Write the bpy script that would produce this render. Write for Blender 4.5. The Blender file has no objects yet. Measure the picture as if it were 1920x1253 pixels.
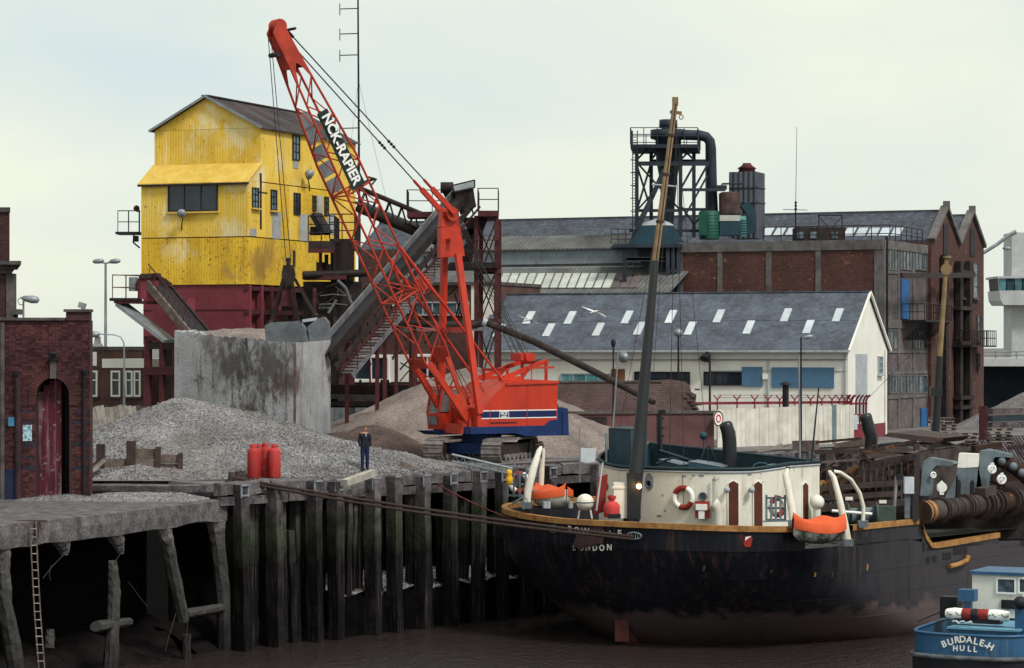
import bpy, bmesh, math, random
from mathutils import Vector, Matrix
random.seed(7)
SC = bpy.context.scene
COL = SC.collection
V = Vector
R = math.radians
# ---------------------------------------------------------------- camera
FPX, HZ, EZ = 5000.0, 650.0, 4.9          # focal length in photo pixels, horizon row, eye height above the quay
cam_d = bpy.data.cameras.new('camera')
cam_d.sensor_width = 36.0
cam_d.lens = FPX / 1920 * 36
cam_d.shift_y = (HZ - 626.5) / 1920
cam_d.clip_start = 1.0
cam_d.clip_end = 9000
cam = bpy.data.objects.new('camera', cam_d)
cam.location = (0, 0, EZ)
cam.rotation_euler = (R(90), 0, 0)
COL.objects.link(cam)
SC.camera = cam
# ---------------------------------------------------------------- sky: overcast, thin blue showing through
SUN_EL, SUN_AZ = 50.0, 138.0              # azimuth clockwise from +Y: behind the camera, to the right
W = bpy.data.worlds.new('World')
SC.world = W
W.use_nodes = True
nt = W.node_tree
nt.nodes.clear()
wo = nt.nodes.new('ShaderNodeOutputWorld')
bg = nt.nodes.new('ShaderNodeBackground')
bg.inputs['Strength'].default_value = 0.1
sky = nt.nodes.new('ShaderNodeTexSky')
sky.sky_type = 'NISHITA'
sky.sun_disc = False
sky.sun_elevation = R(SUN_EL)
sky.sun_rotation = R(SUN_AZ)
tc = nt.nodes.new('ShaderNodeTexCoord')
mp = nt.nodes.new('ShaderNodeMapping')
mp.inputs['Scale'].default_value = (1.0, 1.0, 2.6)
nz = nt.nodes.new('ShaderNodeTexNoise')
nz.inputs['Scale'].default_value = 3.2
nz.inputs['Detail'].default_value = 5
nz.inputs['Roughness'].default_value = 0.5
cr = nt.nodes.new('ShaderNodeValToRGB')
cr.color_ramp.elements[0].position = 0.33
cr.color_ramp.elements[0].color = (3.65, 4.15, 4.1, 1)
cr.color_ramp.elements[1].position = 0.66
cr.color_ramp.elements[1].color = (5.3, 5.25, 4.1, 1)
mx = nt.nodes.new('ShaderNodeMix')
mx.data_type = 'RGBA'
mx.inputs['Factor'].default_value = 0.9
L = nt.links.new
L(tc.outputs['Generated'], mp.inputs['Vector'])
L(mp.outputs['Vector'], nz.inputs['Vector'])
L(nz.outputs['Fac'], cr.inputs['Fac'])
L(sky.outputs['Color'], mx.inputs['A'])
L(cr.outputs['Color'], mx.inputs['B'])
L(mx.outputs['Result'], bg.inputs['Color'])
L(bg.outputs['Background'], wo.inputs['Surface'])
sun_d = bpy.data.lights.new('sun', 'SUN')
sun_d.energy = 1.5
sun_d.angle = R(12)
sun_d.color = (1.0, 0.96, 0.9)
sun = bpy.data.objects.new('sun', sun_d)
el, az = R(SUN_EL), R(SUN_AZ)
sdir = V((math.sin(az) * math.cos(el), math.cos(az) * math.cos(el), math.sin(el)))
sun.rotation_euler = sdir.to_track_quat('Z', 'Y').to_euler()
sun.location = sdir * 60
COL.objects.link(sun)
SC.view_settings.view_transform = 'Standard'
SC.view_settings.look = 'None'
SC.view_settings.gamma = 1.0
SC.view_settings.exposure = 0.88
SC.view_settings.use_curve_mapping = False
SC.cycles.max_bounces = 6
SC.cycles.transparent_max_bounces = 8

# ---------------------------------------------------------------- helpers
ZV = V((0, 0, 1))
def at(x, y, D):
    """world point seen at photo pixel (x, y) at distance D"""
    return V(((x - 960) / FPX * D, D, EZ - (y - HZ) / FPX * D))
def gd(y, z=0.0):
    """distance of a point of height z seen at photo row y"""
    return (EZ - z) * FPX / (y - HZ)
def frame(a, b, up=ZV):
    d = (b - a).normalized()
    if abs(d.dot(up)) > 0.999:
        up = V((0, 1, 0)) if abs(d.y) < 0.9 else V((1, 0, 0))
    s = d.cross(up).normalized()
    u = s.cross(d).normalized()
    return d, s, u
class MB:
    def __init__(s):
        s.v = []; s.f = []; s.sm = []
    def add(s, vs, fs, smooth=False):
        o = len(s.v)
        s.v += [tuple(p) for p in vs]
        s.f += [tuple(i + o for i in f) for f in fs]
        s.sm += [smooth] * len(fs)
        return s
    def hexa(s, p):           # 8 points: bottom ring 0-3, top ring 4-7
        return s.add(p, [(3, 2, 1, 0), (4, 5, 6, 7), (0, 1, 5, 4), (1, 2, 6, 5), (2, 3, 7, 6), (3, 0, 4, 7)])
    def box(s, c, d, M=None):
        c = V(c); h = V(d) / 2
        p = [V((x, y, z)) for z in (-h.z, h.z) for (x, y) in ((-h.x, -h.y), (h.x, -h.y), (h.x, h.y), (-h.x, h.y))]
        if M is not None:
            p = [M @ q for q in p]
        return s.hexa([c + q for q in p])
    def beam(s, a, b, w, h=None, up=ZV, w2=None, h2=None):
        a = V(a); b = V(b); h = w if h is None else h
        w2 = w if w2 is None else w2; h2 = h if h2 is None else h2
        d, sd, u = frame(a, b, up)
        p = []
        for c, ww, hh in ((a, w, h), (b, w2, h2)):
            p += [c - sd * ww / 2 - u * hh / 2, c + sd * ww / 2 - u * hh / 2, c + sd * ww / 2 + u * hh / 2, c - sd * ww / 2 + u * hh / 2]
        return s.hexa(p)
    def ring(s, c, sd, u, r, n):
        return [c + sd * (r * math.cos(2 * math.pi * k / n)) + u * (r * math.sin(2 * math.pi * k / n)) for k in range(n)]
    def tube(s, a, b, r, r2=None, n=8, cap=True):
        a = V(a); b = V(b); r2 = r if r2 is None else r2
        d, sd, u = frame(a, b)
        A = s.ring(a, sd, u, r, n); B = s.ring(b, sd, u, r2, n)
        s.add(A + B, [(k, (k + 1) % n, n + (k + 1) % n, n + k) for k in range(n)], True)
        if cap:
            s.add(A, [tuple(reversed(range(n)))]); s.add(B, [tuple(range(n))])
        return s
    def path(s, pts, r, n=6, cap=True):
        pts = [V(p) for p in pts]
        rs = r if isinstance(r, (list, tuple)) else [r] * len(pts)
        rings = []; pu = ZV
        for i, p in enumerate(pts):
            a = pts[max(i - 1, 0)]; b = pts[min(i + 1, len(pts) - 1)]
            d, sd, u = frame(a, b, pu)
            pu = u
            rings += s.ring(p, sd, u, rs[i], n)
        fs = []
        for i in range(len(pts) - 1):
            for k in range(n):
                fs.append((i * n + k, i * n + (k + 1) % n, (i + 1) * n + (k + 1) % n, (i + 1) * n + k))
        s.add(rings, fs, True)
        if cap:
            s.add(rings[:n], [tuple(reversed(range(n)))]); s.add(rings[-n:], [tuple(range(n))])
        return s
    def prism(s, poly, vec):
        poly = [V(p) for p in poly]; vec = V(vec); n = len(poly)
        nm = V((0, 0, 0))
        for i in range(n):
            nm += poly[i].cross(poly[(i + 1) % n])
        if nm.dot(vec) > 0:
            poly.reverse()
        top = [p + vec for p in poly]
        return s.add(poly + top, [tuple(range(n)), tuple(reversed(range(n, 2 * n)))] + [((k + 1) % n, k, n + k, n + (k + 1) % n) for k in range(n)])
    def lathe(s, prof, c, n=16, ax=ZV, smooth=True):
        c = V(c); ax = V(ax).normalized()
        d, sd, u = frame(c, c + ax, V((0, 1, 0)) if abs(ax.z) > .9 else ZV)
        vs = []
        for r, h in prof:
            vs += s.ring(c + d * h, sd, u, max(r, 1e-4), n)
        fs = []
        for i in range(len(prof) - 1):
            for k in range(n):
                fs.append((i * n + k, i * n + (k + 1) % n, (i + 1) * n + (k + 1) % n, (i + 1) * n + k))
        return s.add(vs, fs, smooth)
    def grid(s, P, smooth=True):      # P: rows of points
        m = len(P[0]); vs = [p for r in P for p in r]
        fs = [(i * m + j, i * m + j + 1, (i + 1) * m + j + 1, (i + 1) * m + j) for i in range(len(P) - 1) for j in range(m - 1)]
        return s.add(vs, fs, smooth)
    def ball(s, c, r, n=10, sc=(1, 1, 1)):
        c = V(c); P = []
        for i in range(n // 2 + 1):
            a = math.pi * i / (n // 2) - math.pi / 2
            P.append([c + V((r * sc[0] * math.cos(a) * math.cos(2 * math.pi * k / n), r * sc[1] * math.cos(a) * math.sin(2 * math.pi * k / n), r * sc[2] * math.sin(a))) for k in range(n + 1)])
        return s.grid(P)
    def wheel(s, c, ax, R_, r, n=20, m=6):    # torus
        c = V(c); ax = V(ax).normalized()
        d, sd, u = frame(c, c + ax)
        P = []
        for i in range(n + 1):
            t = 2 * math.pi * i / n; rd = sd * math.cos(t) + u * math.sin(t)
            P.append([c + rd * (R_ + r * math.cos(2 * math.pi * k / m)) + d * (r * math.sin(2 * math.pi * k / m)) for k in range(m + 1)])
        return s.grid(P)
    def mesh(s, name):
        me = bpy.data.meshes.new(name)
        me.from_pydata(s.v, [], s.f)
        me.polygons.foreach_set('use_smooth', s.sm)
        me.update()
        return me
def tag(o, label=None, cat=None, group=None, kind=None):
    if label: o['label'] = label
    if cat: o['category'] = cat
    if group: o['group'] = group
    if kind: o['kind'] = kind
    return o
def link(name, data, mat=None, parent=None):
    o = bpy.data.objects.new(name, data)
    COL.objects.link(o)
    if mat is not None and data is not None and not data.materials:
        data.materials.append(mat)
    if parent is not None:
        o.parent = parent
        if parent.parent is None:      # parts are given in world coordinates
            o.matrix_parent_inverse = Matrix.Translation(-V(parent.location))
    return o
def part(name, mb, mat, parent=None, label=None, kind=None):
    o = link(name, mb.mesh(name), mat, parent)
    return tag(o, label, None, None, kind)
def thing(name, label, cat, loc, group=None):
    """Empty at the thing's base; parts are given in world coordinates"""
    o = link(name, None)
    o.location = V(loc)
    return tag(o, label, cat, group)
def struct(name, mb, mat, kind='structure'):
    return tag(link(name, mb.mesh(name), mat), kind=kind)
def solo(name, mb, mat, label, cat, group=None):
    return tag(link(name, mb.mesh(name), mat), label, cat, group)
def dup(o, delta, label=None, group=None, rz=0.0):
    """copy of a thing with its parts and sub-parts, moved by delta"""
    def cp(src, par):
        c = src.copy(); COL.objects.link(c); c.parent = par
        for ch in list(src.children):
            cp(ch, c)
        return c
    r = cp(o, None)
    r.location = V(o.location) + V(delta)
    r.rotation_euler.z += rz
    if label: r['label'] = label
    if group: r['group'] = group
    return r
class Wall:
    """vertical plane through plan points p0 -> p1; n points to the camera side"""
    def __init__(s, p0, p1):
        s.o = V((p0[0], p0[1])); d = V((p1[0], p1[1])) - s.o
        s.len = d.length; s.u = d.normalized()
        s.n = V((s.u.y, -s.u.x))
        if s.n.dot(-s.o) < 0: s.n = -s.n
        s.u3 = V((s.u.x, s.u.y, 0)); s.n3 = V((s.n.x, s.n.y, 0))
    def hit(s, x, y, off=0.0):
        k = (x - 960) / FPX; o = s.o + s.n * off
        det = s.u.x - k * s.u.y
        t = (k * o.y - o.x) / det
        D = o.y + s.u.y * t
        return t, EZ - (y - HZ) / FPX * D
    def p(s, t, z, off=0.0):
        q = s.o + s.u * t + s.n * off
        return V((q.x, q.y, z))
    def px(s, x, y, off=0.0):
        t, z = s.hit(x, y, off)
        return s.p(t, z, off)
    def slab(s, mb, t0, t1, z0, z1, a, b):
        P = [s.p(t0, z0, b), s.p(t1, z0, b), s.p(t1, z0, a), s.p(t0, z0, a)]
        return mb.hexa(P + [q + V((0, 0, z1 - z0)) for q in P])
    def slabpx(s, mb, x0, y0, x1, y1, a, b):
        t0, z1 = s.hit(x0, y0); t1, _ = s.hit(x1, y0); tm, z0 = s.hit((x0 + x1) / 2, y1); _, z1 = s.hit((x0 + x1) / 2, y0)
        return s.slab(mb, t0, t1, z0, z1, a, b)

# ---------------------------------------------------------------- materials
def surf_group():
    g = bpy.data.node_groups.new('SurfUV', 'ShaderNodeTree')
    g.interface.new_socket('Vector', in_out='OUTPUT', socket_type='NodeSocketVector')
    n = g.nodes; geo = n.new('ShaderNodeNewGeometry')
    def vm(op, a, b=None):
        x = n.new('ShaderNodeVectorMath'); x.operation = op
        for i, q in enumerate((a, b)):
            if q is None: continue
            if isinstance(q, tuple): x.inputs[i].default_value = q
            else: g.links.new(q, x.inputs[i])
        return x
    T = vm('NORMALIZE', vm('CROSS_PRODUCT', (0, 0, 1), geo.outputs['True Normal']).outputs[0])
    B = vm('CROSS_PRODUCT', geo.outputs['True Normal'], T.outputs[0])
    u = vm('DOT_PRODUCT', geo.outputs['Position'], T.outputs[0])
    v = vm('DOT_PRODUCT', geo.outputs['Position'], B.outputs[0])
    c = n.new('ShaderNodeCombineXYZ')
    g.links.new(u.outputs['Value'], c.inputs[0]); g.links.new(v.outputs['Value'], c.inputs[1])
    o = n.new('NodeGroupOutput'); g.links.new(c.outputs[0], o.inputs[0])
    return g
SURF = surf_group()
MATS = {}
def c4(c): return (c[0], c[1], c[2], 1)
def mat(name, col, col2=None, scale=1.5, rough=0.8, bump=0.0, bscale=12.0, streak=0.0, streakcol=(.05, .04, .035), spot=0.0, spotcol=(.12, .05, .02), spotscale=4.0, metal=0.0, rnd=0.0, corr=None, corrd=0.02, brick=None, mortar=(.25, .22, .2), grain=0.0, grainscale=60.0, zband=None, spec=0.2, contrast=(.35, .65), island=0.0, dband=None, blot=None, pstreak=None):
    """weathered paint / stone / metal: two-tone noise, run-down streaks, rust spots, relief"""
    if name in MATS: return MATS[name]
    m = bpy.data.materials.new(name); m.use_nodes = True
    t = m.node_tree; N = t.nodes; Lk = t.links.new
    b = N['Principled BSDF']
    b.inputs['Roughness'].default_value = rough
    b.inputs['Metallic'].default_value = metal
    b.inputs['Specular IOR Level'].default_value = spec
    co = N.new('ShaderNodeTexCoord').outputs['Object']
    def noise(sc, det=4, vec=None, ro=0.6):
        x = N.new('ShaderNodeTexNoise'); x.inputs['Scale'].default_value = sc
        x.inputs['Detail'].default_value = det; x.inputs['Roughness'].default_value = ro
        Lk(vec if vec is not None else co, x.inputs['Vector']); return x.outputs['Fac']
    def ramp(f, a, c, inv=False):
        x = N.new('ShaderNodeMapRange'); x.inputs['From Min'].default_value = a; x.inputs['From Max'].default_value = c
        if inv: x.inputs['To Min'].default_value = 1; x.inputs['To Max'].default_value = 0
        Lk(f, x.inputs['Value']); return x.outputs['Result']
    def mixc(f, a, c, typ='MIX'):
        x = N.new('ShaderNodeMix'); x.data_type = 'RGBA'; x.blend_type = typ
        for sname, q in (('Factor', f), ('A', a), ('B', c)):
            if isinstance(q, (int, float)): x.inputs[sname].default_value = q
            elif isinstance(q, tuple): x.inputs[sname].default_value = c4(q)
            else: Lk(q, x.inputs[sname])
        return x.outputs['Result']
    def math_(op, a, c=None):
        x = N.new('ShaderNodeMath'); x.operation = op
        for i, q in enumerate((a, c)):
            if q is None: continue
            if isinstance(q, (int, float)): x.inputs[i].default_value = q
            else: Lk(q, x.inputs[i])
        return x.outputs[0]
    cur = col; hgt = None
    if brick:
        g = N.new('ShaderNodeGroup'); g.node_tree = SURF
        bt = N.new('ShaderNodeTexBrick')
        Lk(g.outputs[0], bt.inputs['Vector'])
        bt.inputs['Scale'].default_value = 1.0
        bt.inputs['Brick Width'].default_value = brick[0]
        bt.inputs['Row Height'].default_value = brick[1]
        bt.inputs['Mortar Size'].default_value = brick[2]
        bt.inputs['Mortar Smooth'].default_value = 0.1
        bt.inputs['Bias'].default_value = 0.0
        bt.inputs['Color1'].default_value = c4(col); bt.inputs['Color2'].default_value = c4(col2 or col)
        bt.inputs['Mortar'].default_value = c4(mortar)
        cur = mixc(ramp(noise(scale), .3, .7), bt.outputs['Color'], mixc(0.55, bt.outputs['Color'], (.03, .02, .02)))
        hgt = math_('MULTIPLY', bt.outputs['Fac'], -0.4)
    elif col2 is not None:
        cur = mixc(ramp(noise(scale), contrast[0], contrast[1]), col, col2)
    if grain:
        f = ramp(noise(grainscale, 2), .3, .7)
        x = N.new('ShaderNodeMapRange'); x.inputs['To Min'].default_value = 1 - grain; x.inputs['To Max'].default_value = 1 + grain
        Lk(f, x.inputs['Value'])
        cur = mixc(1.0, cur, x.outputs['Result'], 'MULTIPLY')
    if streak:
        mpn = N.new('ShaderNodeMapping'); mpn.inputs['Scale'].default_value = (5, 5, .35); Lk(co, mpn.inputs['Vector'])
        f = math_('MULTIPLY', ramp(noise(1.0, 5, mpn.outputs[0]), .52, .75), ramp(noise(.6, 2), .35, .6))
        cur = mixc(math_('MULTIPLY', f, streak), cur, streakcol)
    if spot:
        f = ramp(noise(spotscale, 6, None, .7), .62 - spot * .15, .70 - spot * .15)
        cur = mixc(math_('MULTIPLY', f, .9), cur, spotcol)
    if dband:      # wear that grows along a direction, ragged edge: (direction, from, to, colour, strength)
        gg = N.new('ShaderNodeNewGeometry')
        for dv_, c0_, c1_, cc, st in dband:
            dt = N.new('ShaderNodeVectorMath'); dt.operation = 'DOT_PRODUCT'; dt.inputs[1].default_value = dv_; Lk(gg.outputs['Position'], dt.inputs[0])
            mpd = N.new('ShaderNodeMapping'); mpd.inputs['Scale'].default_value = (1.2, 1.2, .5); Lk(co, mpd.inputs['Vector'])
            f = ramp(math_('ADD', dt.outputs['Value'], math_('MULTIPLY', math_('SUBTRACT', noise(1.0, 6, mpd.outputs[0], .65), .5), 9.0)), c0_, c1_)
            cur = mixc(math_('MULTIPLY', f, st), cur, cc)
    if zband:      # list of (z0, z1, colour, strength): growth / tide / scrape bands with a ragged edge
        pz = N.new('ShaderNodeSeparateXYZ'); gg = N.new('ShaderNodeNewGeometry'); Lk(gg.outputs['Position'], pz.inputs[0])
        zz = math_('ADD', pz.outputs[2], math_('MULTIPLY', math_('SUBTRACT', noise(1.3, 5), .5), 1.4))
        for z0, z1, cc, st in zband:
            f = ramp(zz, z0, z1) if z1 > z0 else ramp(zz, z1, z0, True)
            cur = mixc(math_('MULTIPLY', f, st), cur, cc)
    if blot:       # stains with a place of their own: (centre, radius, colour, strength)
        gg = N.new('ShaderNodeNewGeometry')
        for ctr, rad, cc, st in blot:
            dt = N.new('ShaderNodeVectorMath'); dt.operation = 'DISTANCE'; dt.inputs[1].default_value = tuple(ctr); Lk(gg.outputs['Position'], dt.inputs[0])
            mpd = N.new('ShaderNodeMapping'); mpd.inputs['Scale'].default_value = (1, 1, .45); Lk(co, mpd.inputs['Vector'])
            f = ramp(math_('ADD', math_('MULTIPLY', dt.outputs['Value'], 1 / rad), math_('MULTIPLY', math_('SUBTRACT', noise(3.2, 8, mpd.outputs[0], .75), .5), 3.2)), .35, .95, True)
            cur = mixc(math_('MULTIPLY', f, st), cur, cc)
    if pstreak:    # fine upright streaks over everything; on pile timber they are painted highlights
        mpp = N.new('ShaderNodeMapping'); mpp.inputs['Scale'].default_value = (14, 14, .5); Lk(co, mpp.inputs['Vector'])
        f = math_('MULTIPLY', ramp(noise(1.0, 4, mpp.outputs[0], .7), .5, .72), ramp(noise(1.2, 3), .3, .6))
        cur = mixc(math_('MULTIPLY', f, pstreak[0]), cur, pstreak[1])
    if rnd:
        oi = N.new('ShaderNodeObjectInfo')
        x = N.new('ShaderNodeMapRange'); x.inputs['To Min'].default_value = 1 - rnd; x.inputs['To Max'].default_value = 1 + rnd
        Lk(oi.outputs['Random'], x.inputs['Value'])
        cur = mixc(1.0, cur, x.outputs['Result'], 'MULTIPLY')
    if island:
        gi = N.new('ShaderNodeNewGeometry')
        x = N.new('ShaderNodeMapRange'); x.inputs['To Min'].default_value = 1 - island; x.inputs['To Max'].default_value = 1 + island
        Lk(gi.outputs['Random Per Island'], x.inputs['Value'])
        cur = mixc(1.0, cur, x.outputs['Result'], 'MULTIPLY')
    if isinstance(cur, tuple): b.inputs['Base Color'].default_value = c4(cur)
    else: Lk(cur, b.inputs['Base Color'])
    if corr:
        g = N.new('ShaderNodeGroup'); g.node_tree = SURF
        sp = N.new('ShaderNodeSeparateXYZ'); Lk(g.outputs[0], sp.inputs[0])
        h = math_('MULTIPLY', math_('SINE', math_('MULTIPLY', sp.outputs[0], 2 * math.pi / corr)), corrd / .02)
        hgt = h if hgt is None else math_('ADD', hgt, h)
    if bump:
        h = math_('MULTIPLY', noise(bscale, 5, None, .65), bump * 3)
        hgt = h if hgt is None else math_('ADD', hgt, h)
    if hgt is not None:
        bp = N.new('ShaderNodeBump'); bp.inputs['Strength'].default_value = 0.8; bp.inputs['Distance'].default_value = 0.02
        Lk(hgt, bp.inputs['Height']); Lk(bp.outputs[0], b.inputs['Normal'])
    MATS[name] = m
    return m
def glass(name, col=(.02, .03, .04), rough=.08):
    if name in MATS: return MATS[name]
    m = mat(name, col, tuple(min(1, c * 2.2) for c in col), scale=.9, rough=rough, spec=.5, rnd=.3)
    return m
def lamp(name, col, e):
    m = bpy.data.materials.new(name); m.use_nodes = True
    b = m.node_tree.nodes['Principled BSDF']
    b.inputs['Base Color'].default_value = c4(col)
    b.inputs['Emission Color'].default_value = c4(col); b.inputs['Emission Strength'].default_value = e
    return m
def text_mesh(s, size, mid, du, dv, off=0.004, arc=0.0, font_extrude=0.004, sx=1.0, jitter=0):
    """lettering as a real mesh: mid = centre point, du = reading direction, dv = up"""
    cu = bpy.data.curves.new('txt', 'FONT'); cu.body = s; cu.size = size
    cu.align_x = 'CENTER'; cu.align_y = 'CENTER'; cu.extrude = font_extrude; cu.offset = size * .03
    cu.resolution_u = 3
    ob = bpy.data.objects.new('txt', cu); COL.objects.link(ob)
    dg = bpy.context.evaluated_depsgraph_get(); me = bpy.data.meshes.new_from_object(ob.evaluated_get(dg))
    bpy.data.objects.remove(ob); bpy.data.curves.remove(cu)
    du = V(du).normalized(); dv = V(dv).normalized(); n = du.cross(dv).normalized()
    for v in me.vertices:
        x, y, z = v.co.x * sx, v.co.y, v.co.z
        if arc:
            a = x / arc; rr = arc + y
            x, y = rr * math.sin(a), rr * math.cos(a) - arc
        v.co = V(mid) + du * x + dv * y + n * (z + off)
    return me
# ================================================================ ground, river, quay
m_ground = mat('quay_ground', (.20, .19, .19), (.11, .10, .10), scale=.5, rough=.95, bump=.6, bscale=9, grain=.45, grainscale=14)
m_gravel = mat('gravel', (.25, .245, .255), (.14, .128, .126), scale=.4, rough=.95, bump=.9, bscale=16, grain=.7, grainscale=11)
m_stone = mat('gravel_stones', (.27, .27, .295), (.16, .152, .155), scale=.5, rough=.9, island=.55)
m_sand = mat('brown_sand', (.25, .205, .19), (.16, .13, .12), scale=.7, rough=.97, bump=.8, bscale=10, grain=.3, grainscale=8)
m_conc = mat('concrete', (.27, .265, .27), (.17, .165, .17), scale=1.1, rough=.9, bump=.5, bscale=8, grain=.25, grainscale=18, streak=.6)
m_concd = mat('quay_concrete', (.165, .15, .157), (.07, .064, .069), scale=2.0, rough=.92, bump=.8, bscale=9, grain=.4, grainscale=14, spec=.08, zband=[(-1.6, -2.8, (.05, .045, .05), .8), (-1.5, -2.2, (.03, .042, .02), .25), (-4.4, -5.4, (.014, .012, .013), .8)], pstreak=(.35, (.20, .18, .19)))
m_timber = mat('pile_timber', (.125, .108, .116), (.034, .03, .033), scale=2.2, rough=.85, bump=.8, bscale=5, grain=.4, grainscale=20, rnd=.3, spec=.08, zband=[(-.9, -1.6, (.022, .036, .012), .7), (-2.0, -3.0, (.006, .005, .0065), .93)], pstreak=(.5, (.15, .12, .127)))  # pale upright streaks paint wet highlights and lit river faces into the colour
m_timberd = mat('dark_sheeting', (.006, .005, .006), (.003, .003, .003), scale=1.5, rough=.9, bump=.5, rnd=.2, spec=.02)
m_mud = mat('river_mud', (.012, .009, .010), (.005, .004, .004), scale=1.2, rough=.5, bump=1.0, bscale=3, spec=.15)
m_steelg = mat('galvanised', (.30, .34, .40), (.2, .22, .26), rough=.55, metal=.3, spot=.25)
m_iron = mat('old_iron', (.035, .03, .032), (.07, .045, .04), scale=3, rough=.7, spot=.3)
m_rope = mat('tarred_rope', (.035, .025, .022), (.06, .04, .035), scale=9, rough=.95)
m_wood = mat('weathered_wood', (.16, .125, .11), (.08, .06, .055), scale=3, rough=.9, bump=.5, rnd=.35, grain=.3, grainscale=25)
m_woodp = mat('pale_wood', (.38, .36, .32), (.24, .22, .2), scale=3, rough=.9, bump=.3, rnd=.2)

QA = V((-10.3, 95.0)); QD = V((.636, .772)).normalized(); QN = V((QD.y, -QD.x))
def q(s, off=0.0, z=0.0):
    p = QA + QD * s + QN * off
    return V((p.x, p.y, z))
def q_px(x, off=0.0):
    k = (x - 960) / FPX; o = QA + QN * off
    return (k * o.y - o.x) / (QD.x - k * QD.y)
# ground behind the quay: one sheet to the horizon
g = MB()
E0, E1 = q(0, -2.5), q(900, -2.5)
g.add([V((-9.9, 97.3, -.004)), V((E1.x, E1.y, -.004)), V((6000, 1400, -.004)), V((6000, 7000, -.004)), V((-6000, 7000, -.004)), V((-6000, 97.3, -.004))], [(0, 1, 2, 3, 4, 5)])
struct('ground', g, m_ground)
# river
m_water = bpy.data.materials.new('river_water'); m_water.use_nodes = True
_t = m_water.node_tree; _b = _t.nodes['Principled BSDF']
_b.inputs['Base Color'].default_value = (.036, .027, .026, 1); _b.inputs['Roughness'].default_value = .09; _b.inputs['Specular IOR Level'].default_value = .5
_mp = _t.nodes.new('ShaderNodeMapping'); _tc = _t.nodes.new('ShaderNodeTexCoord'); _mp.inputs['Scale'].default_value = (1, .55, 1)
_n1 = _t.nodes.new('ShaderNodeTexNoise'); _n1.inputs['Scale'].default_value = 3.4; _n1.inputs['Detail'].default_value = 6; _n1.inputs['Roughness'].default_value = .6
_bp = _t.nodes.new('ShaderNodeBump'); _bp.inputs['Strength'].default_value = .8; _bp.inputs['Distance'].default_value = .28
_t.links.new(_tc.outputs['Object'], _mp.inputs['Vector']); _t.links.new(_mp.outputs[0], _n1.inputs['Vector']); _t.links.new(_n1.outputs['Fac'], _bp.inputs['Height']); _t.links.new(_bp.outputs[0], _b.inputs['Normal'])
WZ = -6.0
w = MB(); w.add([V((-400, -300, WZ)), V((3000, -300, WZ)), V((3000, 1800, WZ)), V((-400, 1800, WZ))], [(0, 1, 2, 3)])
struct('river_water', w, m_water)

# ---- timber quay: capping beam in lengths, piles, walings, sheeting behind
tq = thing('timber_quay', 'long timber piled quay front with dark slimy piles along the river', 'quay', q(0, 0, 0))
deck = MB(); P = [q(-.1, -2.7, -.30), q(300, -2.7, -.30), q(300, -.35, -.30), q(-.1, -.35, -.30)]
deck.hexa(P + [p + V((0, 0, .296)) for p in P])
part('deck', deck, m_ground, tq)
rb = random.Random(3)
s = -.1
while s < 60:
    ln = rb.uniform(2.2, 3.6); dz = rb.uniform(-.05, .05)
    c = MB(); seg = []
    nseg = 5
    rows = []
    for i in range(nseg + 1):
        ss = s + (ln - .06) * i / nseg
        j = lambda a: rb.uniform(-a, a)
        rows.append([q(ss, .02 + j(.03), -.44 + dz + j(.05)), q(ss, -.36, -.44 + dz), q(ss, -.36, .03 + dz), q(ss, -.05 + j(.03), .05 + dz + j(.03)), q(ss, .03 + j(.02), -.03 + dz + j(.03)), q(ss, .02 + j(.03), -.44 + dz)])
        rows[-1][5] = rows[-1][0]
    c.grid(rows, False)
    c.add(rows[0][:5], [(0, 1, 2, 3, 4)]); c.add(rows[-1][:5], [(4, 3, 2, 1, 0)])
    part('capping_beam', c, m_concd if rb.random() < .75 else m_timber, tq)
    s += ln
def pile(s, off, w, d, ztop, zbot=-6.9, lean=0.0, mt=m_timber, name='pile'):
    c = MB(); rows = []
    n = 9
    for i in range(n + 1):
        z = ztop + (zbot - ztop) * i / n
        j = lambda: rb.uniform(-.025, .025)
        ss = s + lean * i / n
        ww = w / 2 * (1 - .1 * i / n)
        ring = [q(ss - ww + j(), off + d / 2 + j(), z), q(ss - ww + j(), off - d / 2, z), q(ss + ww + j(), off - d / 2, z), q(ss + ww + j(), off + d / 2 + j(), z)]
        rows.append(ring + [ring[0]])
    c.grid(rows, False); c.add(rows[0][:4], [(0, 1, 2, 3)])
    return part(name, c, mt, tq)
for x in (452, 514, 589, 628, 698, 739, 793, 844, 900, 940, 985, 1030):
    s = q_px(x, .25)
    w = rb.uniform(.26, .46)
    pile(s, .24, w, rb.uniform(.42, .58), .0 + rb.uniform(-.16, .02), lean=rb.uniform(-.2, .2))
    if rb.random() < .35: pile(s + w + .03, .1, .2, .3, -.5 - rb.random(), lean=rb.uniform(-.1, .25))
    if rb.random() < .8:      # steel bracket on the pile head
        b = MB(); b.beam(q(s - .2, .47, -.05), q(s + .2, .47, -.05), .1, .07); b.beam(q(s - .17, .45, -.05), q(s - .17, .45, -.5), .06, .05); b.beam(q(s + .17, .45, -.05), q(s + .17, .45, -.5), .06, .05); b.beam(q(s - .2, .46, -.42), q(s + .2, .46, -.42), .07, .06)
        part('pile_bracket', b, m_steelg, tq)
for x in (432, 437, 470, 482, 497, 527, 538, 556, 575, 606, 645, 660, 672, 710, 765, 820, 872, 924, 960, 1010):
    pile(q_px(x, -.5), -.5 + rb.uniform(-.15, .15), rb.uniform(.16, .30), rb.uniform(.3, .42), -.75 - (rb.random() * 1.2 if rb.random() < .3 else 0), lean=rb.uniform(-.3, .3))
k = 0
s = 21.5
while s < 60:                 # the run of quay behind the dredger
    pile(s, .22, .45, .35, -.02); s += rb.uniform(1.5, 2.1)
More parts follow.
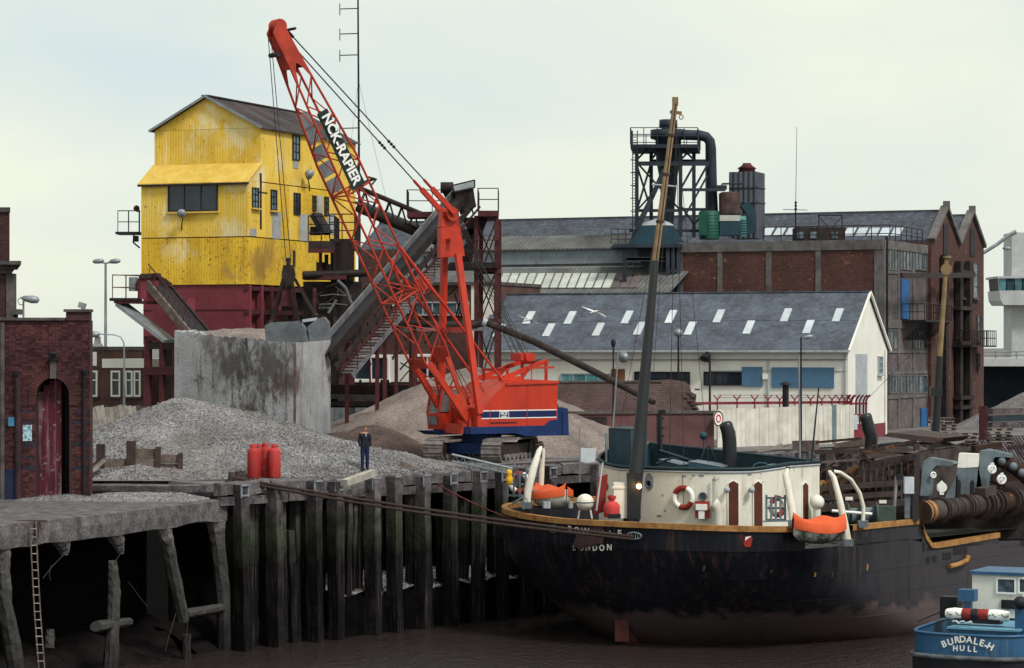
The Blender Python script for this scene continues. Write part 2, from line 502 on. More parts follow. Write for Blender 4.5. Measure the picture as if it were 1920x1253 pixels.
for s0, s1, z, off in ((-.2, 3.2, -.62, .02), (3.3, 8.1, -.60, .0), (8.3, 14, -.64, -.05), (14.2, 22, -.6, 0), (22.1, 60, -.62, 0)):
    b = MB(); b.beam(q(s0, off, z), q(s1, off, z), .16, .3); part('waling', b, m_timber, tq)
s = -.3
while s < 60:                 # sheeting planks behind the piles
    wd = rb.uniform(.26, .34)
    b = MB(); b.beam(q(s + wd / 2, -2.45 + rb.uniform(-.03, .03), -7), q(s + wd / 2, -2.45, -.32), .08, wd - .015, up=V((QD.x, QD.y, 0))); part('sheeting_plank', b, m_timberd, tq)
    s += wd if s < 30 else 30
# mud along the quay foot (rough sheet) and the spilled gravel caught behind a low board
def patch(f, s0, s1, o0, o1, ns, no):
    return [[(lambda a, b: q(a, b, f(a, b)))(s0 + (s1 - s0) * i / ns, o0 + (o1 - o0) * j / no) for j in range(no + 1)] for i in range(ns + 1)]
from mathutils import noise as mnoise
def fb(x, y, sc, o=4):
    return mnoise.fractal(V((x * sc, y * sc, 3.7)), 1.0, 2.0, o)
c = MB()
c.grid(patch(lambda a, b: -5.0 - .5 * (b + 2.4) + .25 * fb(a, b, .9) + (-.35 if a > 9 else 0), -1, 34, -2.4, 1.6, 70, 16))
struct('mud_bank', c, m_mud)
c = MB()
c.grid(patch(lambda a, b: -3.95 - .22 * (b + 2.3) + .14 * fb(a, b, 1.3) + .12 * math.sin(a * 2.6), 6.4, 17.5, -2.4, -.1, 60, 10))
tag(link('spilled_gravel', c.mesh('spilled_gravel'), m_gravel), 'pale gravel spilled behind the quay piles above the mud', 'gravel', kind='stuff')
s = 6.2
while s < 17.6:
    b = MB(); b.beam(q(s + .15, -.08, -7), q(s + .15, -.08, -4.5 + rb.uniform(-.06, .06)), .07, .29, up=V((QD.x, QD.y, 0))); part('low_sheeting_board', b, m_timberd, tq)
    s += .3
# loose white timber lying over the quay edge
b = MB(); b.beam(at(645, 906, 96.6), at(702, 886, 98.6), .3, .24); b.add([], [])
solo('pale_timber_baulk', b, m_woodp, 'short pale timber baulk sticking out over the quay edge left of the man', 'timber')
# mooring bitt and bollards
b = MB(); p = at(434, 902, 96.6); b.tube(p - V((0, 0, .1)), p + V((0, 0, .32)), .14, .11, 10); b.tube(p + V((.22, .1, -.1)), p + V((.22, .1, .34)), .12, .1, 10); b.beam(p + V((-.2, 0, -.02)), p + V((.45, .2, -.02)), .3, .08)
solo('mooring_bitt', b, m_iron, 'small dark mooring bitt at the quay corner holding the hawsers', 'bollard')

# ---- concrete quay at the left, lower by half a metre
LZ = -.55
CA, CB = V((-15.6, 81.3)), V((-10.45, 94.6)); CD = (CB - CA).normalized(); CN = V((CD.y, -CD.x))
def cq(s, off, z):
    p = CA + CD * s + CN * off
    return V((p.x, p.y, z))
CL = (CB - CA).length
cw = thing('concrete_quay', 'crumbling concrete quay on leaning piers with black voids below, at left', 'quay', cq(CL, 0, LZ))
sl = MB(); rows = []
for i in range(41):
    s_ = -16 + (CL + 16.8) * i / 40
    bot = LZ - .74 + .05 * fb(s_, 0, .5) + .025 * rb.uniform(-1, 1)
    rows.append([cq(s_, -30, LZ - .01), cq(s_, -.25, LZ), cq(s_, -.02 + rb.uniform(-.02, .02), LZ - .03 + rb.uniform(-.02, .02)), cq(s_, rb.uniform(-.03, .03), LZ - .35), cq(s_, rb.uniform(-.05, 0), bot), cq(s_, -.6, bot - .05), cq(s_, -5, bot)])
sl.grid(rows, False); e = rows[-1]; sl.add(e, [tuple(range(len(e)))])
part('slab', sl, m_concd, cw)
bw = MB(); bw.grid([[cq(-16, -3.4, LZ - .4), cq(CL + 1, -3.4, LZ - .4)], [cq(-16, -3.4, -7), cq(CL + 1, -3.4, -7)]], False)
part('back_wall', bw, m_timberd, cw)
def rough(pts, ws, ds, mt, par, name, jit=.02, sub=6):
    """ragged concrete member following pts (world), section ws x ds"""
    c = MB(); rows = []; n = len(pts)
    for i in range((n - 1) * sub + 1):
        t = i / sub; k = min(int(t), n - 2); f = t - k
        p = V(pts[k]).lerp(V(pts[k + 1]), f); w_ = ws[k] + (ws[k + 1] - ws[k]) * f; d_ = ds[k] + (ds[k + 1] - ds[k]) * f
        D_, S_, U_ = frame(V(pts[k]), V(pts[k + 1]), V((CN.x, CN.y, 0)))
        ring = []
        for a in range(8):
            an = 2 * math.pi * (a + .5) / 8; cs, sn = math.cos(an), math.sin(an); sq = 1 / max(abs(cs), abs(sn)) ** .75
            ring.append(p + S_ * (cs * sq * w_ / 2 + rb.uniform(-jit, jit)) + U_ * (sn * sq * d_ / 2 + rb.uniform(-jit, jit)))
        rows.append(ring + [ring[0]])
    c.grid(rows, False); c.add(rows[0][:8], [tuple(range(8))]); c.add(rows[-1][:8], [tuple(reversed(range(8)))])
    return part(name, c, mt, par)
CW = Wall(tuple(CA), tuple(CB))
def cpx(x, y, off=0.0): return CW.px(x, y, off)
O = -.3
rough([cpx(404, 960, O), cpx(408, 1020, O), cpx(418, 1110, O), cpx(425, 1300, O)], [1.15, .5, .45, .45], [.6, .5, .5, .5], m_concd, cw, 'pier')
rough([cpx(300, 975, O), cpx(314, 1020, O), cpx(328, 1090, O), cpx(344, 1165, O)], [1.05, .40, .42, .36], [.6, .45, .45, .4], m_concd, cw, 'pier')
rough([cpx(349, 1190, O), cpx(352, 1300, O)], [.3, .35], [.3, .3], m_concd, cw, 'pier_stump')
rough([cpx(212, 985, O), cpx(222, 1020, O), cpx(226, 1038, O)], [1.1, .35, .16], [.6, .4, .2], m_concd, cw, 'broken_pier_head')
rough([cpx(211, 1052, O), cpx(214, 1100, O), cpx(212, 1165, O), cpx(205, 1300, O)], [.28, .42, .44, .7], [.3, .4, .4, .5], m_concd, cw, 'broken_pier')
rough([cpx(112, 1000, O), cpx(120, 1030, O), cpx(120, 1042, O)], [1.0, .32, .16], [.6, .4, .2], m_concd, cw, 'broken_pier_head')
rough([cpx(2, 1000, O), cpx(3, 1060, O), cpx(8, 1130, O), cpx(26, 1220, O), cpx(34, 1300, O)], [1.05, .45, .42, .5, .5], [.5] * 5, m_concd, cw, 'pier')
rough([cpx(346, 1152, O), cpx(424, 1138, O)], [.32, .3], [.4, .35], m_concd, cw, 'tie_beam')
rough([cpx(180, 1175, -.2), cpx(240, 1166, -.6)], [.35, .3], [.4, .35], m_concd, cw, 'fallen_block')
rough([cpx(95, 1180, -.2), cpx(92, 1215, -.2)], [.25, .35], [.25, .3], m_concd, cw, 'fallen_block')
for pts in ([(226, 1038), (214, 1056), (208, 1075), (212, 1100)], [(120, 1040), (100, 1060), (80, 1085)], [(352, 1165), (350, 1190), (346, 1205), (352, 1220)], [(330, 1150), (316, 1195), (310, 1222)], [(240, 1090), (262, 1120), (278, 1140)], [(96, 1060), (92, 1080), (95, 1088)]):
    b = MB(); b.path([cpx(x, y, .0) for x, y in pts], .014, 5); part('bent_reinforcing_bar', b, m_rope, cw)
c = MB(); rows = []
for i in range(61):
    s_ = -4 + (CL + 5) * i / 60
    rows.append([cq(s_, o_, -5.0 - .42 * (o_ + 3.4) + .45 * fb(s_, o_, .8) + .12 * fb(s_, o_, 3)) for o_ in [-3.4 + .3 * k for k in range(20)]])
c.grid(rows); struct('mud_slope', c, m_mud)
# ladder
ld = thing('quay_ladder', 'narrow rusty iron ladder hanging down the concrete quay face at far left', 'ladder', cpx(62, 985, .12))
for dx in (-5.5, 5.5):
    b = MB(); b.path([cpx(62 + dx, 978, .1), cpx(64 + dx, 1040, .12), cpx(70 + dx, 1150, .1), cpx(80 + dx, 1280, .1)], .025, 5); part('stile', b, m_wood, ld)
for i in range(19):
    y = 992 + i * 15.5; x = 62 + (y - 985) ** 1.35 / 130
    b = MB(); b.tube(cpx(x - 5.5, y, .11), cpx(x + 5.5, y, .11), .016, n=5); part('rung', b, m_woodp, ld)
b = MB(); p = cpx(62, 985, -.1); b.box(p + V((0, 0, -.12)), (.35, .25, .5)); b.beam(p + V((-.55, .25, .12)), p + V((.4, .1, .12)), .08, .06)
part('head_bracket', b, m_iron, ld)
# step between the two quay levels
b = MB(); rows = []
for i in range(13):
    f = i / 12; p = V((-17.2, 96.9, 0)).lerp(V((-10.2, 95.2, 0)), f)
    h = -.02 + .05 * fb(p.x, 0, 1.3) - .14 * (1 - f)
    rows.append([p + V((0, .9, h)), p + V((0, .15, h + .02)), p + V((0, .0, h - .03)), p + V((0, .04, -.32)), p + V((0, .3, -.56))])
b.grid(rows, False)
solo('quay_step', b, m_concd, 'low ragged concrete step along the foot of the gravel heap beside the gatehouse', 'step')

# ---- heaps
def heap(name, label, cones, X0, X1, Y0, Y1, n, mt, amp=.1, seed=0, base=-.3):
    nx = n; ny = int(n * (Y1 - Y0) / (X1 - X0))
    def hf(x, y):
        z = base
        for cx, cy, h, sl_, ex in cones:
            r = math.hypot((x - cx) * ex, y - cy); z = max(z, h + .35 - sl_ * math.sqrt(r * r + .8 * .8 * .6))
        z += amp * fb(x + seed, y, .7, 5) + amp * .5 * fb(x, y + seed, 2.5, 3)
        d = (V((x, y)) - QA).dot(QN)
        if base < -.5: return min(z, LZ + (-(V((x, y)) - CA).dot(CN) - .5) * .2 + .03 * fb(x, y, 3))
        return min(z, max(-.3, (-d - 1.6) * .33 + amp * fb(x, y, 1.5)))
    P = [[V((X0 + (X1 - X0) * i / nx, Y0 + (Y1 - Y0) * j / ny, 0)) for j in range(ny + 1)] for i in range(nx + 1)]
    for r in P:
        for p in r: p.z = hf(p.x, p.y)
    c = MB(); c.grid(P)
    dq = lambda p: (V((p[0], p[1])) - QA).dot(QN) > -.3
    if base < -.5: dq = lambda p: (V((p[0], p[1])) - CA).dot(CN) > -.12
    if True: c.f = [f for f in c.f if not any(dq(c.v[i]) for i in f)]; c.sm = [True] * len(c.f)
    return solo(name, c, mt, label, 'gravel heap' if mt is m_gravel else 'sand heap', 'heaps on the quay'), hf
hp1, hf1 = heap('gravel_heap', 'large pale grey gravel heap between the gatehouse and the concrete bin', [(-12.45, 106.5, 3.0, .41, 1), (-13.8, 105, 2.2, .36, 1), (-9.2, 107.5, 1.5, .34, .8), (-6.8, 109.2, .6, .26, .75), (-15.2, 104.6, 1.6, .35, 1)], -22, .5, 96.9, 117, 150, m_gravel, .12)
hp2, hf2 = heap('sand_heap', 'tall brown sand heap directly behind the red crane', [(-1.9, 126.5, 3.9, .5, .9), (-4.0, 122.5, 2.75, .5, 1), (2.4, 125, 1.5, .42, .9)], -12, 10, 113.5, 140, 110, m_sand, .1, 9)
m_dsand = mat('wet_brown_sand', (.135, .095, .085), (.08, .056, .052), scale=.8, rough=.95, bump=.8, bscale=9, grain=.4, grainscale=9)
hp3, hf3 = heap('sand_heap', 'low brown sand ramp against the right foot of the concrete bin', [(-7.6, 117.2, 1.05, .4, .8), (-6.2, 118.5, 1.3, .42, 1)], -10.5, -2, 113.2, 124, 60, m_dsand, .07, 4)
def stones(name, par, hf, n, X0, X1, Y0, Y1, smin, smax, cond=None, mt=None):
    c = MB(); rr = random.Random(11)
    while n:
        x, y = rr.uniform(X0, X1), rr.uniform(Y0, Y1)
        z = hf(x, y)
        if cond and not cond(x, y, z): continue
        n -= 1
        s_ = rr.uniform(smin, smax); p = V((x, y, z))
        e = [p + V((rr.uniform(-1, 1), rr.uniform(-1, 1), rr.uniform(-.4, .9))) * s_ for _ in range(4)]
        c.add(e, [(0, 1, 2), (0, 3, 1), (1, 3, 2), (0, 2, 3)])
    o = part(name, c, mt or m_stone, par, kind='stuff')
    return o
stones('loose_stones', hp1, hf1, 26000, -18, -1.5, 97.1, 108.5, .022, .055, lambda x, y, z: z > -.1 and random.random() > z / 3.4 and fb(x, y, .35) > -.35 and (V((x, y)) - QA).dot(QN) < -.25)
gq = lambda x, y: .0
c = MB(); 
def on_deck(x, y, z):
    d = (V((x, y)) - QA).dot(QN); return -2.6 < d < -.05
stones('deck_stones', tq, gq, 9000, -10, 4, 95, 110, .02, .055, on_deck)
b_ = bpy.data.objects['spilled_gravel']
stones('pale_stones', b_, lambda x, y: (lambda a, b: -3.92 - .22 * (b + 2.3) + .14 * fb(a, b, 1.3) + .12 * math.sin(a * 2.6))((V((x, y)) - QA).dot(QD), (V((x, y)) - QA).dot(QN)), 3500, -8, 2, 99, 113, .03, .07, lambda x, y, z: -2.3 < (V((x, y)) - QA).dot(QN) < -.12 and 6.5 < (V((x, y)) - QA).dot(QD) < 17.3)
# gravel drift on the lower quay
gv, hfl = heap('gravel_heap', 'thin gravel drift on the lower quay in front of the gatehouse door', [(-13.0, 95.4, -.52, .2, .5), (-15.6, 95.0, -.62, .2, .6)], -18.6, -10.8, 91.2, 95.6, 60, m_gravel, .05, 2, base=-.7)
stones('loose_stones', gv, hfl, 1500, -17, -11, 92, 95.4, .02, .05, lambda x, y, z: z > -.56 and (V((x, y)) - CA).dot(CN) < -.25)

# ---- old timber bulkhead half buried in the heap
tb = thing('timber_bulkhead', 'rotten timber posts and planks half buried in the front of the gravel heap', 'bulkhead', at(260, 885, 99))
for x, y0, y1, w_ in ((189, 833, 884, 15), (246, 827, 884, 16), (296, 838, 882, 10), (338, 850, 884, 9)):
    b = MB(); b.beam(at(x, y1 + 12, 99.2), at(x, y0, 99.2), w_ / 50, w_ / 55, up=V((0, 1, 0))); part('post', b, m_iron, tb)
for x0, x1, y0, y1 in ((196, 246, 860, 884), (252, 298, 841, 862), (252, 296, 863, 886), (300, 336, 852, 868), (300, 336, 870, 884)):
    b = MB(); p0 = at(x0, (y0 + y1) / 2, 99.25); p1 = at(x1, (y0 + y1) / 2 + 1, 99.25); b.beam(p0, p1, .12, (y1 - y0) / 50.5); part('plank', b, m_wood, tb)
b = MB(); b.beam(at(172, 884, 98.4), at(196, 862, 98.6), .3, .1); part('plank', b, m_woodp, tb)
# ================================================================ left: gatehouse, batching tower, bin, conveyors
m_brickd = mat('gatehouse_brick', (.095, .034, .034), (.042, .018, .021), scale=.8, rough=.9, bump=.4, bscale=20, island=.5, streak=.5, streakcol=(.02, .015, .02))
m_mortar = mat('dark_mortar', (.06, .045, .045), (.035, .028, .028), rough=.95, bump=.4)
m_bluebrick = mat('blue_brick', (.018, .018, .035), (.035, .03, .05), rough=.6, island=.3)
m_stoned = mat('sooty_stone', (.12, .105, .10), (.055, .048, .05), scale=2, rough=.9, bump=.5, streak=.6)
m_maroon = mat('maroon_paint', (.10, .018, .03), (.06, .012, .02), rough=.75, streak=1.0, streakcol=(.32, .27, .3), spot=.2, spotcol=(.3, .24, .26), rnd=.15)
m_black = mat('black_iron', (.012, .012, .016), (.025, .022, .028), rough=.6)
m_glassd = glass('dark_glass', (.012, .018, .028))
m_glassb = glass('blue_glass', (.05, .09, .11))
m_whitep = mat('white_paint', (.82, .81, .76), (.74, .72, .67), scale=.8, rough=.7, streak=.22, streakcol=(.25, .2, .17), bump=.15)
m_pale = mat('pale_grey_paint', (.42, .46, .50), (.33, .36, .39), rough=.7, streak=.3, spot=.1)
m_lampg = mat('lamp_grey', (.30, .33, .36), (.2, .22, .24), rough=.5, metal=.4)
m_notice = mat('notice_print', (.45, .62, .68), (.12, .25, .32), scale=9, rough=.6, contrast=(.45, .55))

# ---- gatehouse
m_ghcore = mat('gatehouse_return', (.10, .036, .033), (.055, .022, .022), scale=1, rough=.9, brick=(.236, .082, .011), mortar=(.05, .038, .038), bump=.3)
gh = thing('brick_gatehouse', 'dark red brick gatehouse with tall arched maroon door at far left', 'building', (-17, 95, LZ))
GD = 95.0
GW = Wall((-20.5, GD), (-15.03, GD))
def gx(x): return GW.hit(x, 700)[0]
def gz(y): return GW.hit(80, y)[1]
core = MB()
zt = gz(601)
ax0, ax1, asp, atop = gx(68), gx(130), gz(742), gz(709)
GW.slab(core, 0, ax0, LZ - .1, zt, -1.2, -.012)
GW.slab(core, ax1, GW.len, LZ - .1, zt, -.6, -.012); GW.slab(core, ax1, GW.len - .12, LZ - .1, zt - .002, -1.2, -.6)
GW.slab(core, ax0, ax1, gz(700), zt, -1.2, -.012)
GW.slab(core, 0, GW.len - 1.0, LZ - .1, zt - .004, -5, -1.2)
part('wall', core, m_ghcore, gh)
# arch head filler between spring line and crown
acx, ar = (ax0 + ax1) / 2, (ax1 - ax0) / 2
fil = MB(); pts = [(acx + ar * math.cos(a), asp + (atop - asp) * math.sin(a)) for a in [math.pi * i / 14 for i in range(15)]]
for sgn in (0, 1):
    pp = pts[:8] if sgn == 0 else pts[7:]
    cx_ = ax1 if sgn == 0 else ax0
    for i in range(len(pp) - 1):
        a_, b_ = pp[i], pp[i + 1]
        fil.prism([GW.p(a_[0], a_[1], -.014), GW.p(b_[0], b_[1], -.014), GW.p(b_[0], gz(699), -.014), GW.p(a_[0], gz(699), -.014)], -GW.n3 * 1.1)
part('arch_filler', fil, m_mortar, gh)
bk = MB(); bb = MB(); rg = random.Random(5)
rowh = .082; nrow = int((zt - LZ) / rowh)
bands = [gz(y) for y in (770, 792, 813, 834, 856, 877)]
def in_arch(t, z):
    if z < asp: return ax0 - .28 < t < ax1 + .28 and z > gz(760) or ax0 < t < ax1
    return math.hypot((t - acx) / (ar + .28), (z - asp) / (atop - asp + .30)) < 1
for r_ in range(nrow):
    z0 = LZ + r_ * rowh; t = gx(-8) - (.12 if r_ % 2 else 0)
    while t < GW.len - .02:
        bl = .236 if (r_ // 1) % 2 == 0 else .118
        t1 = min(t + bl, GW.len)
        if not (in_arch((t + t1) / 2, z0 + .04) or in_arch(t + .01, z0 + .04) or in_arch(t1 - .01, z0 + .04)):
            isb = any(abs(z0 + .04 - b_) < .06 for b_ in bands) and (t > gx(38))
            GW.slab(bb if isb else bk, t, t1 - .011, z0, z0 + rowh - .011, -.03, rg.uniform(-.003, .006) + (.004 if isb else 0))
        t = t1
part('brick_facing', bk, m_brickd, gh, kind='stuff')
part('blue_brick_band', bb, m_bluebrick, gh, kind='stuff')
# pilaster strips and arch voussoirs
for x0, x1, y0 in ((2, 9, 605), (34, 39, 700)):
    b = MB(); GW.slab(b, gx(x0), gx(x1), LZ, gz(y0), -.02, .12); part('pilaster', b, m_stoned if x0 < 10 else m_brickd, gh)
nv = 19
for i in range(nv):
    a0 = math.pi * i / nv + .008; a1 = math.pi * (i + 1) / nv - .008
    b = MB(); ri, ro = 1.0, 1.0
    q4 = []
    for a, k in ((a0, 0), (a0, 1), (a1, 1), (a1, 0)):
        rx, rz = (ar, atop - asp) if k == 0 else (ar + .27, atop - asp + .28)
        q4.append(GW.p(acx + rx * math.cos(a), asp + rz * math.sin(a), -.1))
    b.prism(q4, GW.n3 * (.12 + .03)); part('arch_voussoir', b, m_brickd, gh)
for t0, t1 in ((ax0 - .27, ax0), (ax1, ax1 + .27)):
    z = gz(760)
    while z < asp - .02:
        b = MB(); GW.slab(b, t0, t1, z, min(z + .075, asp), -.1, .045); part('jamb_brick', b, m_brickd, gh); z += .085
b = MB(); GW.slab(b, gx(95), gx(106), gz(710), gz(675), -.05, .14); part('keystone', b, m_stoned, gh)
b = MB(); GW.slab(b, gx(93), gx(109), gz(676), gz(668), .0, .22); b.ball(GW.p(gx(102), gz(663), .3), .13, 8, (1.3, 1, .7)); part('door_lamp', b, m_black, gh)
# door: one leaf shut, the other swung in
dr = MB(); tmid = gx(108)
GW.slab(dr, ax0, ax0 + .001, LZ, LZ + .01, -.5, -.49)
dr = MB()
for i in range(4):
    t0 = ax0 + (tmid - ax0) * i / 4
    b = MB(); GW.slab(b, t0 + .004, t0 + (tmid - ax0) / 4 - .004, LZ + .02, gz(712 + (3 - i) ** 2 * 2.6), -.50 - .01 * (i % 2), -.44 - .01 * (i % 2)); part('door_board', b, m_maroon, gh)
b = MB(); GW.slab(b, tmid, tmid + .06, LZ + .02, gz(712), -1.1, -.44); part('open_door_leaf', b, m_maroon, gh)
b = MB(); GW.slab(b, tmid + .06, ax1, LZ, gz(700), -1.19, -1.1); part('dark_interior', b, m_black, gh)
b = MB(); GW.slab(b, ax0 - .1, ax1 + .1, LZ - .02, LZ + .05, -.5, .12); part('threshold', b, m_stoned, gh)
# coping, corner pier, pipes, notices
b = MB(); GW.slab(b, gx(-10), gx(122), zt, zt + .1, -.5, .1); part('coping', b, m_stoned, gh)
b = MB(); GW.slab(b, gx(124), gx(168), zt, gz(585), -.5, .05); part('corner_pier', b, m_ghcore, gh)
b = MB(); GW.slab(b, gx(120), gx(170), gz(585), gz(580), -.6, .12); part('pier_cap', b, m_stoned, gh)
for x, y0 in ((32, 705), (159, 702)):
    b = MB(); b.tube(GW.p(gx(x), LZ, .1), GW.p(gx(x), gz(y0), .1), .055, n=8)
    for zz in (1, 2.4, 3.6): b.tube(GW.p(gx(x), LZ + zz, .1), GW.p(gx(x), LZ + zz + .08, .1), .075, n=8)
    b.lathe([(.06, 0), (.12, .12), (.12, .22)], GW.p(gx(x), gz(y0) - .05, .1), 8); part('drainpipe', b, m_black, gh)
b = MB(); GW.slab(b, gx(43), gx(60), gz(827), gz(797), .01, .035); part('notice_board', b, m_notice, gh)
b = MB(); GW.slab(b, gx(17), gx(28), gz(799), gz(782), .13, .15); part('blue_plate', b, mat('plate_blue', (.03, .12, .25), (.05, .2, .35), rough=.5), gh)
b = MB(); GW.slab(b, gx(-10), gx(30), LZ, gz(881), .008, .02); part('painted_plinth', b, mat('navy_paint', (.012, .018, .05), (.02, .025, .06), rough=.7), gh)
# tall neighbour at the very edge of the picture
tn = thing('tall_brick_building', 'tall dark brick building with stone cornice cut by the left edge', 'building', (-19.2, 96.2, LZ))
TW = Wall((-24, 96.3), (-17.96, 96.3))
tx = lambda x: TW.hit(x, 600)[0]; tz = lambda y: TW.hit(20, y)[1]
def skew(b, xr, z0, z1, off=0.0):      # block whose right flank recedes to the left
    f = TW.p(tx(xr), z0, off); k = V((f.x * 102.5 / f.y - .15, 102.5, z0)); b.prism([V((-26, f.y, z0)), f, k, V((-26, 102.5, z0))], V((0, 0, z1 - z0)))
b = MB(); skew(b, 18, tz(604), tz(390)); part('wall', b, mat('far_brick_dark', (.10, .035, .032), (.05, .02, .02), scale=1, rough=.9, brick=(.225, .075, .012), mortar=(.05, .035, .035), bump=.3), tn)
b = MB(); skew(b, 20, tz(398), tz(389), .08); part('upper_coping', b, m_stoned, tn)
for y0, y1, x1, o in ((505, 497, 30, .2), (497, 490, 44, .45), (513, 505, 24, .1)):
    b = MB(); skew(b, x1, tz(y0), tz(y1), o); part('cornice_course', b, m_stoned, tn)
b = MB(); TW.slab(b, tx(12), tx(26), tz(604), tz(513), -.5, .06); part('stone_column', b, m_stoned, tn)
b = MB(); skew(b, 33, LZ, tz(586), -.1); part('lower_wall', b, m_ghcore, tn)
b = MB(); TW.slab(b, tx(24), tx(39), tz(590), tz(580), -.6, .1); part('capital', b, m_stoned, tn)
# lamps on the gatehouse roof
def flood(name, label, base, head, hr, arm=None, mt=m_lampg):
    t = thing(name, label, 'lamp', base)
    b = MB(); b.path([base] + (arm or []) + [head], .045, 6); part('pole', b, mt, t)
    return t
t = thing('roof_lamp', 'street style lamp on a short pole above the gatehouse parapet', 'lamp', at(44, 601, 95.6))
b = MB(); b.tube(at(44, 603, 95.6), at(44, 565, 95.6), .035); b.path([at(44, 572, 95.6), at(36, 571, 95.6), at(33, 563, 95.6), at(40, 557, 95.6)], .018, 5); part('pole', b, m_lampg, t)
b = MB(); b.lathe([(.02, -.3), (.1, -.2), (.15, .1), (.12, .3), (.03, .36)], at(55, 561, 95.5), 10, V((1, 0, -.12))); part('lamp_head', b, m_lampg, t)
b = MB(); b.ball(at(44, 558, 95.6), .06, 8); part('photocell', b, m_pale, t)
t = thing('floodlight', 'small square floodlight on the gatehouse corner pier', 'lamp', at(154, 580, 95.5))
b = MB(); b.box(at(154, 573, 95.3), (.26, .2, .2), Matrix.Rotation(.3, 3, 'Y')); b.beam(at(154, 580, 95.3), at(154, 576, 95.3), .05); part('lamp_head', b, m_lampg, t)

# ---- yellow batching tower
m_yel = mat('yellow_cladding', (.75, .505, .07), (.67, .42, .045), scale=.8, rough=.65, corr=.16, corrd=.005, blot=[(at(x_, y_, D_), r_, (.76, .67, .42), .75) for x_, y_, D_, r_ in ((440, 250, 136.5, 1.1), (345, 270, 137, 1.1), (300, 410, 136, 1.1), (430, 440, 135, 1.1), (545, 300, 138, 1.1), (610, 320, 141, 1.1), (380, 225, 137, 1.1), (440, 330, 135, 1.1), (500, 330, 136, 1.1))], streak=.9, streakcol=(.72, .62, .36), pstreak=(.4, (.74, .64, .38)), spot=.16, spotcol=(.10, .05, .015), spotscale=5, rnd=.10, bump=.1)
m_yel2 = mat('yellow_cladding_rusty', (.74, .48, .042), (.64, .38, .03), scale=.8, rough=.7, corr=.16, corrd=.005, blot=[(at(x_, y_, D_), r_, cc_, .7) for x_, y_, D_, r_, cc_ in ((330, 470, 136, 1.0, (.74, .64, .38)), (485, 500, 136, 1.3, (.22, .13, .05)), (520, 470, 137, 1.2, (.33, .2, .07)), (560, 500, 139, 1.2, (.24, .15, .06)), (600, 430, 141, 1.5, (.3, .19, .07)), (420, 515, 135, .8, (.4, .25, .08)))], streak=.8, streakcol=(.22, .11, .03), pstreak=(.3, (.30, .17, .06)), spot=.36, spotcol=(.07, .035, .015), spotscale=7, rnd=.10, bump=.1)
m_yroof = mat('yellow_roof', (.66, .46, .11), (.56, .36, .06), rough=.7, streak=.3, corr=.16, corrd=.008, rnd=.08)
m_croof = mat('dark_corrugated_roof', (.075, .06, .062), (.035, .028, .03), scale=.6, rough=.85, corr=.2, corrd=.02, rnd=.25, streak=.5, streakcol=(.2, .2, .22), bump=.3)
m_crim = mat('crimson_paint', (.22, .045, .06), (.16, .035, .045), scale=1.3, rough=.8, streak=.3, bump=.2, rnd=.1)
m_crimd = mat('dark_crimson_steel', (.09, .022, .026), (.05, .016, .018), scale=2, rough=.75, spot=.3, spotcol=(.03, .015, .012), rnd=.2)
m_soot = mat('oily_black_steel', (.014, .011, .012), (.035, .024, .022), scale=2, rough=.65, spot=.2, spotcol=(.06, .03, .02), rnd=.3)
m_patch = mat('bare_sheet', (.40, .42, .42), (.30, .31, .31), rough=.6, corr=.16, corrd=.011, streak=.5, spot=.2)
YC = V((-13.37, 135.0)); YV = V((.366, .9306)).normalized(); YU = V((-YV.y, YV.x))
YW_, YLEN = 6.1, 12.9
YF = Wall(tuple(YC), tuple(YC + YU * YW_))                       # lower front
YB = 1.4
YF2 = Wall(tuple(YC + YV * YB), tuple(YC + YV * YB + YU * YW_))   # upper front, set back
YS = Wall(tuple(YC), tuple(YC + YV * YLEN))                       # right-hand side
YL = Wall(tuple(YC + YU * YW_), tuple(YC + YU * YW_ + YV * YLEN)); YL.n = V((YU.x, YU.y)); YL.n3 = V((YU.x, YU.y, 0))
z_b, z_m, z_ledge, z_ledget, z_eave, z_apex = 8.05, 10.45, 13.3, 14.25, 16.08, 17.7
yt = thing('batching_tower', 'tall yellow corrugated batching tower with grey gabled roof and crimson base', 'tower', (YC.x, YC.y, 0))
# inner carcass
b = MB()
def yp(a, c, z):     # a along the front (left), c along the side (back)
    p = YC + YU * a + YV * c
    return V((p.x, p.y, z))
def ybox(mb, a0, a1, c0, c1, z0, z1):
    P = [yp(a0, c0, z0), yp(a0, c1, z0), yp(a1, c1, z0), yp(a1, c0, z0)]
    return mb.hexa(P + [p + V((0, 0, z1 - z0)) for p in P])
ybox(b, .05, YW_ - .05, .05, YLEN - .05, z_b, z_ledge); ybox(b, .05, YW_ - .05, YB + .05, YLEN - .05, z_ledge, z_eave)
part('carcass', b, m_soot, yt)
ry = random.Random(21)
def sheet_row(wall, t0, t1, z0, z1, n, mt, topf=None):
    for i in range(n):
        a = t0 + (t1 - t0) * i / n; c = t0 + (t1 - t0) * (i + 1) / n; o = ry.uniform(0, .018)
        m_ = mt(a, z0) if callable(mt) else mt
        mb = MB()
        if topf is None:
            wall.slab(mb, a, c + .012, z0 + .012, z1 - .012, -.03, .02 + o)
        else:
            mb.prism([wall.p(a, z0 - .03, -.03), wall.p(c, z0 - .03, -.03), wall.p(c, topf(c), -.03)] + ([wall.p(YW_ / 2, topf(YW_ / 2), -.03)] if a < YW_ / 2 - .01 < c - .02 else []) + [wall.p(a, topf(a), -.03)], wall.n3 * (.05 + o))
        part('cladding_sheet', mb, m_, yt)
sheet_row(YF, 0, YW_, z_b, z_m, 7, m_yel2); sheet_row(YF, 0, YW_, z_m + .03, z_ledge, 7, m_yel)
sheet_row(YF2, 0, YW_, z_ledget - .2, z_eave + .02, 7, m_yel)
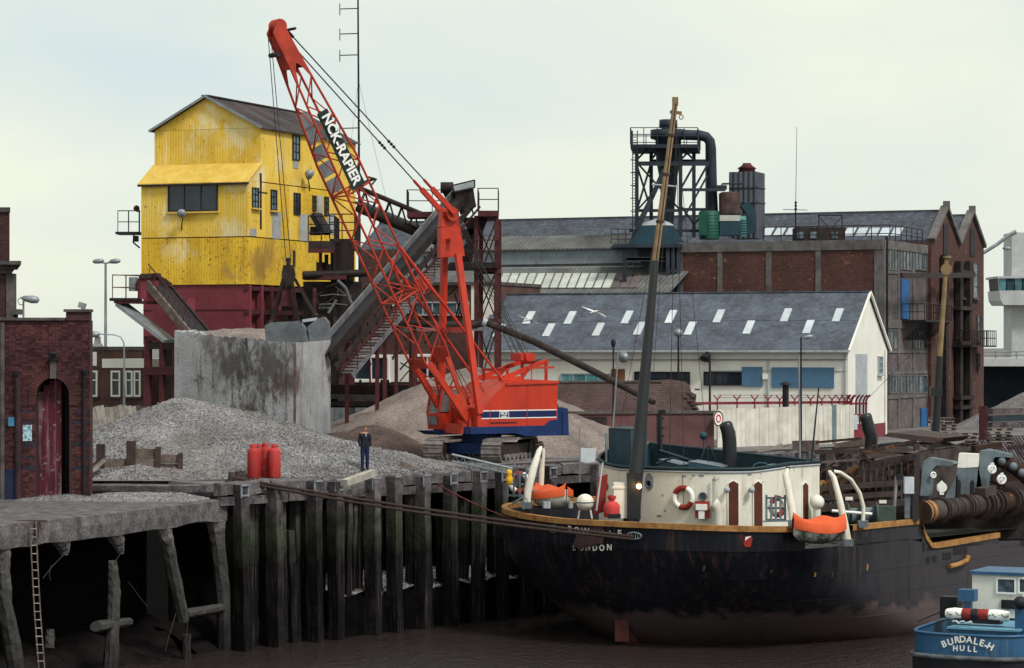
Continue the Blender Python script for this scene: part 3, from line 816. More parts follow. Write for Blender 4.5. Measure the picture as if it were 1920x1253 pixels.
gab = lambda t: z_eave + .03 + (z_apex - z_eave) * (1 - abs(t - YW_ / 2) / (YW_ / 2))
sheet_row(YF2, 0, YW_, z_eave + .05, 0, 7, m_yel, gab)
mside = lambda a, z: m_yel2 if ry.random() < .45 else m_yel
sheet_row(YS, 0, YLEN, z_b, z_m, 14, m_yel2); sheet_row(YS, 0, YLEN, z_m + .03, z_ledge, 14, mside)
sheet_row(YS, YB, YLEN, z_ledge + .03, z_eave, 12, m_yel)
sheet_row(YL, 0, YLEN, z_b, z_ledge, 8, m_yel); sheet_row(YL, YB, YLEN, z_ledge, z_eave, 7, m_yel)
for t in (0,):   # cheek of the lean-to on the right side
    mb = MB(); mb.prism([YS.p(0, z_ledge, -.02), YS.p(YB + .05, z_ledge, -.02), YS.p(YB + .05, z_ledget, -.02)], YS.n3 * .045); part('cladding_sheet', mb, m_yel, yt)
    mb = MB(); mb.prism([YL.p(0, z_ledge, -.02), YL.p(YB + .05, z_ledge, -.02), YL.p(YB + .05, z_ledget, -.02)], YL.n3 * .045); part('cladding_sheet', mb, m_yel, yt)
for i in range(6):  # lean-to roof sheets
    a0, a1 = -.12 + (YW_ + .24) * i / 6, -.12 + (YW_ + .24) * (i + 1) / 6
    mb = MB(); o = ry.uniform(0, .015)
    P = [yp(a0, -.18, z_ledge - .1 + o), yp(a1 + .03, -.18, z_ledge - .1 + o), yp(a1 + .03, YB + .02, z_ledget + .02 + o), yp(a0, YB + .02, z_ledget + .02 + o)]
    mb.prism(P, V((0, 0, .05))); part('lean_to_roof_sheet', mb, m_yroof, yt)
mb = MB(); mb.beam(yp(-.14, -.2, z_ledge - .14), yp(YW_ + .14, -.2, z_ledge - .14), .06, .1); part('gutter', mb, m_soot, yt)
# main roof sheets
for side in (0, 1):
    for i in range(11):
        c0, c1 = YB - .25 + (YLEN - YB + .5) * i / 11, YB - .25 + (YLEN - YB + .5) * (i + 1) / 11 + .03
        o = ry.uniform(0, .03); e = -.22 if side == 0 else YW_ + .22; rz = z_apex + .06 + o; ez = z_eave - .06 + o
        mb = MB(); mb.prism([yp(e, c0, ez), yp(e, c1, ez), yp(YW_ / 2, c1, rz), yp(YW_ / 2, c0, rz)], V((0, 0, .05))); part('roof_sheet', mb, m_croof, yt)
mb = MB(); mb.beam(yp(YW_ / 2, YB - .3, z_apex + .12), yp(YW_ / 2, YLEN + .2, z_apex + .12), .4, .06); part('ridge_cap', mb, m_croof, yt)
for sg in (-1, 1):
    mb = MB(); e = YW_ / 2 + sg * (YW_ / 2 + .22); mb.beam(yp(e, YB - .3, z_eave - .02), yp(YW_ / 2, YB - .3, z_apex + .09), .05, .12); part('barge_board', mb, m_lampg, yt)
def win(wall, x0, y0, x1, y1, par, frame_m, glass_m, nx=1, ny=1, fw=.06, sill=None, off=.05, name='window'):
    t0, _ = wall.hit(x0, y0); t1, _ = wall.hit(x1, y0); _, z1 = wall.hit((x0 + x1) / 2, y0); _, z0 = wall.hit((x0 + x1) / 2, y1)
    if t0 > t1: t0, t1 = t1, t0
    f = MB()
    wall.slab(f, t0, t0 + fw, z0, z1, 0, off); wall.slab(f, t1 - fw, t1, z0, z1, 0, off); wall.slab(f, t0 + fw, t1 - fw, z1 - fw, z1, 0, off); wall.slab(f, t0 + fw, t1 - fw, z0, z0 + fw, 0, off)
    bw_ = fw * .7
    for i in range(1, nx):
        tt = t0 + (t1 - t0) * i / nx; wall.slab(f, tt - bw_ / 2, tt + bw_ / 2, z0 + fw, z1 - fw, 0, off * .9)
    for j in range(1, ny):
        zz = z0 + (z1 - z0) * j / ny; wall.slab(f, t0 + fw, t1 - fw, zz - bw_ / 2, zz + bw_ / 2, 0, off * .85)
    o = part(name, f, frame_m, par)
    for i in range(nx):
        for j in range(ny):
            g_ = MB(); a0 = t0 + fw * .5 + (t1 - t0 - fw) * i / nx; a1 = t0 + fw * .5 + (t1 - t0 - fw) * (i + 1) / nx; b0 = z0 + fw * .5 + (z1 - z0 - fw) * j / ny; b1 = z0 + fw * .5 + (z1 - z0 - fw) * (j + 1) / ny
            wall.slab(g_, a0, a1, b0, b1, .005, off * .5); part('pane', g_, glass_m, o)
    if sill:
        s_ = MB(); wall.slab(s_, t0 - .08, t1 + .08, z0 - .09, z0 - .003, 0, off + .1); part('sill', s_, sill, o)
    return o
win(YF, 316, 345, 409, 397, yt, m_black, m_glassd, 3, 1, .07, m_yroof, .09)
for x0, y0, x1, y1 in ((471, 352, 483, 390), (506, 356, 517, 395), (549, 362, 561, 403), (584, 367, 591, 397), (607, 369, 614, 404), (547, 254, 560, 301)):
    win(YS, x0, y0, x1, y1, yt, m_soot, m_glassb if x0 != 549 else m_glassd, 2, 3, .06, m_yroof if x0 < 540 else None, .10)
for x0, y0, x1, y1 in ((509, 398, 525, 448), (561, 402, 577, 452), (467, 429, 479, 443), (594, 367, 603, 400), (549, 303, 558, 316), (612, 402, 628, 440)):
    mb = MB(); YS.slabpx(mb, x0, y0, x1, y1, .02, .055); part('replacement_sheet', mb, m_patch, yt)
for x0, y0, x1, y1 in ((486, 325, 489, 430), (479, 360, 500, 362), (548, 470, 552, 500)):
    mb = MB(); YS.slabpx(mb, x0, y0, x1, y1, .03, .06); part('conduit', mb, m_soot, yt)
def bulkhead_lamp(wall, x, y, r_, drop, mt):
    p = wall.px(x, y, .5); mb = MB(); mb.lathe([(.04, -.25), (r_ * .5, -.2), (r_, .0), (r_ * .97, .12), (.02, .16)], p, 12, wall.n3 * .8 + V((0, 0, -.5)))
    o = part('floodlight', mb, mt, yt)
    a = wall.px(x, y + drop, .05); mb = MB(); mb.path([a, a + V((0, 0, .3)) + wall.n3 * .02, p - wall.n3 * .15 + V((0, 0, -.05))], .03, 5); part('bracket', mb, m_soot, o)
bulkhead_lamp(YF, 341, 400, .24, 32, m_lampg); bulkhead_lamp(YS, 580, 327, .28, 32, m_lampg)
# crimson base: panelled front, steel bays on the side, legs below
mb = MB(); YF.slab(mb, .06, YW_ - .05, 5.0, z_b - .02, -.3, -.06); part('base_panel', mb, m_crim, yt)
mb = MB(); YF.slab(mb, .06, YW_ - .05, 6.75, 6.8, -.06, -.03); part('base_joint', mb, m_crimd, yt)
for t in (.15, 1.5, 2.6, 5.2, 8.0, 12.6):
    mb = MB(); YS.slab(mb, t, t + .22, 0, z_b - .03, -.25, .02); part('base_column', mb, m_crim if t < 2 else m_crimd, yt)
for z in (7.75, 6.55, 5.1):
    mb = MB(); YS.slab(mb, 0, YLEN, z, z + .22, -.22, -.02); part('base_beam', mb, m_crimd, yt)
mb = MB(); YS.slab(mb, .3, 4.6, 5.2, z_b - .05, -.6, -.4); part('base_panel', mb, m_crim, yt)
mb = MB(); YS.slab(mb, 4.7, YLEN, 0, z_b - .05, -3, -1.0); part('base_panel', mb, m_soot, yt)
for a in (.1, YW_ - .2, 3.0):
    for c_ in (.2, 12.5):
        mb = MB(); mb.beam(yp(a, c_, 0), yp(a, c_, 5.1), .3, .3); part('leg', mb, m_crimd, yt)
# dark crimson hopper frame left of the concrete bin
hf = thing('steel_bin_bay', 'dark crimson steel bin frame below the yellow tower left of the concrete bin', 'steel frame', at(300, 835, 133))
HW = Wall(tuple(at(272, 700, 133))[:2], tuple(at(345, 700, 131.5))[:2])
for x in (275, 301, 325):
    mb = MB(); HW.slabpx(mb, x - 3, 632, x + 4, 860, -.25, 0); part('column', mb, m_crimd, hf)
for y0, y1 in ((630, 640), (688, 698), (698, 703)):
    mb = MB(); HW.slabpx(mb, 271, y0, 335, y1, -.3, .06); part('beam', mb, m_crimd, hf)
mb = MB(); HW.slabpx(mb, 273, 641, 335, 655, -.1, -.02); part('louvre', mb, m_soot, hf)
mb = MB(); HW.slabpx(mb, 273, 640, 335, 860, -1.6, -1.2); part('back_sheet', mb, m_soot, hf)
mb = MB(); HW.slabpx(mb, 270, 560, 335, 632, -1.2, -.6); part('upper_sheet', mb, m_crim, hf)
# ---- railings helper
def railing(name, pts, h, mt, par, rails=2, post=1.0, r=.025):
    pts = [V(p) for p in pts]
    for a, b_ in zip(pts, pts[1:]):
        n = max(1, round((b_ - a).length / post))
        for i in range(n + 1):
            if i == 0 and a is not pts[0]: continue
            p = a.lerp(b_, i / n); mb = MB(); mb.tube(p, p + V((0, 0, h)), r, n=5); part('rail_post', mb, mt, par)
        for k in range(rails):
            zz = V((0, 0, h * (k + 1) / rails)); mb = MB(); mb.tube(a + zz, b_ + zz, r, n=5); part('rail', mb, mt, par)
# balcony on the left side of the tower
bl = thing('tower_balcony', 'small black railed balcony high on the left side of the yellow tower', 'balcony', at(242, 440, 138))
mb = MB(); mb.box(at(243, 438, 138.4), (1.25, 1.6, .12)); part('floor', mb, m_black, bl)
A_, B_, C_ = at(221, 437, 137.7), at(262, 437, 137.7), at(221, 437, 139)
railing('rail', [B_, A_, C_, C_ + V((1.1, 0, 0))], 1.15, m_black, bl, 2, .6, .022)
mb = MB(); mb.path([at(251, 441, 138), at(250, 455, 138), at(262, 465, 138)], .05, 6); mb.box(at(255, 448, 138), (.25, .3, .3)); part('bracket', mb, m_soot, bl)
mb = MB(); mb.ball(at(256, 391, 138), .17, 8); mb.tube(at(256, 396, 138), at(263, 396, 138), .05); part('siren', mb, m_crimd, bl)
# ---- small feed conveyor at left
fc = thing('feed_conveyor', 'short crimson feed conveyor with railed platform sloping down left of the tower', 'conveyor', at(300, 620, 131))
A_, B_ = at(272, 528, 129.5), at(366, 640, 126.5)
dx = (B_ - A_).normalized(); sd = V((dx.y, -dx.x, 0)).normalized()
if sd.y > 0: sd = -sd
for o in (0, 1.1):
    mb = MB(); mb.beam(A_ - sd * o, B_ - sd * o, .12, .42); part('side_channel', mb, m_wood if o == 0 else m_soot, fc)
mb = MB(); mb.beam(A_ - sd * .55 + V((0, 0, .1)), B_ - sd * .55 + V((0, 0, .1)), 1.0, .08); part('belt', mb, m_black, fc)
mb = MB(); mb.beam(at(228, 571, 129.8), at(318, 640, 128.2), .9, .16); part('under_tray', mb, m_lampg, fc)
for i in range(10):
    p = A_.lerp(B_, .06 + i * .1) + V((0, 0, .2)) + sd * .02; mb = MB(); mb.tube(p, p + V((.12, 0, .62)), .02, n=5); part('rail_post', mb, m_crimd, fc)
mb = MB(); mb.tube(A_ + V((.15, 0, .85)), B_ + V((.12, 0, .8)), .03, n=6); part('handrail', mb, m_crimd, fc)
mb = MB(); mb.prism([at(258, 522, 129.3), at(292, 522, 129.3), at(300, 540, 129.3), at(292, 565, 129.3), at(258, 560, 129.3)], V((0, 1.3, 0))); part('head_drum_housing', mb, m_crim, fc)
mb = MB(); mb.prism([at(290, 512, 129.6), at(318, 530, 129.6), at(320, 556, 129.6), at(298, 540, 129.6)], V((0, 1.0, 0))); mb.prism([at(262, 514, 129.2), at(296, 512, 129.2), at(296, 521, 129.2), at(262, 523, 129.2)], V((0, 1.2, 0))); part('hood', mb, m_soot, fc)
mb = MB(); mb.box(at(236, 562, 130), (1.4, 1.4, .14)); part('platform', mb, m_soot, fc)
a, b_, c_ = at(211, 562, 129.2), at(262, 564, 129.2), at(211, 562, 130.6)
railing('rail', [b_, a, c_, c_ + V((1.3, 0, 0))], 1.2, m_crimd, fc, 2, .7, .024)
mb = MB(); mb.tube(at(250, 546, 129.7), at(250, 520, 129.7), .22, n=10); part('motor', mb, m_lampg, fc)
mb = MB(); mb.beam(at(214, 566, 129.4), at(300, 568, 129.4), .12, .16); part('platform_beam', mb, m_crimd, fc)

# ---- concrete bin
m_bin = mat('bin_concrete', (.40, .41, .435), (.29, .29, .305), scale=.7, rough=.92, bump=.5, bscale=7, grain=.2, grainscale=12, streak=1.0, streakcol=(.045, .035, .033), spot=.1, spotcol=(.1, .08, .075), spotscale=2.0, blot=[(at(440, 680, 117.2), 1.5, (.055, .045, .043), .85), (at(505, 690, 116.7), 1.7, (.06, .05, .048), .8), (at(470, 790, 117), 1.5, (.075, .06, .055), .8), (at(540, 720, 116.2), 1.0, (.09, .06, .05), .7), (at(400, 640, 117.6), .9, (.12, .1, .1), .6)])
cb = thing('concrete_bin', 'big square grey concrete aggregate bin with dark run stains, full of gravel', 'bin', at(470, 860, 117))
k0, k1, k2 = at(327, 700, 118.2), at(555, 700, 116.0), at(620, 700, 121.5)
K0, K1, K2 = V((k0.x, k0.y)), V((k1.x, k1.y)), V((k2.x, k2.y)); K3 = K0 + (K2 - K1)
zt_ = 5.55
def binwall(a, b_, th, z1a, z1b, name='wall_panel'):
    d = (b_ - a).normalized(); n_ = V((-d.y, d.x)); ctr = (K0 + K1 + K2 + K3) / 4
    if n_.dot(ctr - a) < 0: n_ = -n_
    mb = MB(); rows = []
    for i in range(17):
        p = a.lerp(b_, i / 16); z = z1a + (z1b - z1a) * i / 16 + ry.uniform(-.05, .05)
        rows.append([V((p.x, p.y, -.2)), V((p.x, p.y, 3.6)), V((p.x, p.y, z)), V((p.x + n_.x * th, p.y + n_.y * th, z + ry.uniform(-.04, .04))), V((p.x + n_.x * th, p.y + n_.y * th, -.2))])
    mb.grid(rows, False); mb.add(rows[0], [(0, 1, 2, 3, 4)]); mb.add(rows[-1], [(4, 3, 2, 1, 0)])
    part(name, mb, m_bin, cb)
K01 = K0.lerp(K1, .42)
binwall(K0, K01, .4, 5.6, 5.35); binwall(K01, K1, .4, 5.35, 5.05); binwall(K1, K2, .4, 5.3, 5.6); binwall(K2, K3, .4, 5.6, 5.6); binwall(K3, K0, .4, 5.6, 5.6)
mb = MB(); P = []
for i in range(25):
    row = []
    for j in range(13):
        p = K0.lerp(K1, .02 + .96 * i / 24) + (K2 - K1) * (.01 + .97 * j / 12)
        row.append(V((p.x, p.y, 4.95 + .75 * math.sin(math.pi * min(1, .12 + .92 * i / 24)) ** .5 * math.sin(math.pi * min(1, .05 + j / 13)) ** .5 + .14 * fb(p.x, p.y, 1.2))))
    P.append(row)
mb.grid(P); part('gravel_fill', mb, m_sand, cb, kind='stuff')
bw_ = Wall(tuple(K0), tuple(K1))
mb = MB(); bw_.slabpx(mb, 549, 645, 555, 835, .0, .02); part('rust_stained_joint', mb, mat('rust_stain', (.09, .05, .04), (.2, .15, .14), rough=.9), cb)

# ---- far brick house behind the heap
m_brickf = mat('far_brick', (.16, .065, .055), (.10, .042, .04), scale=.9, rough=.9, brick=(.24, .08, .012), mortar=(.13, .10, .09), bump=.3, streak=.3)
bh = thing('low_brick_house', 'low brick house with white parapet and sash windows behind the gravel heap', 'building', at(225, 790, 148))
HD = Wall(tuple(at(110, 700, 150))[:2], tuple(at(283, 700, 148))[:2])
mb = MB(); HD.slabpx(mb, 110, 690, 283, 830, -5, 0); part('wall', mb, m_brickf, bh)
mb = MB(); HD.slabpx(mb, 193, 673, 285, 690, -5.1, .1); part('parapet', mb, m_whitep, bh)
mb = MB(); HD.slabpx(mb, 110, 657, 195, 690, -5, .02); part('upper_wall', mb, m_brickf, bh)
mb = MB(); HD.slabpx(mb, 110, 650, 197, 657, -5.1, .08); part('coping', mb, m_stoned, bh)
mb = MB(); mb.lathe([(.35, 0), (.2, .2), (.16, .5), (.2, .55)], HD.px(183, 650, -1), 8); part('chimney_pot', mb, m_bin, bh)
mb = MB(); HD.slabpx(mb, 238, 660, 243, 673, -2, -1.8); part('flue', mb, m_soot, bh)
for x0, x1 in ((167, 184), (209, 227), (236, 250), (252, 265)):
    win(HD, x0, 695, x1, 744, bh, m_whitep, m_glassd, 1, 1, .1, m_stoned, .1)
    mb = MB(); HD.slabpx(mb, x0 + 1, 712, x1 - 1, 714, .08, .13); part('glazing_bar', mb, m_whitep, bh)
mb = MB(); HD.slabpx(mb, 168, 660, 182, 686, .02, .05); part('white_panel', mb, m_whitep, bh)
mb = MB(); HD.slabpx(mb, 228, 692, 234, 800, .0, .15); part('pilaster', mb, m_brickf, bh)
# leaning board fence
lf = thing('board_fence', 'row of pale leaning boards behind the left flank of the gravel heap', 'fence', at(225, 800, 111))
for i in range(15):
    x = 166 + i * 8.6
    mb = MB(); y0 = 762 - i * .1; mb.beam(at(x + 2, 830, 111.5 + i * .1), at(x - 10, y0 + ry.uniform(-2, 3), 111.5 + i * .1), .03, .178, up=V((1, 0, 0))); part('board', mb, m_woodp if i < 12 else m_wood, lf)
# ---- street lamps at left
def lamp_post(label, base, pts, heads, r, mt, group='lamp posts'):
    t = thing('lamp_post', label, 'lamp post', base, group)
    mb = MB(); mb.tube(base, pts[0][0], r, r * .6, 8); part('column', mb, mt, t)
    for p in pts[1:]:
        mb = MB(); mb.path(p, r * .5, 6); part('arm', mb, mt, t)
    for h, ax in heads:
        mb = MB(); mb.lathe([(.03, -.35), (.13, -.25), (.17, .05), (.13, .3), (.02, .38)], h, 10, ax); part('lamp_head', mb, m_lampg, t)
    return t
b0 = at(198, 800, 165); tp = at(198, 494, 165)
lamp_post('tall thin lamp post with two heads left of the yellow tower', b0, [[tp], [tp, at(180, 490, 165)], [tp, at(216, 490, 165)]], [(at(184, 490, 165), V((1, 0, .1))), (at(215, 490, 165), V((1, 0, .1)))], .12, m_lampg)
b0 = at(233, 800, 135); tp = at(233, 655, 135)
lamp_post('curved single arm lamp post in front of the low brick house', b0, [[tp], [tp, at(232, 642, 135), at(226, 632, 135), at(214, 628, 135), at(176, 626, 135)]], [(at(174, 627, 135), V((1, 0, 0)))], .07, m_lampg)
# ---- radio mast with dipoles
am = thing('radio_mast', 'very thin tall radio mast with short side dipoles behind the crane boom', 'mast', at(676, 800, 165))
mb = MB(); mb.tube(at(676, 800, 165), at(671, -40, 165), .10, .05, 6); part('mast_tube', mb, m_black, am)
for y in (-30, 16, 63, 103, 240):
    mb = MB(); mb.tube(at(672.5, y, 165), at(637, y + 1, 165), .035, n=5); part('dipole_arm', mb, m_black, am)
    mb = MB(); mb.tube(at(637, y - 9, 165), at(637, y + 13, 165), .04, n=5); part('dipole', mb, m_lampg, am)
for x in (640, 735):
    mb = MB(); mb.tube(at(672, 150, 165), at(x, 420, 166), .012, n=4); part('guy_wire', mb, m_lampg, am)
# ================================================================ crawler crane
m_red = mat('crane_red', (.52, .034, .012), (.40, .025, .011), scale=.8, rough=.42, spot=.08, spotcol=(.12, .03, .015), spotscale=5, streak=.5, streakcol=(.22, .025, .015), spec=.4, pstreak=(.25, (.5, .12, .08)))
m_redd = mat('boom_red', (.47, .055, .03), (.32, .034, .022), scale=1.5, rough=.55, spot=.2, spotcol=(.10, .03, .02), spotscale=6)
m_blue = mat('crane_blue', (.012, .035, .13), (.009, .025, .09), scale=1.2, rough=.5, spot=.1, spotcol=(.03, .03, .05))
m_navy = mat('stripe_navy', (.012, .02, .08), rough=.5)
m_stripe = mat('stripe_white', (.8, .8, .78), rough=.5)
m_shoe = mat('track_shoe', (.23, .21, .20), (.12, .10, .10), scale=3, rough=.8, bump=.5, spot=.2, spotcol=(.06, .03, .02), rnd=.2)
m_wire = mat('wire_rope', (.03, .028, .03), (.05, .045, .045), rough=.6)
m_grab = mat('grab_steel', (.17, .19, .215), (.10, .11, .125), scale=1.5, rough=.55, metal=.3, spot=.25, spotcol=(.06, .04, .035), bump=.2)
cF = V((-.82, -.572, 0)).normalized(); cN = V((-cF.y, cF.x, 0))       # forward, near side
if cN.y > 0: cN = -cN
F0 = V((-2.28, 114.0, 1.7))
CR = thing('crawler_crane', 'red and blue crawler crane with tall lattice boom standing on the quay', 'crane', F0 - cF * 1.2 - V((0, 0, 1.7)))
def cp(t, n, z):       # t metres behind the boom foot, n to the near side, z above the quay
    p = F0 - cF * t + cN * n
    return V((p.x, p.y, z))
# house
hw = 1.45
prof = [(.0, 1.5), (.0, 2.3), (.35, 2.42), (1.5, 3.38), (2.6, 3.5), (4.16, 3.42), (4.16, 1.5)]
mb = MB(); mb.prism([cp(t, hw, z) for t, z in prof], -cN * (hw + .35)); house = part('house', mb, m_red, CR)
mb = MB(); mb.prism([cp(t, -.35, z) for t, z in [(.9, 1.5), (.9, 2.6), (1.5, 3.36), (4.1, 3.38), (4.1, 1.5)]], -cN * 1.1); part('far_house', mb, m_redd, CR)
mb = MB(); mb.beam(cp(1.45, hw + .02, 3.3), cp(4.2, hw + .02, 3.36), .1, .1); part('roof_gutter', mb, m_red, house)
for t in (.62, 2.55):
    mb = MB(); mb.beam(cp(t, hw + .005, 1.52), cp(t, hw + .005, 2.55 if t < 1 else 3.3), .02, .035, up=cF); part('door_seam', mb, m_redd, house)
mb = MB(); mb.prism([cp(t, hw + .012, z) for t, z in [(-.35, 1.5), (-.35, 1.2), (1.9, 1.2), (2.5, 1.06), (4.2, 1.06), (4.2, 1.75), (3.75, 1.72), (3.45, 1.5)]], -cN * (2 * hw)); part('base_frame', mb, m_blue, CR)
mb = MB(); mb.prism([cp(t, hw - .1, z) for t, z in [(4.17, 1.05), (4.17, 2.22), (4.45, 2.28), (4.8, 2.2), (4.85, 1.05)]], -cN * (2 * hw - .2)); cwt = part('counterweight', mb, m_blue, CR)
for n in (hw - .3, hw - .7):
    mb = MB(); mb.tube(cp(4.35, n, 2.2), cp(4.35, n, 2.4), .07, n=6); part('lifting_eye', mb, m_blue, cwt)
mb = MB(); mb.beam(cp(4.5, hw - .08, 1.1), cp(4.5, hw - .08, 2.1), .03, .06, up=cF); part('seam', mb, m_navy, cwt)
# stripe and maker's plate
for t0, t1 in ((.18, .60), (.64, 4.1)):
    for z0, z1, m_, o in ((1.87, 2.15, m_navy, .012), (2.15, 2.19, m_stripe, .014), (1.83, 1.87, m_stripe, .014)):
        mb = MB(); P = [cp(t0, hw, z0), cp(t1, hw, z0), cp(t1, hw, z1), cp(t0, hw, z1)]; mb.prism(P, cN * o); part('stripe', mb, m_, house)
mb = MB()
for a, b_, c_, d_ in ((1.1, 1.6, 2.13, 2.15), (1.1, 1.6, 1.87, 1.89), (1.1, 1.12, 1.87, 2.15), (1.58, 1.6, 1.87, 2.15)):
    mb.prism([cp(a, hw, c_), cp(b_, hw, c_), cp(b_, hw, d_), cp(a, hw, d_)], cN * .02)
part('plate_border', mb, m_stripe, house)
RD = -cF     # reading direction on the near side
link('maker_lettering', text_mesh('NCK', .17, cp(1.35, hw + .012, 2.05), RD, ZV, .004), m_stripe, house)
link('maker_lettering', text_mesh('RAPIER', .085, cp(1.35, hw + .012, 1.925), RD, ZV, .004), m_stripe, house)
mb = MB(); mb.prism([cp(.66, hw, 1.62), cp(2.0, hw, 1.62), cp(2.0, hw, 1.69), cp(.66, hw, 1.69)], cN * .01); part('owner_strip', mb, m_crimd, house)
# cab, on the far side, forward
mb = MB()
cabp = [(-.62, 1.35), (-.70, 2.1), (-.5, 3.1), (.55, 3.15), (.6, 1.35)]
mb.prism([cp(t, -1.45, z) for t, z in [(-.62, 1.35), (-.70, 2.05), (.6, 2.05), (.6, 1.35)]], cN * .95)
cab = part('cab', mb, m_red, CR)
mb = MB(); mb.prism([cp(t, -1.5, z) for t, z in [(-.5, 3.1), (-.48, 3.18), (.62, 3.2), (.62, 3.1)]], cN * 1.05); part('cab_roof', mb, m_red, cab)
for n in (-1.42, -.53):
    for a, b_ in (((-.68, 2.05), (-.48, 3.1)), ((.55, 2.05), (.55, 3.1)), ((-.1, 2.05), (-.05, 3.1))):
        mb = MB(); mb.beam(cp(a[0], n, a[1]), cp(b_[0], n, b_[1]), .07, .09); part('cab_pillar', mb, m_red, cab)
m_pane = mat('dusty_pane', (.10, .11, .11), (.2, .2, .19), scale=1.5, rough=.15, spec=.5)
mb = MB(); mb.add([cp(-.66, -1.4, 2.07), cp(-.66, -.55, 2.07), cp(-.47, -.55, 3.08), cp(-.47, -1.4, 3.08)], [(0, 1, 2, 3)]); part('windscreen', mb, m_pane, cab)
mb = MB(); mb.prism([cp(-.67, -1.3, 1.55), cp(-.67, -.65, 1.55), cp(-.7, -.65, 1.9), cp(-.7, -1.3, 1.9)], cF * .03); part('lower_pane', mb, m_pane, cab)
mb = MB(); mb.prism([cp(-.6, -.55, 2.1), cp(.5, -.55, 2.1), cp(.5, -.55, 3.05), cp(-.45, -.55, 3.05)], cN * .02); part('side_pane', mb, m_pane, cab)
mb = MB(); mb.prism([cp(t, -1.6, z) for t, z in [(-1.1, 1.3), (.7, 1.3), (.7, 1.15), (-.7, 1.12)]], cN * 1.2); part('cab_step', mb, m_blue, CR)
# machinery deck between the boom feet
mb = MB(); mb.prism([cp(t, .9, z) for t, z in [(-.45, 1.2), (-.45, 1.62), (.9, 1.62), (.9, 1.2)]], -cN * 1.5); part('front_deck', mb, m_redd, CR)
for t, n, z, r_, l in ((.3, -.3, 2.05, .34, 1.0), (.75, -.2, 2.55, .3, .9)):
    mb = MB(); mb.tube(cp(t, n - l / 2, z), cp(t, n + l / 2, z), r_, n=14); mb.tube(cp(t, n - l / 2 - .05, z), cp(t, n - l / 2, z), r_ + .12, n=14); mb.tube(cp(t, n + l / 2, z), cp(t, n + l / 2 + .05, z), r_ + .12, n=14); part('winch_drum', mb, m_redd, CR)
for n in (-.75, .75):
    mb = MB(); mb.prism([cp(t, n, z) for t, z in [(-.25, 1.3), (-.2, 2.0), (.2, 2.05), (.5, 1.3)]], cN * .08); mb.prism([cp(t, n + .25, z) for t, z in [(-.2, 1.3), (-.15, 1.9), (.15, 1.9), (.4, 1.3)]], cN * .06); part('boom_foot_lug', mb, m_redd, CR)
mb = MB()
for i in range(26):
    p = cp(random.uniform(-.4, .8), random.uniform(-.5, 1.1), random.uniform(1.5, 2.3)); mb.beam(p, p + V((random.uniform(-.3, .3), random.uniform(-.3, .3), random.uniform(.1, .5))), .05)
part('linkage', mb, m_redd, CR)
# boom
TIP = V((-9.66, 108.9, 17.86)); bd = (TIP - F0).normalized(); BL = (TIP - F0).length; be = bd.cross(cN).normalized()
if be.z < 0: be = -be
def bp_(l, n, e): return F0 + bd * l + cN * n + be * e
def sec(l):        # half width, half depth at distance l
    if l < 3.2: f = l / 3.2; return .85 + (.62 - .85) * f, .05 + .57 * f
    if l < 12.5: return .62, .62
    f = (l - 12.5) / (BL - 12.5); return .62 - .36 * f, .62 - .38 * f
def chp(l, a, b_): w_, d_ = sec(l); return bp_(l, a * w_, b_ * d_)
mb = MB()      # plated head and foot
for a in (-1, 1):
    L0, L1 = BL - 2.5, BL + .1
    P = [chp(L0, a, -1), chp(L0 + .7, a, -.5), chp(L0 + .95, a, 0), chp(L0 + .7, a, .5), chp(L0, a, 1), chp(BL - 1.0, a, 1.05), chp(L1, a, 1.3), chp(L1 + .2, a, .3), chp(L1 - .15, a, -1.4)]
    mb.prism(P, cN * .04)
mb.prism([chp(BL - 1.9, -1, 1), chp(BL - 1.9, 1, 1), chp(BL, 1, 1.2), chp(BL, -1, 1.2)], be * .04)
mb.prism([chp(BL - 1.7, -1, -1), chp(BL - 1.7, 1, -1), chp(BL - .2, 1, -1.4), chp(BL - .2, -1, -1.4)], be * .04)
boom = part('boom', mb, m_redd, CR)
ls = [0, 1.2, 3.2, 6.3, 9.4, 12.5, 15.6, BL - 2.2]
for a in (-1, 1):
    for b_ in (-1, 1):
        mb = MB(); mb.path([chp(l, a, b_) for l in ls + [BL]], .052, 8); part('chord', mb, m_redd, boom)
np_ = 15; st = 1.0; sp = (BL - 2.3 - st) / np_
def bar(p, q_, r_=.031, nm='lacing_bar'):
    mb = MB(); mb.tube(p, q_, r_, n=6); part(nm, mb, m_redd, boom)
for i in range(np_):
    l0, l1 = st + sp * i, st + sp * (i + 1)
    if i % 2: l0, l1 = l1, l0
    for a in (-1, 1):
        if i > 1: bar(chp(l0, a, -1), chp(l1, a, 1))
        bar(chp(l0, -1, a), chp(l1, 1, a), .028)
    if i % 5 == 0 and i:
        l = st + sp * i
        for a in (-1, 1): bar(chp(l, a, -1), chp(l, a, 1), .04, 'frame_bar'); bar(chp(l, -1, a), chp(l, 1, a), .04, 'frame_bar')
        bar(chp(l, -1, -1), chp(l, 1, 1), .03, 'frame_bar'); bar(chp(l, 1, -1), chp(l, -1, 1), .03, 'frame_bar')
for a in (-1, 1):      # solid butt legs
    mb = MB(); mb.beam(bp_(-.1, a * .85, 0), chp(3.1, a, -.75), .2, .30, w2=.14, h2=.22); part('butt_leg', mb, m_red, boom)
    mb = MB(); mb.beam(bp_(.3, a * .83, .1), chp(2.9, a, .8), .14, .2, w2=.1, h2=.16); part('butt_leg', mb, m_redd, boom)
for a in (-1, 1):      # foot web plates
    mb = MB(); P = [chp(0, a, -4), chp(1.3, a, -1), chp(1.3, a, 1), chp(0, a, 4)]; mb.prism(P, cN * .05); part('foot_plate', mb, m_red, boom)
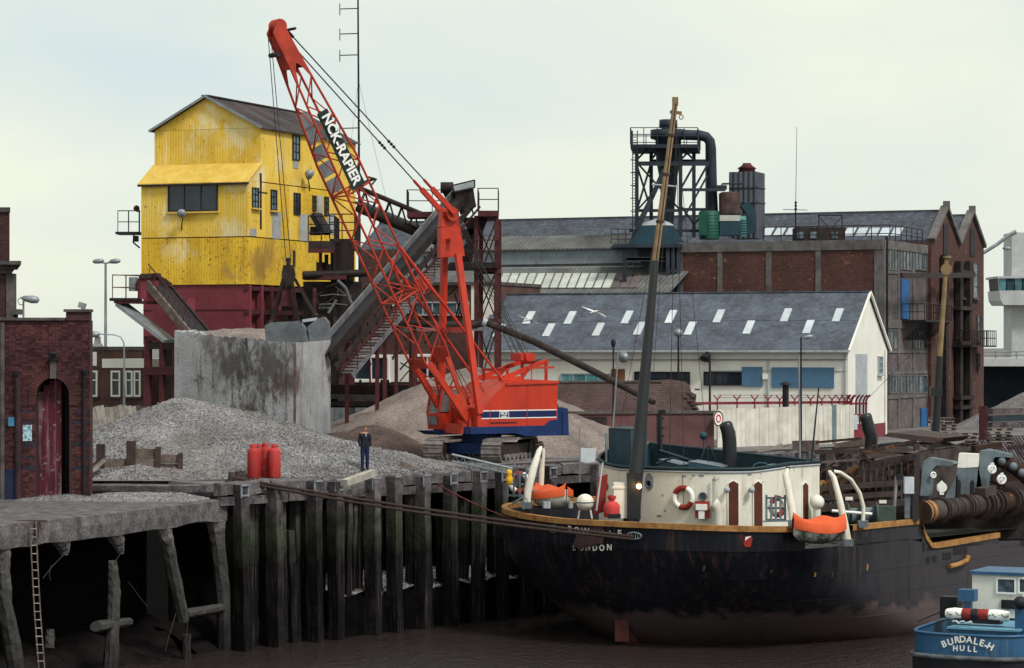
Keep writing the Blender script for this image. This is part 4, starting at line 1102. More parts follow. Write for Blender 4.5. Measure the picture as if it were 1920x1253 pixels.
mb = MB(); mb.prism([chp(2.9, -1, -1), chp(2.9, 1, -1), chp(3.4, 1, -1), chp(3.4, -1, -1)], be * .03); mb.prism([chp(2.6, -1, 1), chp(2.6, 1, 1), chp(3.3, 1, 1), chp(3.3, -1, 1)], be * .03); part('stiffener_plate', mb, m_redd, boom)
m_sign = mat('sign_green_black', (.012, .022, .02), (.02, .03, .028), rough=.5)
S0, S1 = 11.2, 14.7
mb = MB(); mb.prism([chp(S0, 1, -.55) + cN * .09, chp(S1, 1, -.55) + cN * .09, chp(S1, 1, .6) + cN * .09, chp(S0, 1, .6) + cN * .09], cN * .02); sg = part('name_board', mb, m_sign, boom)
link('name_lettering', text_mesh('NCK-RAPIER', .62, (chp((S0 + S1) / 2, 1, .02) + cN * .125), -bd, be, .003, sx=.92), m_stripe, sg)
for k in range(5):
    l0 = S0 + k * .75
    mb = MB(); mb.prism([chp(l0, -1, -.9) + V((0, 0, 0)), chp(l0 + .6, -1, -.9), chp(l0 + .6, -1, .2), chp(l0, -1, .2)], cN * .02); part('far_name_board', mb, m_lampg, boom)
# head sheaves and drum on the boom
for n in (-.2, .05, .2):
    mb = MB(); mb.tube(bp_(BL + .05, n - .05, .15), bp_(BL + .05, n + .05, .15), .3, n=14); part('head_sheave', mb, m_redd, boom)
mb = MB(); mb.tube(bp_(BL - .9, -.36, -.55), bp_(BL - .9, .36, -.55), .1, n=8); mb.tube(bp_(BL - .3, -.42, .62), bp_(BL - .3, .42, .62), .06, n=8); part('head_pin', mb, m_soot, boom)
dc = at(793, 533, 112.6)
mb = MB(); mb.wheel(dc, cN, .42, .025, 20, 5)
for k in range(3):
    a = math.pi * k / 3; r_ = (ZV * math.cos(a) + cF * math.sin(a)) * .42; mb.tube(dc - r_, dc + r_, .02, n=5)
mb.tube(dc - cN * .25, dc + cN * .05, .3, n=12); part('tagline_winder', mb, m_redd, boom)
# live mast (inverted U)
MT = V((-2.7, 114.0, 10.55)); MF = F0 + V((.05, .1, .35))
for n in (-1, 1):
    a = MF + cN * n * 1.5; b1 = MF.lerp(MT, .8) + cN * n * .52; b2 = MT + cN * n * .3
    mb = MB(); mb.beam(a, b1, .19, .26, up=cF, w2=.19, h2=.28); part('mast_leg', mb, m_red, CR)
mb = MB(); c0 = MF.lerp(MT, .8); mb.beam(c0 - ZV * .12, MT - ZV * .55, .28, 1.25, up=cF, w2=.28, h2=1.0); mb.beam(MT - ZV * .55, MT + ZV * .1, .26, 1.0, up=cF, h2=.8); mst = part('mast_head', mb, m_red, CR)
mb = MB(); c1 = MF.lerp(MT, .42); mb.beam(c1 - cN * 1.0, c1 + cN * 1.0, .2, .22); part('mast_crossbar', mb, m_red, CR); mb = MB(); c1 = MF.lerp(MT, .87); mb.beam(c1 - cN * .55 + cF * .2, c1 + cN * .5 + cF * .2, .2, .12); part('mast_crossbar', mb, m_red, CR)
for n in (-.35, -.05, .28):
    mb = MB(); mb.tube(MT + cN * (n - .06), MT + cN * (n + .06), .3, n=16); mb.tube(MT + cN * (n - .1), MT + cN * (n + .1), .1, n=8); part('mast_sheave', mb, m_redd, mst)
for n in (-1, 1):     # pendants mast -> boom tip
    a = MT + cN * n * .42 + ZV * .05; b_ = chp(BL - .3, n, 1.3); r0 = a.lerp(b_, .14); r1 = a.lerp(b_, .38)
    mb = MB(); mb.beam(a, r0, .12, .22); mb.tube(a.lerp(b_, .12), a.lerp(b_, .19), .06, n=6); part('pendant_bar', mb, m_red, CR)
    mb = MB(); mb.tube(r0, b_, .028, n=6); part('pendant_rope', mb, m_wire, CR)
    for f in (.37, .385, .40):
        mb = MB(); mb.tube(a.lerp(b_, f), a.lerp(b_, f + .008), .065, n=6); part('rope_socket', mb, m_black, CR)
    mb = MB(); mb.tube(b_, b_.lerp(a, .03), .06, n=6); part('rope_socket', mb, m_black, CR)
# backstops boom -> house
for n, l in ((1, 8.1), (-1, 7.6)):
    a = chp(l, n, 1); b_ = cp(1.55, n * 1.0, 3.5)
    mb = MB(); mb.tube(a, a.lerp(b_, .55), .075, n=8); mb.tube(a.lerp(b_, .5), b_, .055, n=8); part('backstop', mb, m_red, CR)
# rear gantry on the roof
mb = MB()
for n in (-.9, .9):
    mb.beam(cp(1.5, n, 3.5), cp(2.6, n, 3.55), .12, .16); mb.beam(cp(1.9, n, 3.4), cp(1.9, n, 3.95), .12, .12); mb.beam(cp(1.7, n, 3.55), cp(3.9, n, 4.25), .1, .2); mb.beam(cp(3.95, n, 3.3), cp(3.95, n, 4.35), .14, .14); mb.beam(cp(2.6, n, 3.5), cp(3.2, n, 4.1), .1, .12)
mb.beam(cp(3.95, -1, 4.2), cp(3.95, 1, 4.2), .14); mb.beam(cp(1.9, -1, 3.9), cp(1.9, 1, 3.9), .12)
gan = part('rear_gantry', mb, m_red, CR)
gc = cp(3.35, 0, 4.45)
mb = MB(); mb.box(gc, (.75, .8, .3), Matrix.Rotation(math.atan2(cF.y, cF.x), 3, 'Z')); mb.tube(gc - cN * .5, gc + cN * .5, .2, n=10); part('sheave_block', mb, m_red, gan)
mb = MB(); mb.beam(cp(3.6, 1.3, 3.38), cp(3.6, 1.3, 4.0), .05); mb.beam(cp(2.9, 1.3, 3.38), cp(2.9, 1.3, 4.0), .05); mb.beam(cp(2.7, 1.3, 3.98), cp(4.1, 1.3, 4.0), .05, .09); part('roof_rail', mb, m_redd, gan)
for i in range(7):
    n = -.42 + .14 * i
    mb = MB(); mb.tube(MT + cN * n * .8 - cF * .25, gc + cN * n * 1.1 + ZV * .1 - cF * (.15 * (i % 3) - .2), .016, n=5); part('luffing_rope', mb, m_wire, CR)
for n, t, z in ((.5, 1.2, 2.6), (-.2, .9, 2.7), (.2, .6, 2.3)):
    mb = MB(); mb.tube(bp_(8.2, n, .75), cp(t, n, z), .016, n=5); part('hoist_rope', mb, m_wire, CR)
# undercarriage
td = V((.36, .933, 0)).normalized(); tr = V((td.y, -td.x, 0))
UC = F0 - cF * 1.2; UC = V((UC.x, UC.y, 0))
mb = MB(); mb.beam(UC + tr * 1.2 + V((0, 0, .55)), UC - tr * 1.2 + V((0, 0, .55)), 2.2, .45); mb.tube(UC + V((0, 0, .6)), UC + V((0, 0, 1.2)), .85, n=20); part('car_body', mb, m_blue, CR)
for sgn in (1, -1):
    tc_ = UC + tr * 1.32 * sgn
    hl, rr_, zc = 1.85, .46, .5
    mb = MB(); mb.beam(tc_ - td * 1.7 + V((0, 0, zc)), tc_ + td * 1.7 + V((0, 0, zc)), .5, .5); trk = part('track_frame', mb, m_soot, CR)
    for e in (-1, 1):
        mb = MB(); c_ = tc_ + td * hl * e + V((0, 0, zc)); mb.tube(c_ - tr * .3, c_ + tr * .3, .38, n=16); part('track_wheel', mb, m_soot, trk)
    for k in range(7):
        c_ = tc_ + td * (-1.45 + k * .48) + V((0, 0, .2)); mb = MB(); mb.tube(c_ - tr * .36, c_ + tr * .36, .14, n=10); part('track_roller', mb, m_shoe, trk)
    per = 4 * hl + 2 * math.pi * rr_; ns = 30
    for k in range(ns):
        d_ = per * k / ns
        if d_ < 2 * hl: p = V((-hl + d_, rr_)); nrm = V((0, 1))
        elif d_ < 2 * hl + math.pi * rr_: a = (d_ - 2 * hl) / rr_; p = V((hl + rr_ * math.sin(a), rr_ * math.cos(a))); nrm = V((math.sin(a), math.cos(a)))
        elif d_ < 4 * hl + math.pi * rr_: p = V((hl - (d_ - 2 * hl - math.pi * rr_), -rr_)); nrm = V((0, -1))
        else: a = (d_ - 4 * hl - math.pi * rr_) / rr_; p = V((-hl - rr_ * math.sin(a), -rr_ * math.cos(a))); nrm = V((-math.sin(a), -math.cos(a)))
        n3 = td * nrm.x + ZV * nrm.y; t3 = td * nrm.y - ZV * nrm.x
        c_ = tc_ + td * p.x + V((0, 0, zc + p.y))
        mb = MB(); Mx = Matrix((t3, tr, n3)).transposed()
        mb.box(c_, (per / ns - .025, .86, .07), Mx); mb.box(c_ + t3 * .1 + n3 * .04, (.05, .86, .05), Mx)
        part('track_shoe', mb, m_shoe, trk)
# hoist ropes and grab
GB = at(541, 500, 109.6)
gr = thing('grab_bucket', 'steel clamshell grab hanging on wire ropes in front of the concrete bin', 'grab', at(555, 640, 109.6))
for dx in (-.1, .1):
    mb = MB(); mb.tube(chp(BL - .2, -.4 + dx * 4, -1.4), GB + V((dx, 0, .2)), .018, n=5); part('hoist_rope', mb, m_wire, gr)
mb = MB(); mb.tube(GB + V((0, 0, .35)), GB + V((0, 0, -.1)), .09, n=8); mb.prism([GB + V((-.28, -.2, -.35)), GB + V((-.2, -.2, .05)), GB + V((.2, -.2, .05)), GB + V((.28, -.2, -.35)), GB + V((.15, -.2, -.85)), GB + V((-.12, -.2, -.85))], V((0, .4, 0))); part('head_block', mb, m_soot, gr)
mb = MB(); mb.prism([at(x, y, 109.5) for x, y in ((531, 538), (550, 538), (556, 574), (524, 574))], V((0, .3, 0))); part('lower_block', mb, m_crimd, gr)
for x0, y0, x1, y1, dd in ((531, 522, 508, 605, -.3), (552, 522, 592, 592, .3), (548, 530, 560, 605, -.3), (533, 530, 513, 600, .35)):
    mb = MB(); mb.beam(at(x0, y0, 109.6 + dd), at(x1, y1, 109.6 + dd), .1, .12); mb.ball(at(x1, y1, 109.6 + dd), .13, 8); part('closing_arm', mb, m_soot, gr)
def shell(pts, depth, nm):
    P0 = [at(x, y, 109.0) for x, y in pts]; mb = MB(); n = len(P0)
    rows = [[p for p in P0], [p + V((0, depth, 0)) for p in P0]]
    mb.grid(rows, False); mb.prism(P0, V((0, .05, 0))); mb.prism([p + V((0, depth - .05, 0)) for p in P0], V((0, .05, 0)))
    return part(nm, mb, m_grab, gr)
shell([(496, 611), (506, 605), (560, 602), (574, 620), (579, 640), (560, 642), (498, 640)], 1.5, 'bucket_shell')
shell([(580, 640), (577, 612), (595, 598), (606, 594), (614, 604), (617, 637)], 1.5, 'bucket_shell')
mb = MB(); mb.beam(at(567, 602, 109.1), at(595, 598, 109.1), .12, .12); part('spreader_bar', mb, m_pale, gr)

# ================================================================ man on the quay
def skinned(name, verts, edges, radii, sub=2):
    me = bpy.data.meshes.new(name); me.from_pydata([tuple(v) for v in verts], edges, []); me.update()
    ob = bpy.data.objects.new(name, me); COL.objects.link(ob)
    sk = ob.modifiers.new('skin', 'SKIN'); ss = ob.modifiers.new('sub', 'SUBSURF'); ss.levels = sub; ss.render_levels = sub
    for i, r_ in enumerate(radii):
        d_ = me.skin_vertices[0].data[i]; d_.radius = r_ if isinstance(r_, tuple) else (r_, r_); d_.use_root = (i == 0)
    dg = bpy.context.evaluated_depsgraph_get(); out = bpy.data.meshes.new_from_object(ob.evaluated_get(dg))
    bpy.data.objects.remove(ob); bpy.data.meshes.remove(me)
    for p in out.polygons: p.use_smooth = True
    return out
m_skin = mat('skin', (.50, .27, .19), (.42, .22, .15), rough=.6)
m_jack = mat('navy_jacket', (.010, .012, .022), (.018, .02, .032), scale=6, rough=.85, bump=.3, bscale=20)
m_trou = mat('dark_blue_trousers', (.010, .018, .055), (.016, .026, .07), scale=5, rough=.85, bump=.3, bscale=18)
m_hair = mat('brown_hair', (.05, .03, .02), (.08, .05, .03), rough=.8)
m_shoe2 = mat('black_shoes', (.01, .01, .012), rough=.4)
MP = at(684, 884, 103.5); MP.z = max(0, hf1(MP.x, MP.y)) + .01
man = thing('person', 'man in navy jacket and blue trousers standing on the quay edge, hands in pockets', 'person', MP)
H = 1.76
vs = [(0, 0, .93), (0, .01, 1.08), (0, .01, 1.24), (0, .0, 1.40), (0, -.01, 1.50), (0, -.02, 1.56),      # pelvis..neck
      (-.09, 0, .88), (-.10, -.01, .50), (-.10, .02, .09), (.09, 0, .88), (.10, -.01, .50), (.11, .02, .09),   # legs
      (-.10, -.12, .035), (.12, -.12, .035),
      (-.18, .0, 1.42), (-.235, .03, 1.17), (-.20, -.06, .95), (.18, .0, 1.42), (.235, .03, 1.17), (.20, -.06, .95)]
es = [(0, 1), (1, 2), (2, 3), (3, 4), (4, 5), (0, 6), (6, 7), (7, 8), (8, 12), (0, 9), (9, 10), (10, 11), (11, 13), (3, 14), (14, 15), (15, 16), (3, 17), (17, 18), (18, 19)]
rd = [(.16, .12), (.155, .115), (.17, .12), (.15, .10), (.07, .07), (.058, .06), (.10, .105), (.075, .08), (.055, .06), (.10, .105), (.075, .08), (.055, .06), (.042, .035), (.042, .035), (.075, .08), (.06, .065), (.05, .055), (.075, .08), (.06, .065), (.05, .055)]
RZ = Matrix.Rotation(R(25), 4, 'Z')
bm_ = skinned('body', [V(v) for v in vs], es, rd)
bm_.transform(Matrix.Translation(MP) @ RZ)
for m_ in (m_jack, m_trou, m_shoe2, m_skin): bm_.materials.append(m_)
for p in bm_.polygons:
    z = p.center.z - MP.z; p.material_index = 3 if z > 1.475 else 0 if z > .86 else 1 if z > .085 else 2
body = link('body', bm_, None, man)
def mloc(v): return MP + RZ.to_3x3() @ V(v)
mb = MB(); P = []
for i in range(11):      # head: egg with brow, nose and chin
    a = -math.pi / 2 + math.pi * i / 10; row = []
    for k in range(17):
        t = 2 * math.pi * k / 16; r_ = math.cos(a); z = math.sin(a) * .12
        x = r_ * .075 * math.cos(t); y = r_ * .095 * math.sin(t)
        if math.sin(t) < -.9 and -.35 < math.sin(a) < .05: y -= .022
        if a < -.6: x *= .85
        row.append(mloc((x, y - .025, 1.645 + z)))
    P.append(row)
mb.grid(P); head = part('head', mb, m_skin, man)
mb = MB()
for sgn in (-1, 1): mb.ball(mloc((.077 * sgn, -.01, 1.645)), .028, 8, (.5, .8, 1.2))
part('ear', mb, m_skin, head)
mb = MB(); P = []
for i in range(7):
    a = R(8) + (math.pi / 2 - R(8)) * i / 6; P.append([mloc((math.cos(a) * .081 * math.cos(t), math.cos(a) * .104 * math.sin(t) + (-.02 if math.sin(t) < -.5 and a < .5 else -.012), 1.652 + math.sin(a) * .122 + (.045 if math.sin(t) < -.45 and a < .5 else 0))) for t in [2 * math.pi * k / 16 for k in range(17)]])
mb.grid(P); part('hair', mb, m_hair, head)
mb = MB(); mb.box(mloc((-.03, -.118, 1.665)), (.034, .012, .022)); mb.box(mloc((.03, -.118, 1.665)), (.034, .012, .022)); mb.beam(mloc((-.07, -.11, 1.672)), mloc((.07, -.11, 1.672)), .008); part('glasses', mb, m_black, head)
mb = MB(); mb.box(mloc((0, -.108, 1.585)), (.045, .012, .01)); part('mouth', mb, mat('lips', (.3, .1, .09), rough=.6), head)
mb = MB(); mb.prism([mloc((-.035, -.125, 1.45)), mloc((.035, -.125, 1.45)), mloc((0, -.135, 1.32))], RZ.to_3x3() @ V((0, .02, 0))); part('shirt', mb, m_pale, man)
# ---- gas cylinders
m_gas = mat('cylinder_red', (.50, .035, .03), (.38, .05, .05), scale=3, rough=.6, rnd=.2, spot=.12, spotcol=(.35, .2, .2), streak=.3, streakcol=(.45, .15, .14))
gl = ['leftmost red gas cylinder of the four on the quay edge', 'second red gas cylinder from the left on the quay edge', 'third red gas cylinder from the left on the quay edge', 'rightmost red gas cylinder of the four on the quay edge']
for (x, D, h), lb in zip(((475, 98.6, 1.16), (487, 99.3, 1.14), (499, 99.25, 1.18), (515, 98.9, 1.15)), gl):
    p = at(x, 890, D); p.z = .02
    t = thing('gas_cylinder', lb, 'gas cylinder', p, 'gas cylinders on the quay')
    mb = MB(); mb.lathe([(.19, 0), (.225, .04), (.225, h - .16), (.205, h - .08), (.12, h - .03), (.05, h - .02)], p, 16); part('cylinder_body', mb, m_gas, t)
    mb = MB(); mb.lathe([(.12, h - .06), (.13, h + .1), (.115, h + .11), (.105, h - .05)], p, 12); part('valve_guard', mb, m_gas, t)
    mb = MB(); mb.tube(p + V((0, 0, h - .06)), p + V((0, 0, h + .04)), .035, n=6); part('valve', mb, m_iron, t)
# ================================================================ conveyors and buildings in the middle and at right
def plane_px(x, y, p0, n, lift=0.0):
    o = V((0, 0, EZ)); d = V(((x - 960) / FPX, 1, -(y - HZ) / FPX)); n = V(n).normalized()
    return o + d * ((V(p0) - o).dot(n) / d.dot(n)) + n * lift
# ---- main inclined conveyor
mc = thing('inclined_conveyor', 'long grey inclined conveyor with planked walkway rising from the bin to the head tower', 'conveyor', at(640, 700, 121))
m_rend = mat('grey_render', (.155, .13, .132), (.09, .075, .079), scale=.7, rough=.95, bump=.4, grain=.3, grainscale=6, streak=.6)
m_rustp = mat('grimy_plank', (.10, .09, .085), (.06, .055, .052), rough=.9, rnd=.3)
m_covr = mat('conveyor_cover', (.15, .155, .17), (.085, .085, .095), scale=1.5, rough=.7, spot=.2, grain=.3, grainscale=20, bump=.2)
A_, B_ = at(618, 668, 120.5), at(882, 362, 133.5)
ax = (B_ - A_).normalized(); pl = V((ax.y, -ax.x, 0)).normalized(); pu = pl.cross(ax).normalized(); CLn = (B_ - A_).length
if pu.z < 0: pu = -pu
mb = MB(); mb.beam(A_, B_, .1, .40); part('side_cover', mb, m_soot, mc)
mb = MB(); mb.beam(A_ - pl * .75 + pu * .1, B_ - pl * .75 + pu * .1, .1, .5); part('side_cover', mb, m_covr, mc)
mb = MB(); mb.beam(A_ - pl * .38 + pu * .05, B_ - pl * .38 + pu * .05, .64, .06); part('belt', mb, m_black, mc)
mb = MB(); mb.beam(A_ + pl * .12 - pu * .62, B_ + pl * .12 - pu * .55, .08, .3); part('lower_girder', mb, m_soot, mc)
for i in range(20):
    p = A_ + ax * CLn * (i + .5) / 20 + pl * .1; mb = MB(); mb.beam(p - pu * .3, p - pu * .95, .06); part('girder_strut', mb, m_soot, mc)
mb = MB(); mb.beam(A_ + pl * .35 - pu * .78, B_ + pl * .35 - pu * .78, .06, .09); part('handrail', mb, m_crimd, mc)
WA, WB = A_ + pl * .55 - pu * .95, A_ + ax * CLn * .8 + pl * .55 - pu * .95
nP = 46
for i in range(nP):
    p = WA.lerp(WB, (i + .5) / nP); mb = MB(); mb.beam(p - pl * .3, p + pl * .3, .17, .05, up=pu); part('walkway_plank', mb, m_rend if i % 3 else m_rustp, mc)
for o in (-.33, .33):
    mb = MB(); mb.beam(WA + pl * o - pu * .08, WB + pl * o - pu * .08, .06, .2); part('walkway_stringer', mb, m_covr if o > 0 else m_soot, mc)
for i in range(9):
    p = WA.lerp(WB, (i + .3) / 9) + pl * .42; mb = MB(); mb.tube(p, p + V((0, 0, 1.0)), .022, n=5); part('rail_post', mb, m_crimd, mc)
for f, z in ((.22, 0), (.48, 0)):
    p = A_ + ax * CLn * f; 
    for o in (-1.1, .5):
        mb = MB(); q_ = p + pl * o - pu * .9; mb.beam(q_, V((q_.x, q_.y, 0)), .18, .18); part('trestle_leg', mb, m_crimd, mc)
# ---- head tower
ht = thing('conveyor_tower', 'dark crimson steel tower with railed platforms carrying the conveyor head', 'tower', at(912, 790, 134))
TX = [(at(893, 700, 132.5)), (at(931, 700, 132.5)), (at(902, 700, 136.5)), (at(936, 700, 136.5))]
for p in TX:
    mb = MB(); mb.beam(V((p.x, p.y, 0)), V((p.x, p.y, 11.4)), .22, .22); part('leg', mb, m_crimd, ht)
for z in (3.2, 6.2, 8.7):
    for i, j in ((0, 1), (2, 3), (0, 2), (1, 3)):
        a, b_ = TX[i], TX[j]; mb = MB(); mb.beam(V((a.x, a.y, z)), V((b_.x, b_.y, z)), .14, .18); part('tie_beam', mb, m_crimd, ht)
for z0, z1 in ((0, 3.2), (3.2, 6.2), (6.2, 8.7), (8.7, 11.2)):
    for i, j in ((0, 1), (2, 3), (1, 3), (1, 0), (3, 1)):
        a, b_ = TX[i], TX[j]; mb = MB(); mb.beam(V((a.x, a.y, z0)), V((b_.x, b_.y, z1)), .07, .07); part('brace', mb, m_soot, ht)
def platform(x0, x1, y, D0, D1, par, mt, rh=1.1, th=.28):
    a, b_ = at(x0, y, D0), at(x1, y, D0); z = a.z
    P = [V((a.x, D0, z)), V((b_.x, D0, z)), V((b_.x, D1, z)), V((a.x, D1, z))]
    mb = MB(); mb.hexa([p - V((0, 0, th)) for p in P] + P); part('platform', mb, mt, par)
    railing('rail', [P[3], P[0], P[1], P[2]], rh, m_soot if mt is not m_black else m_black, par, 2, 1.2, .025)
platform(763, 858, 397, 135.2, 137.5, ht, m_crimd)
platform(896, 934, 395, 132, 137, ht, m_crimd)
platform(815, 934, 492, 132, 137, ht, m_soot)
mb = MB(); mb.prism([at(x, y, 133) for x, y in ((850, 350), (886, 345), (892, 385), (862, 400))], V((0, 1.6, 0))); part('head_box', mb, m_soot, ht)
hx = [at(848, 348, 132.6), at(890, 338, 132.6), at(890, 352, 132.6), at(852, 360, 132.6)]
for i in range(4):
    mb = MB(); mb.beam(hx[i], hx[(i + 1) % 4], .07); part('hood_frame', mb, m_soot, ht)
mb = MB(); mb.add([hx[0] + V((0, .3, 0)), hx[1] + V((0, .3, 0)), hx[2] + V((0, .3, 0)), hx[3] + V((0, .3, 0))], [(0, 1, 2, 3)]); part('hood_sheet', mb, m_pale, ht)
mb = MB(); mb.tube(at(826, 352, 134), at(850, 352, 134), .28, n=12); mb.prism([at(x, y, 134) for x, y in ((828, 358), (850, 358), (846, 374), (836, 374))], V((0, .7, 0))); part('drive_motor', mb, m_soot, ht)
for x0, x1, y0, y1 in ((850, 895, 430, 490), (865, 915, 408, 440)):
    mb = MB(); mb.prism([at(x0, y0, 134), at(x1, y0, 134), at((x0 + x1) / 2 + 12, y1, 134), at((x0 + x1) / 2 - 8, y1, 134)], V((0, 1.5, 0))); part('chute', mb, m_soot, ht)
for k in range(26):
    x = random.uniform(700, 890); y = random.uniform(540, 690); p = at(x, y, random.uniform(128, 136)); mb = MB(); mb.beam(p, p + V((random.uniform(-.9, .9), random.uniform(-.5, .5), random.uniform(-1.2, 1.2))), .06); part('stray_bracing', mb, m_soot if k % 3 else m_crimd, ht)
for x in (743, 769, 780):
    mb = MB(); p = at(x, 700, 131 + (x - 743) * .05); mb.beam(V((p.x, p.y, 0)), V((p.x, p.y, 5.7 if x < 760 else 6.8)), .17 if x < 760 else .12); part('trestle_post', mb, m_crimd, ht)
mb = MB(); mb.beam(at(735, 610, 131), at(920, 605, 132), .2, .3); part('trestle_beam', mb, m_soot, ht)
mb = MB(); mb.beam(at(755, 618, 130.8), at(905, 616, 131.8), .12, .22); part('trestle_beam', mb, m_covr, ht)
# ---- lattice gallery from tower to head
lg = thing('lattice_gallery', 'black lattice conveyor gallery between the yellow tower and the conveyor head', 'conveyor', at(720, 400, 138))
A_, B_ = at(672, 372, 139), at(835, 440, 136)
for o, dz, r_ in ((0, .55, .13), (0, -.5, .25), (1.0, .55, .06), (1.0, -.5, .06)):
    mb = MB(); mb.tube(A_ + V((0, o, dz)), B_ + V((0, o, dz)), r_, n=8); part('chord', mb, m_soot, lg)
for i in range(14):
    a = A_.lerp(B_, i / 14); b_ = A_.lerp(B_, (i + 1) / 14)
    for o in (0, 1.0):
        mb = MB(); s_ = 1 if i % 2 else -1; mb.tube(a + V((0, o, .5 * s_)), b_ + V((0, o, -.5 * s_)), .035, n=5); part('lacing', mb, m_soot, lg)
mb = MB(); mb.beam(A_ + V((0, .5, -.2)), B_ + V((0, .5, -.2)), .9, .12); part('belt', mb, m_black, lg)
mb = MB(); mb.beam(at(662, 350, 138), at(703, 335, 138), .5, .12); mb.path([at(690, 332, 138), at(706, 336, 138), at(694, 350, 138)], .06, 6); part('roof_arm', mb, m_soot, lg)
# ---- platforms and plant on the side of the yellow tower
tp_ = thing('mixer_platform', 'black machinery platforms and chutes bolted to the right side of the yellow tower', 'platform', at(625, 620, 134))
for x0, x1, y, D0, D1 in ((578, 627, 452, 133.5, 137), (618, 665, 448, 135.0, 140)):
    a, b_ = at(x0, y, D0), at(x1, y, D0)
    P = [V((a.x, D0, a.z)), V((b_.x, D0, a.z)), V((b_.x, D1, a.z)), V((a.x, D1, a.z))]
    mb = MB(); mb.hexa([p - V((0, 0, .45)) for p in P] + P); part('platform', mb, m_soot, tp_)
    railing('r', [P[0], P[1], P[2]], 1.25, m_soot, tp_, 3, .55, .03)
    mb = MB(); mb.beam(P[0] - V((0, .05, .5)), P[1] - V((0, .05, .5)), .12, .2); part('platform_beam', mb, m_crimd, tp_)
mb = MB(); mb.beam(at(592, 402, 134.2), at(612, 438, 133.9), .8, .28); part('skip_chute', mb, m_black, tp_)
mb = MB(); mb.prism([at(x, y, 134) for x, y in ((582, 425), (598, 425), (602, 440), (580, 440))], V((0, 1, 0))); part('gearbox', mb, m_black, tp_)
for x, y0, y1, D in ((601, 460, 525, 134), (628, 460, 525, 134), (649, 460, 620, 136), (590, 540, 640, 134), (628, 560, 640, 134)):
    mb = MB(); mb.beam(at(x, y0, D), at(x, y1, D), .16, .16); part('post', mb, m_soot if x > 605 else m_crimd, tp_)
mb = MB(); mb.tube(at(568, 516, 133.6), at(690, 512, 134.5), .2, n=10); part('screw_pipe', mb, m_soot, tp_)
mb = MB(); mb.box(at(610, 521, 134.5), (2.2, 1.6, .2)); part('mixer_deck', mb, m_crimd, tp_)
for x, y, w_, h_ in ((602, 503, .5, .6), (618, 505, .6, .5), (612, 494, .2, .9), (640, 498, 1.1, 2.3), (655, 500, .5, 1.8)):
    mb = MB(); mb.tube(at(x, y, 135) - V((0, 0, h_ / 2)), at(x, y, 135) + V((0, 0, h_ / 2)), w_ / 2, n=10); part('mixer_unit', mb, m_soot, tp_)
for pts in ([(633, 526), (648, 540), (655, 560), (662, 575), (664, 588)], [(600, 555), (625, 552), (660, 556)], [(598, 571), (630, 570), (652, 572)]):
    mb = MB(); mb.path([at(x, y, 133.6) for x, y in pts], .09 if pts[0][0] == 633 else .03, 6); part('pipe', mb, m_covr, tp_)
mb = MB(); mb.box(at(625, 580, 136.5), (3.0, 1.2, 2.8)); part('mixer_body', mb, m_soot, tp_)
mb = MB(); mb.prism([at(x, y, 134.6) for x, y in ((585, 590), (668, 585), (668, 640), (585, 640))], V((0, 2, 0))); part('aggregate_hopper', mb, m_soot, tp_)
for k in range(30):
    x = random.uniform(582, 680); y = random.uniform(525, 690); p = at(x, y, random.uniform(132.5, 134.4)); mb = MB(); mb.beam(p, p + V((random.uniform(-.8, .8), 0, random.uniform(-.7, .7))), random.uniform(.04, .12)); part('strut', mb, (m_soot, m_crimd, m_covr)[k % 3 if k % 5 else 0], tp_)
# ---- brick works building behind the crane
wb = thing('brick_works', 'two storey brick works with white window bands behind the crane', 'building', at(780, 800, 150))
BW = Wall(tuple(at(585, 700, 152))[:2], tuple(at(932, 700, 148))[:2])
mb = MB(); BW.slabpx(mb, 585, 536, 932, 840, -7, 0); part('wall', mb, m_brickf, wb)
mb = MB(); BW.slabpx(mb, 582, 530, 934, 536, -7, .15); part('coping', mb, m_stoned, wb)
for x0, y0, x1, y1 in ((660, 665, 768, 716), (775, 664, 830, 716), (884, 534, 893, 700), (905, 536, 926, 700), (735, 569, 880, 588)):
    mb = MB(); BW.slabpx(mb, x0, y0, x1, y1, .0, .05); part('white_band', mb, m_whitep, wb)
win(BW, 664, 668, 731, 714, wb, m_whitep, m_glassd, 2, 1, .1, m_whitep, .16)
win(BW, 778, 666, 828, 712, wb, m_whitep, m_glassd, 2, 1, .1, None, .16)
win(BW, 776, 566, 830, 592, wb, m_pale, m_glassb, 3, 1, .08, None, .16)
win(BW, 836, 566, 880, 592, wb, m_pale, m_glassb, 2, 1, .08, None, .16)
mb = MB(); BW.slabpx(mb, 715, 616, 738, 621, .0, .3); part('light_fitting', mb, m_stripe, wb)
lw = thing('yard_wall', 'dark low brick wall with timber baulks in front of the brick works', 'wall', at(690, 800, 140))
LW = Wall(tuple(at(615, 700, 142))[:2], tuple(at(800, 700, 139))[:2])
mb = MB(); LW.slabpx(mb, 612, 722, 810, 830, -.4, 0); part('wall', mb, mat('sooty_brick', (.05, .03, .03), (.03, .02, .022), scale=.8, rough=.9, brick=(.24, .08, .012), mortar=(.06, .05, .05), bump=.4), lw)
for x0, y0, x1, y1, m_ in ((622, 740, 715, 748, m_covr), (620, 754, 760, 762, m_iron), (640, 748, 712, 753, m_wood)):
    mb = MB(); LW.slabpx(mb, x0, y0, x1, y1, .05, .35); part('baulk', mb, m_, lw)
for x in (676, 706, 716, 728):
    mb = MB(); LW.slabpx(mb, x, 712, x + 3, 755, .05, .15); part('stake', mb, m_soot, lw)
for i in range(9):
    x = 621 + i * 13; mb = MB(); LW.slabpx(mb, x, 764, x + 12, 800, .9, 1.0 + (i % 2) * .02); part('pale_board', mb, m_pale if i % 4 else m_covr, lw)
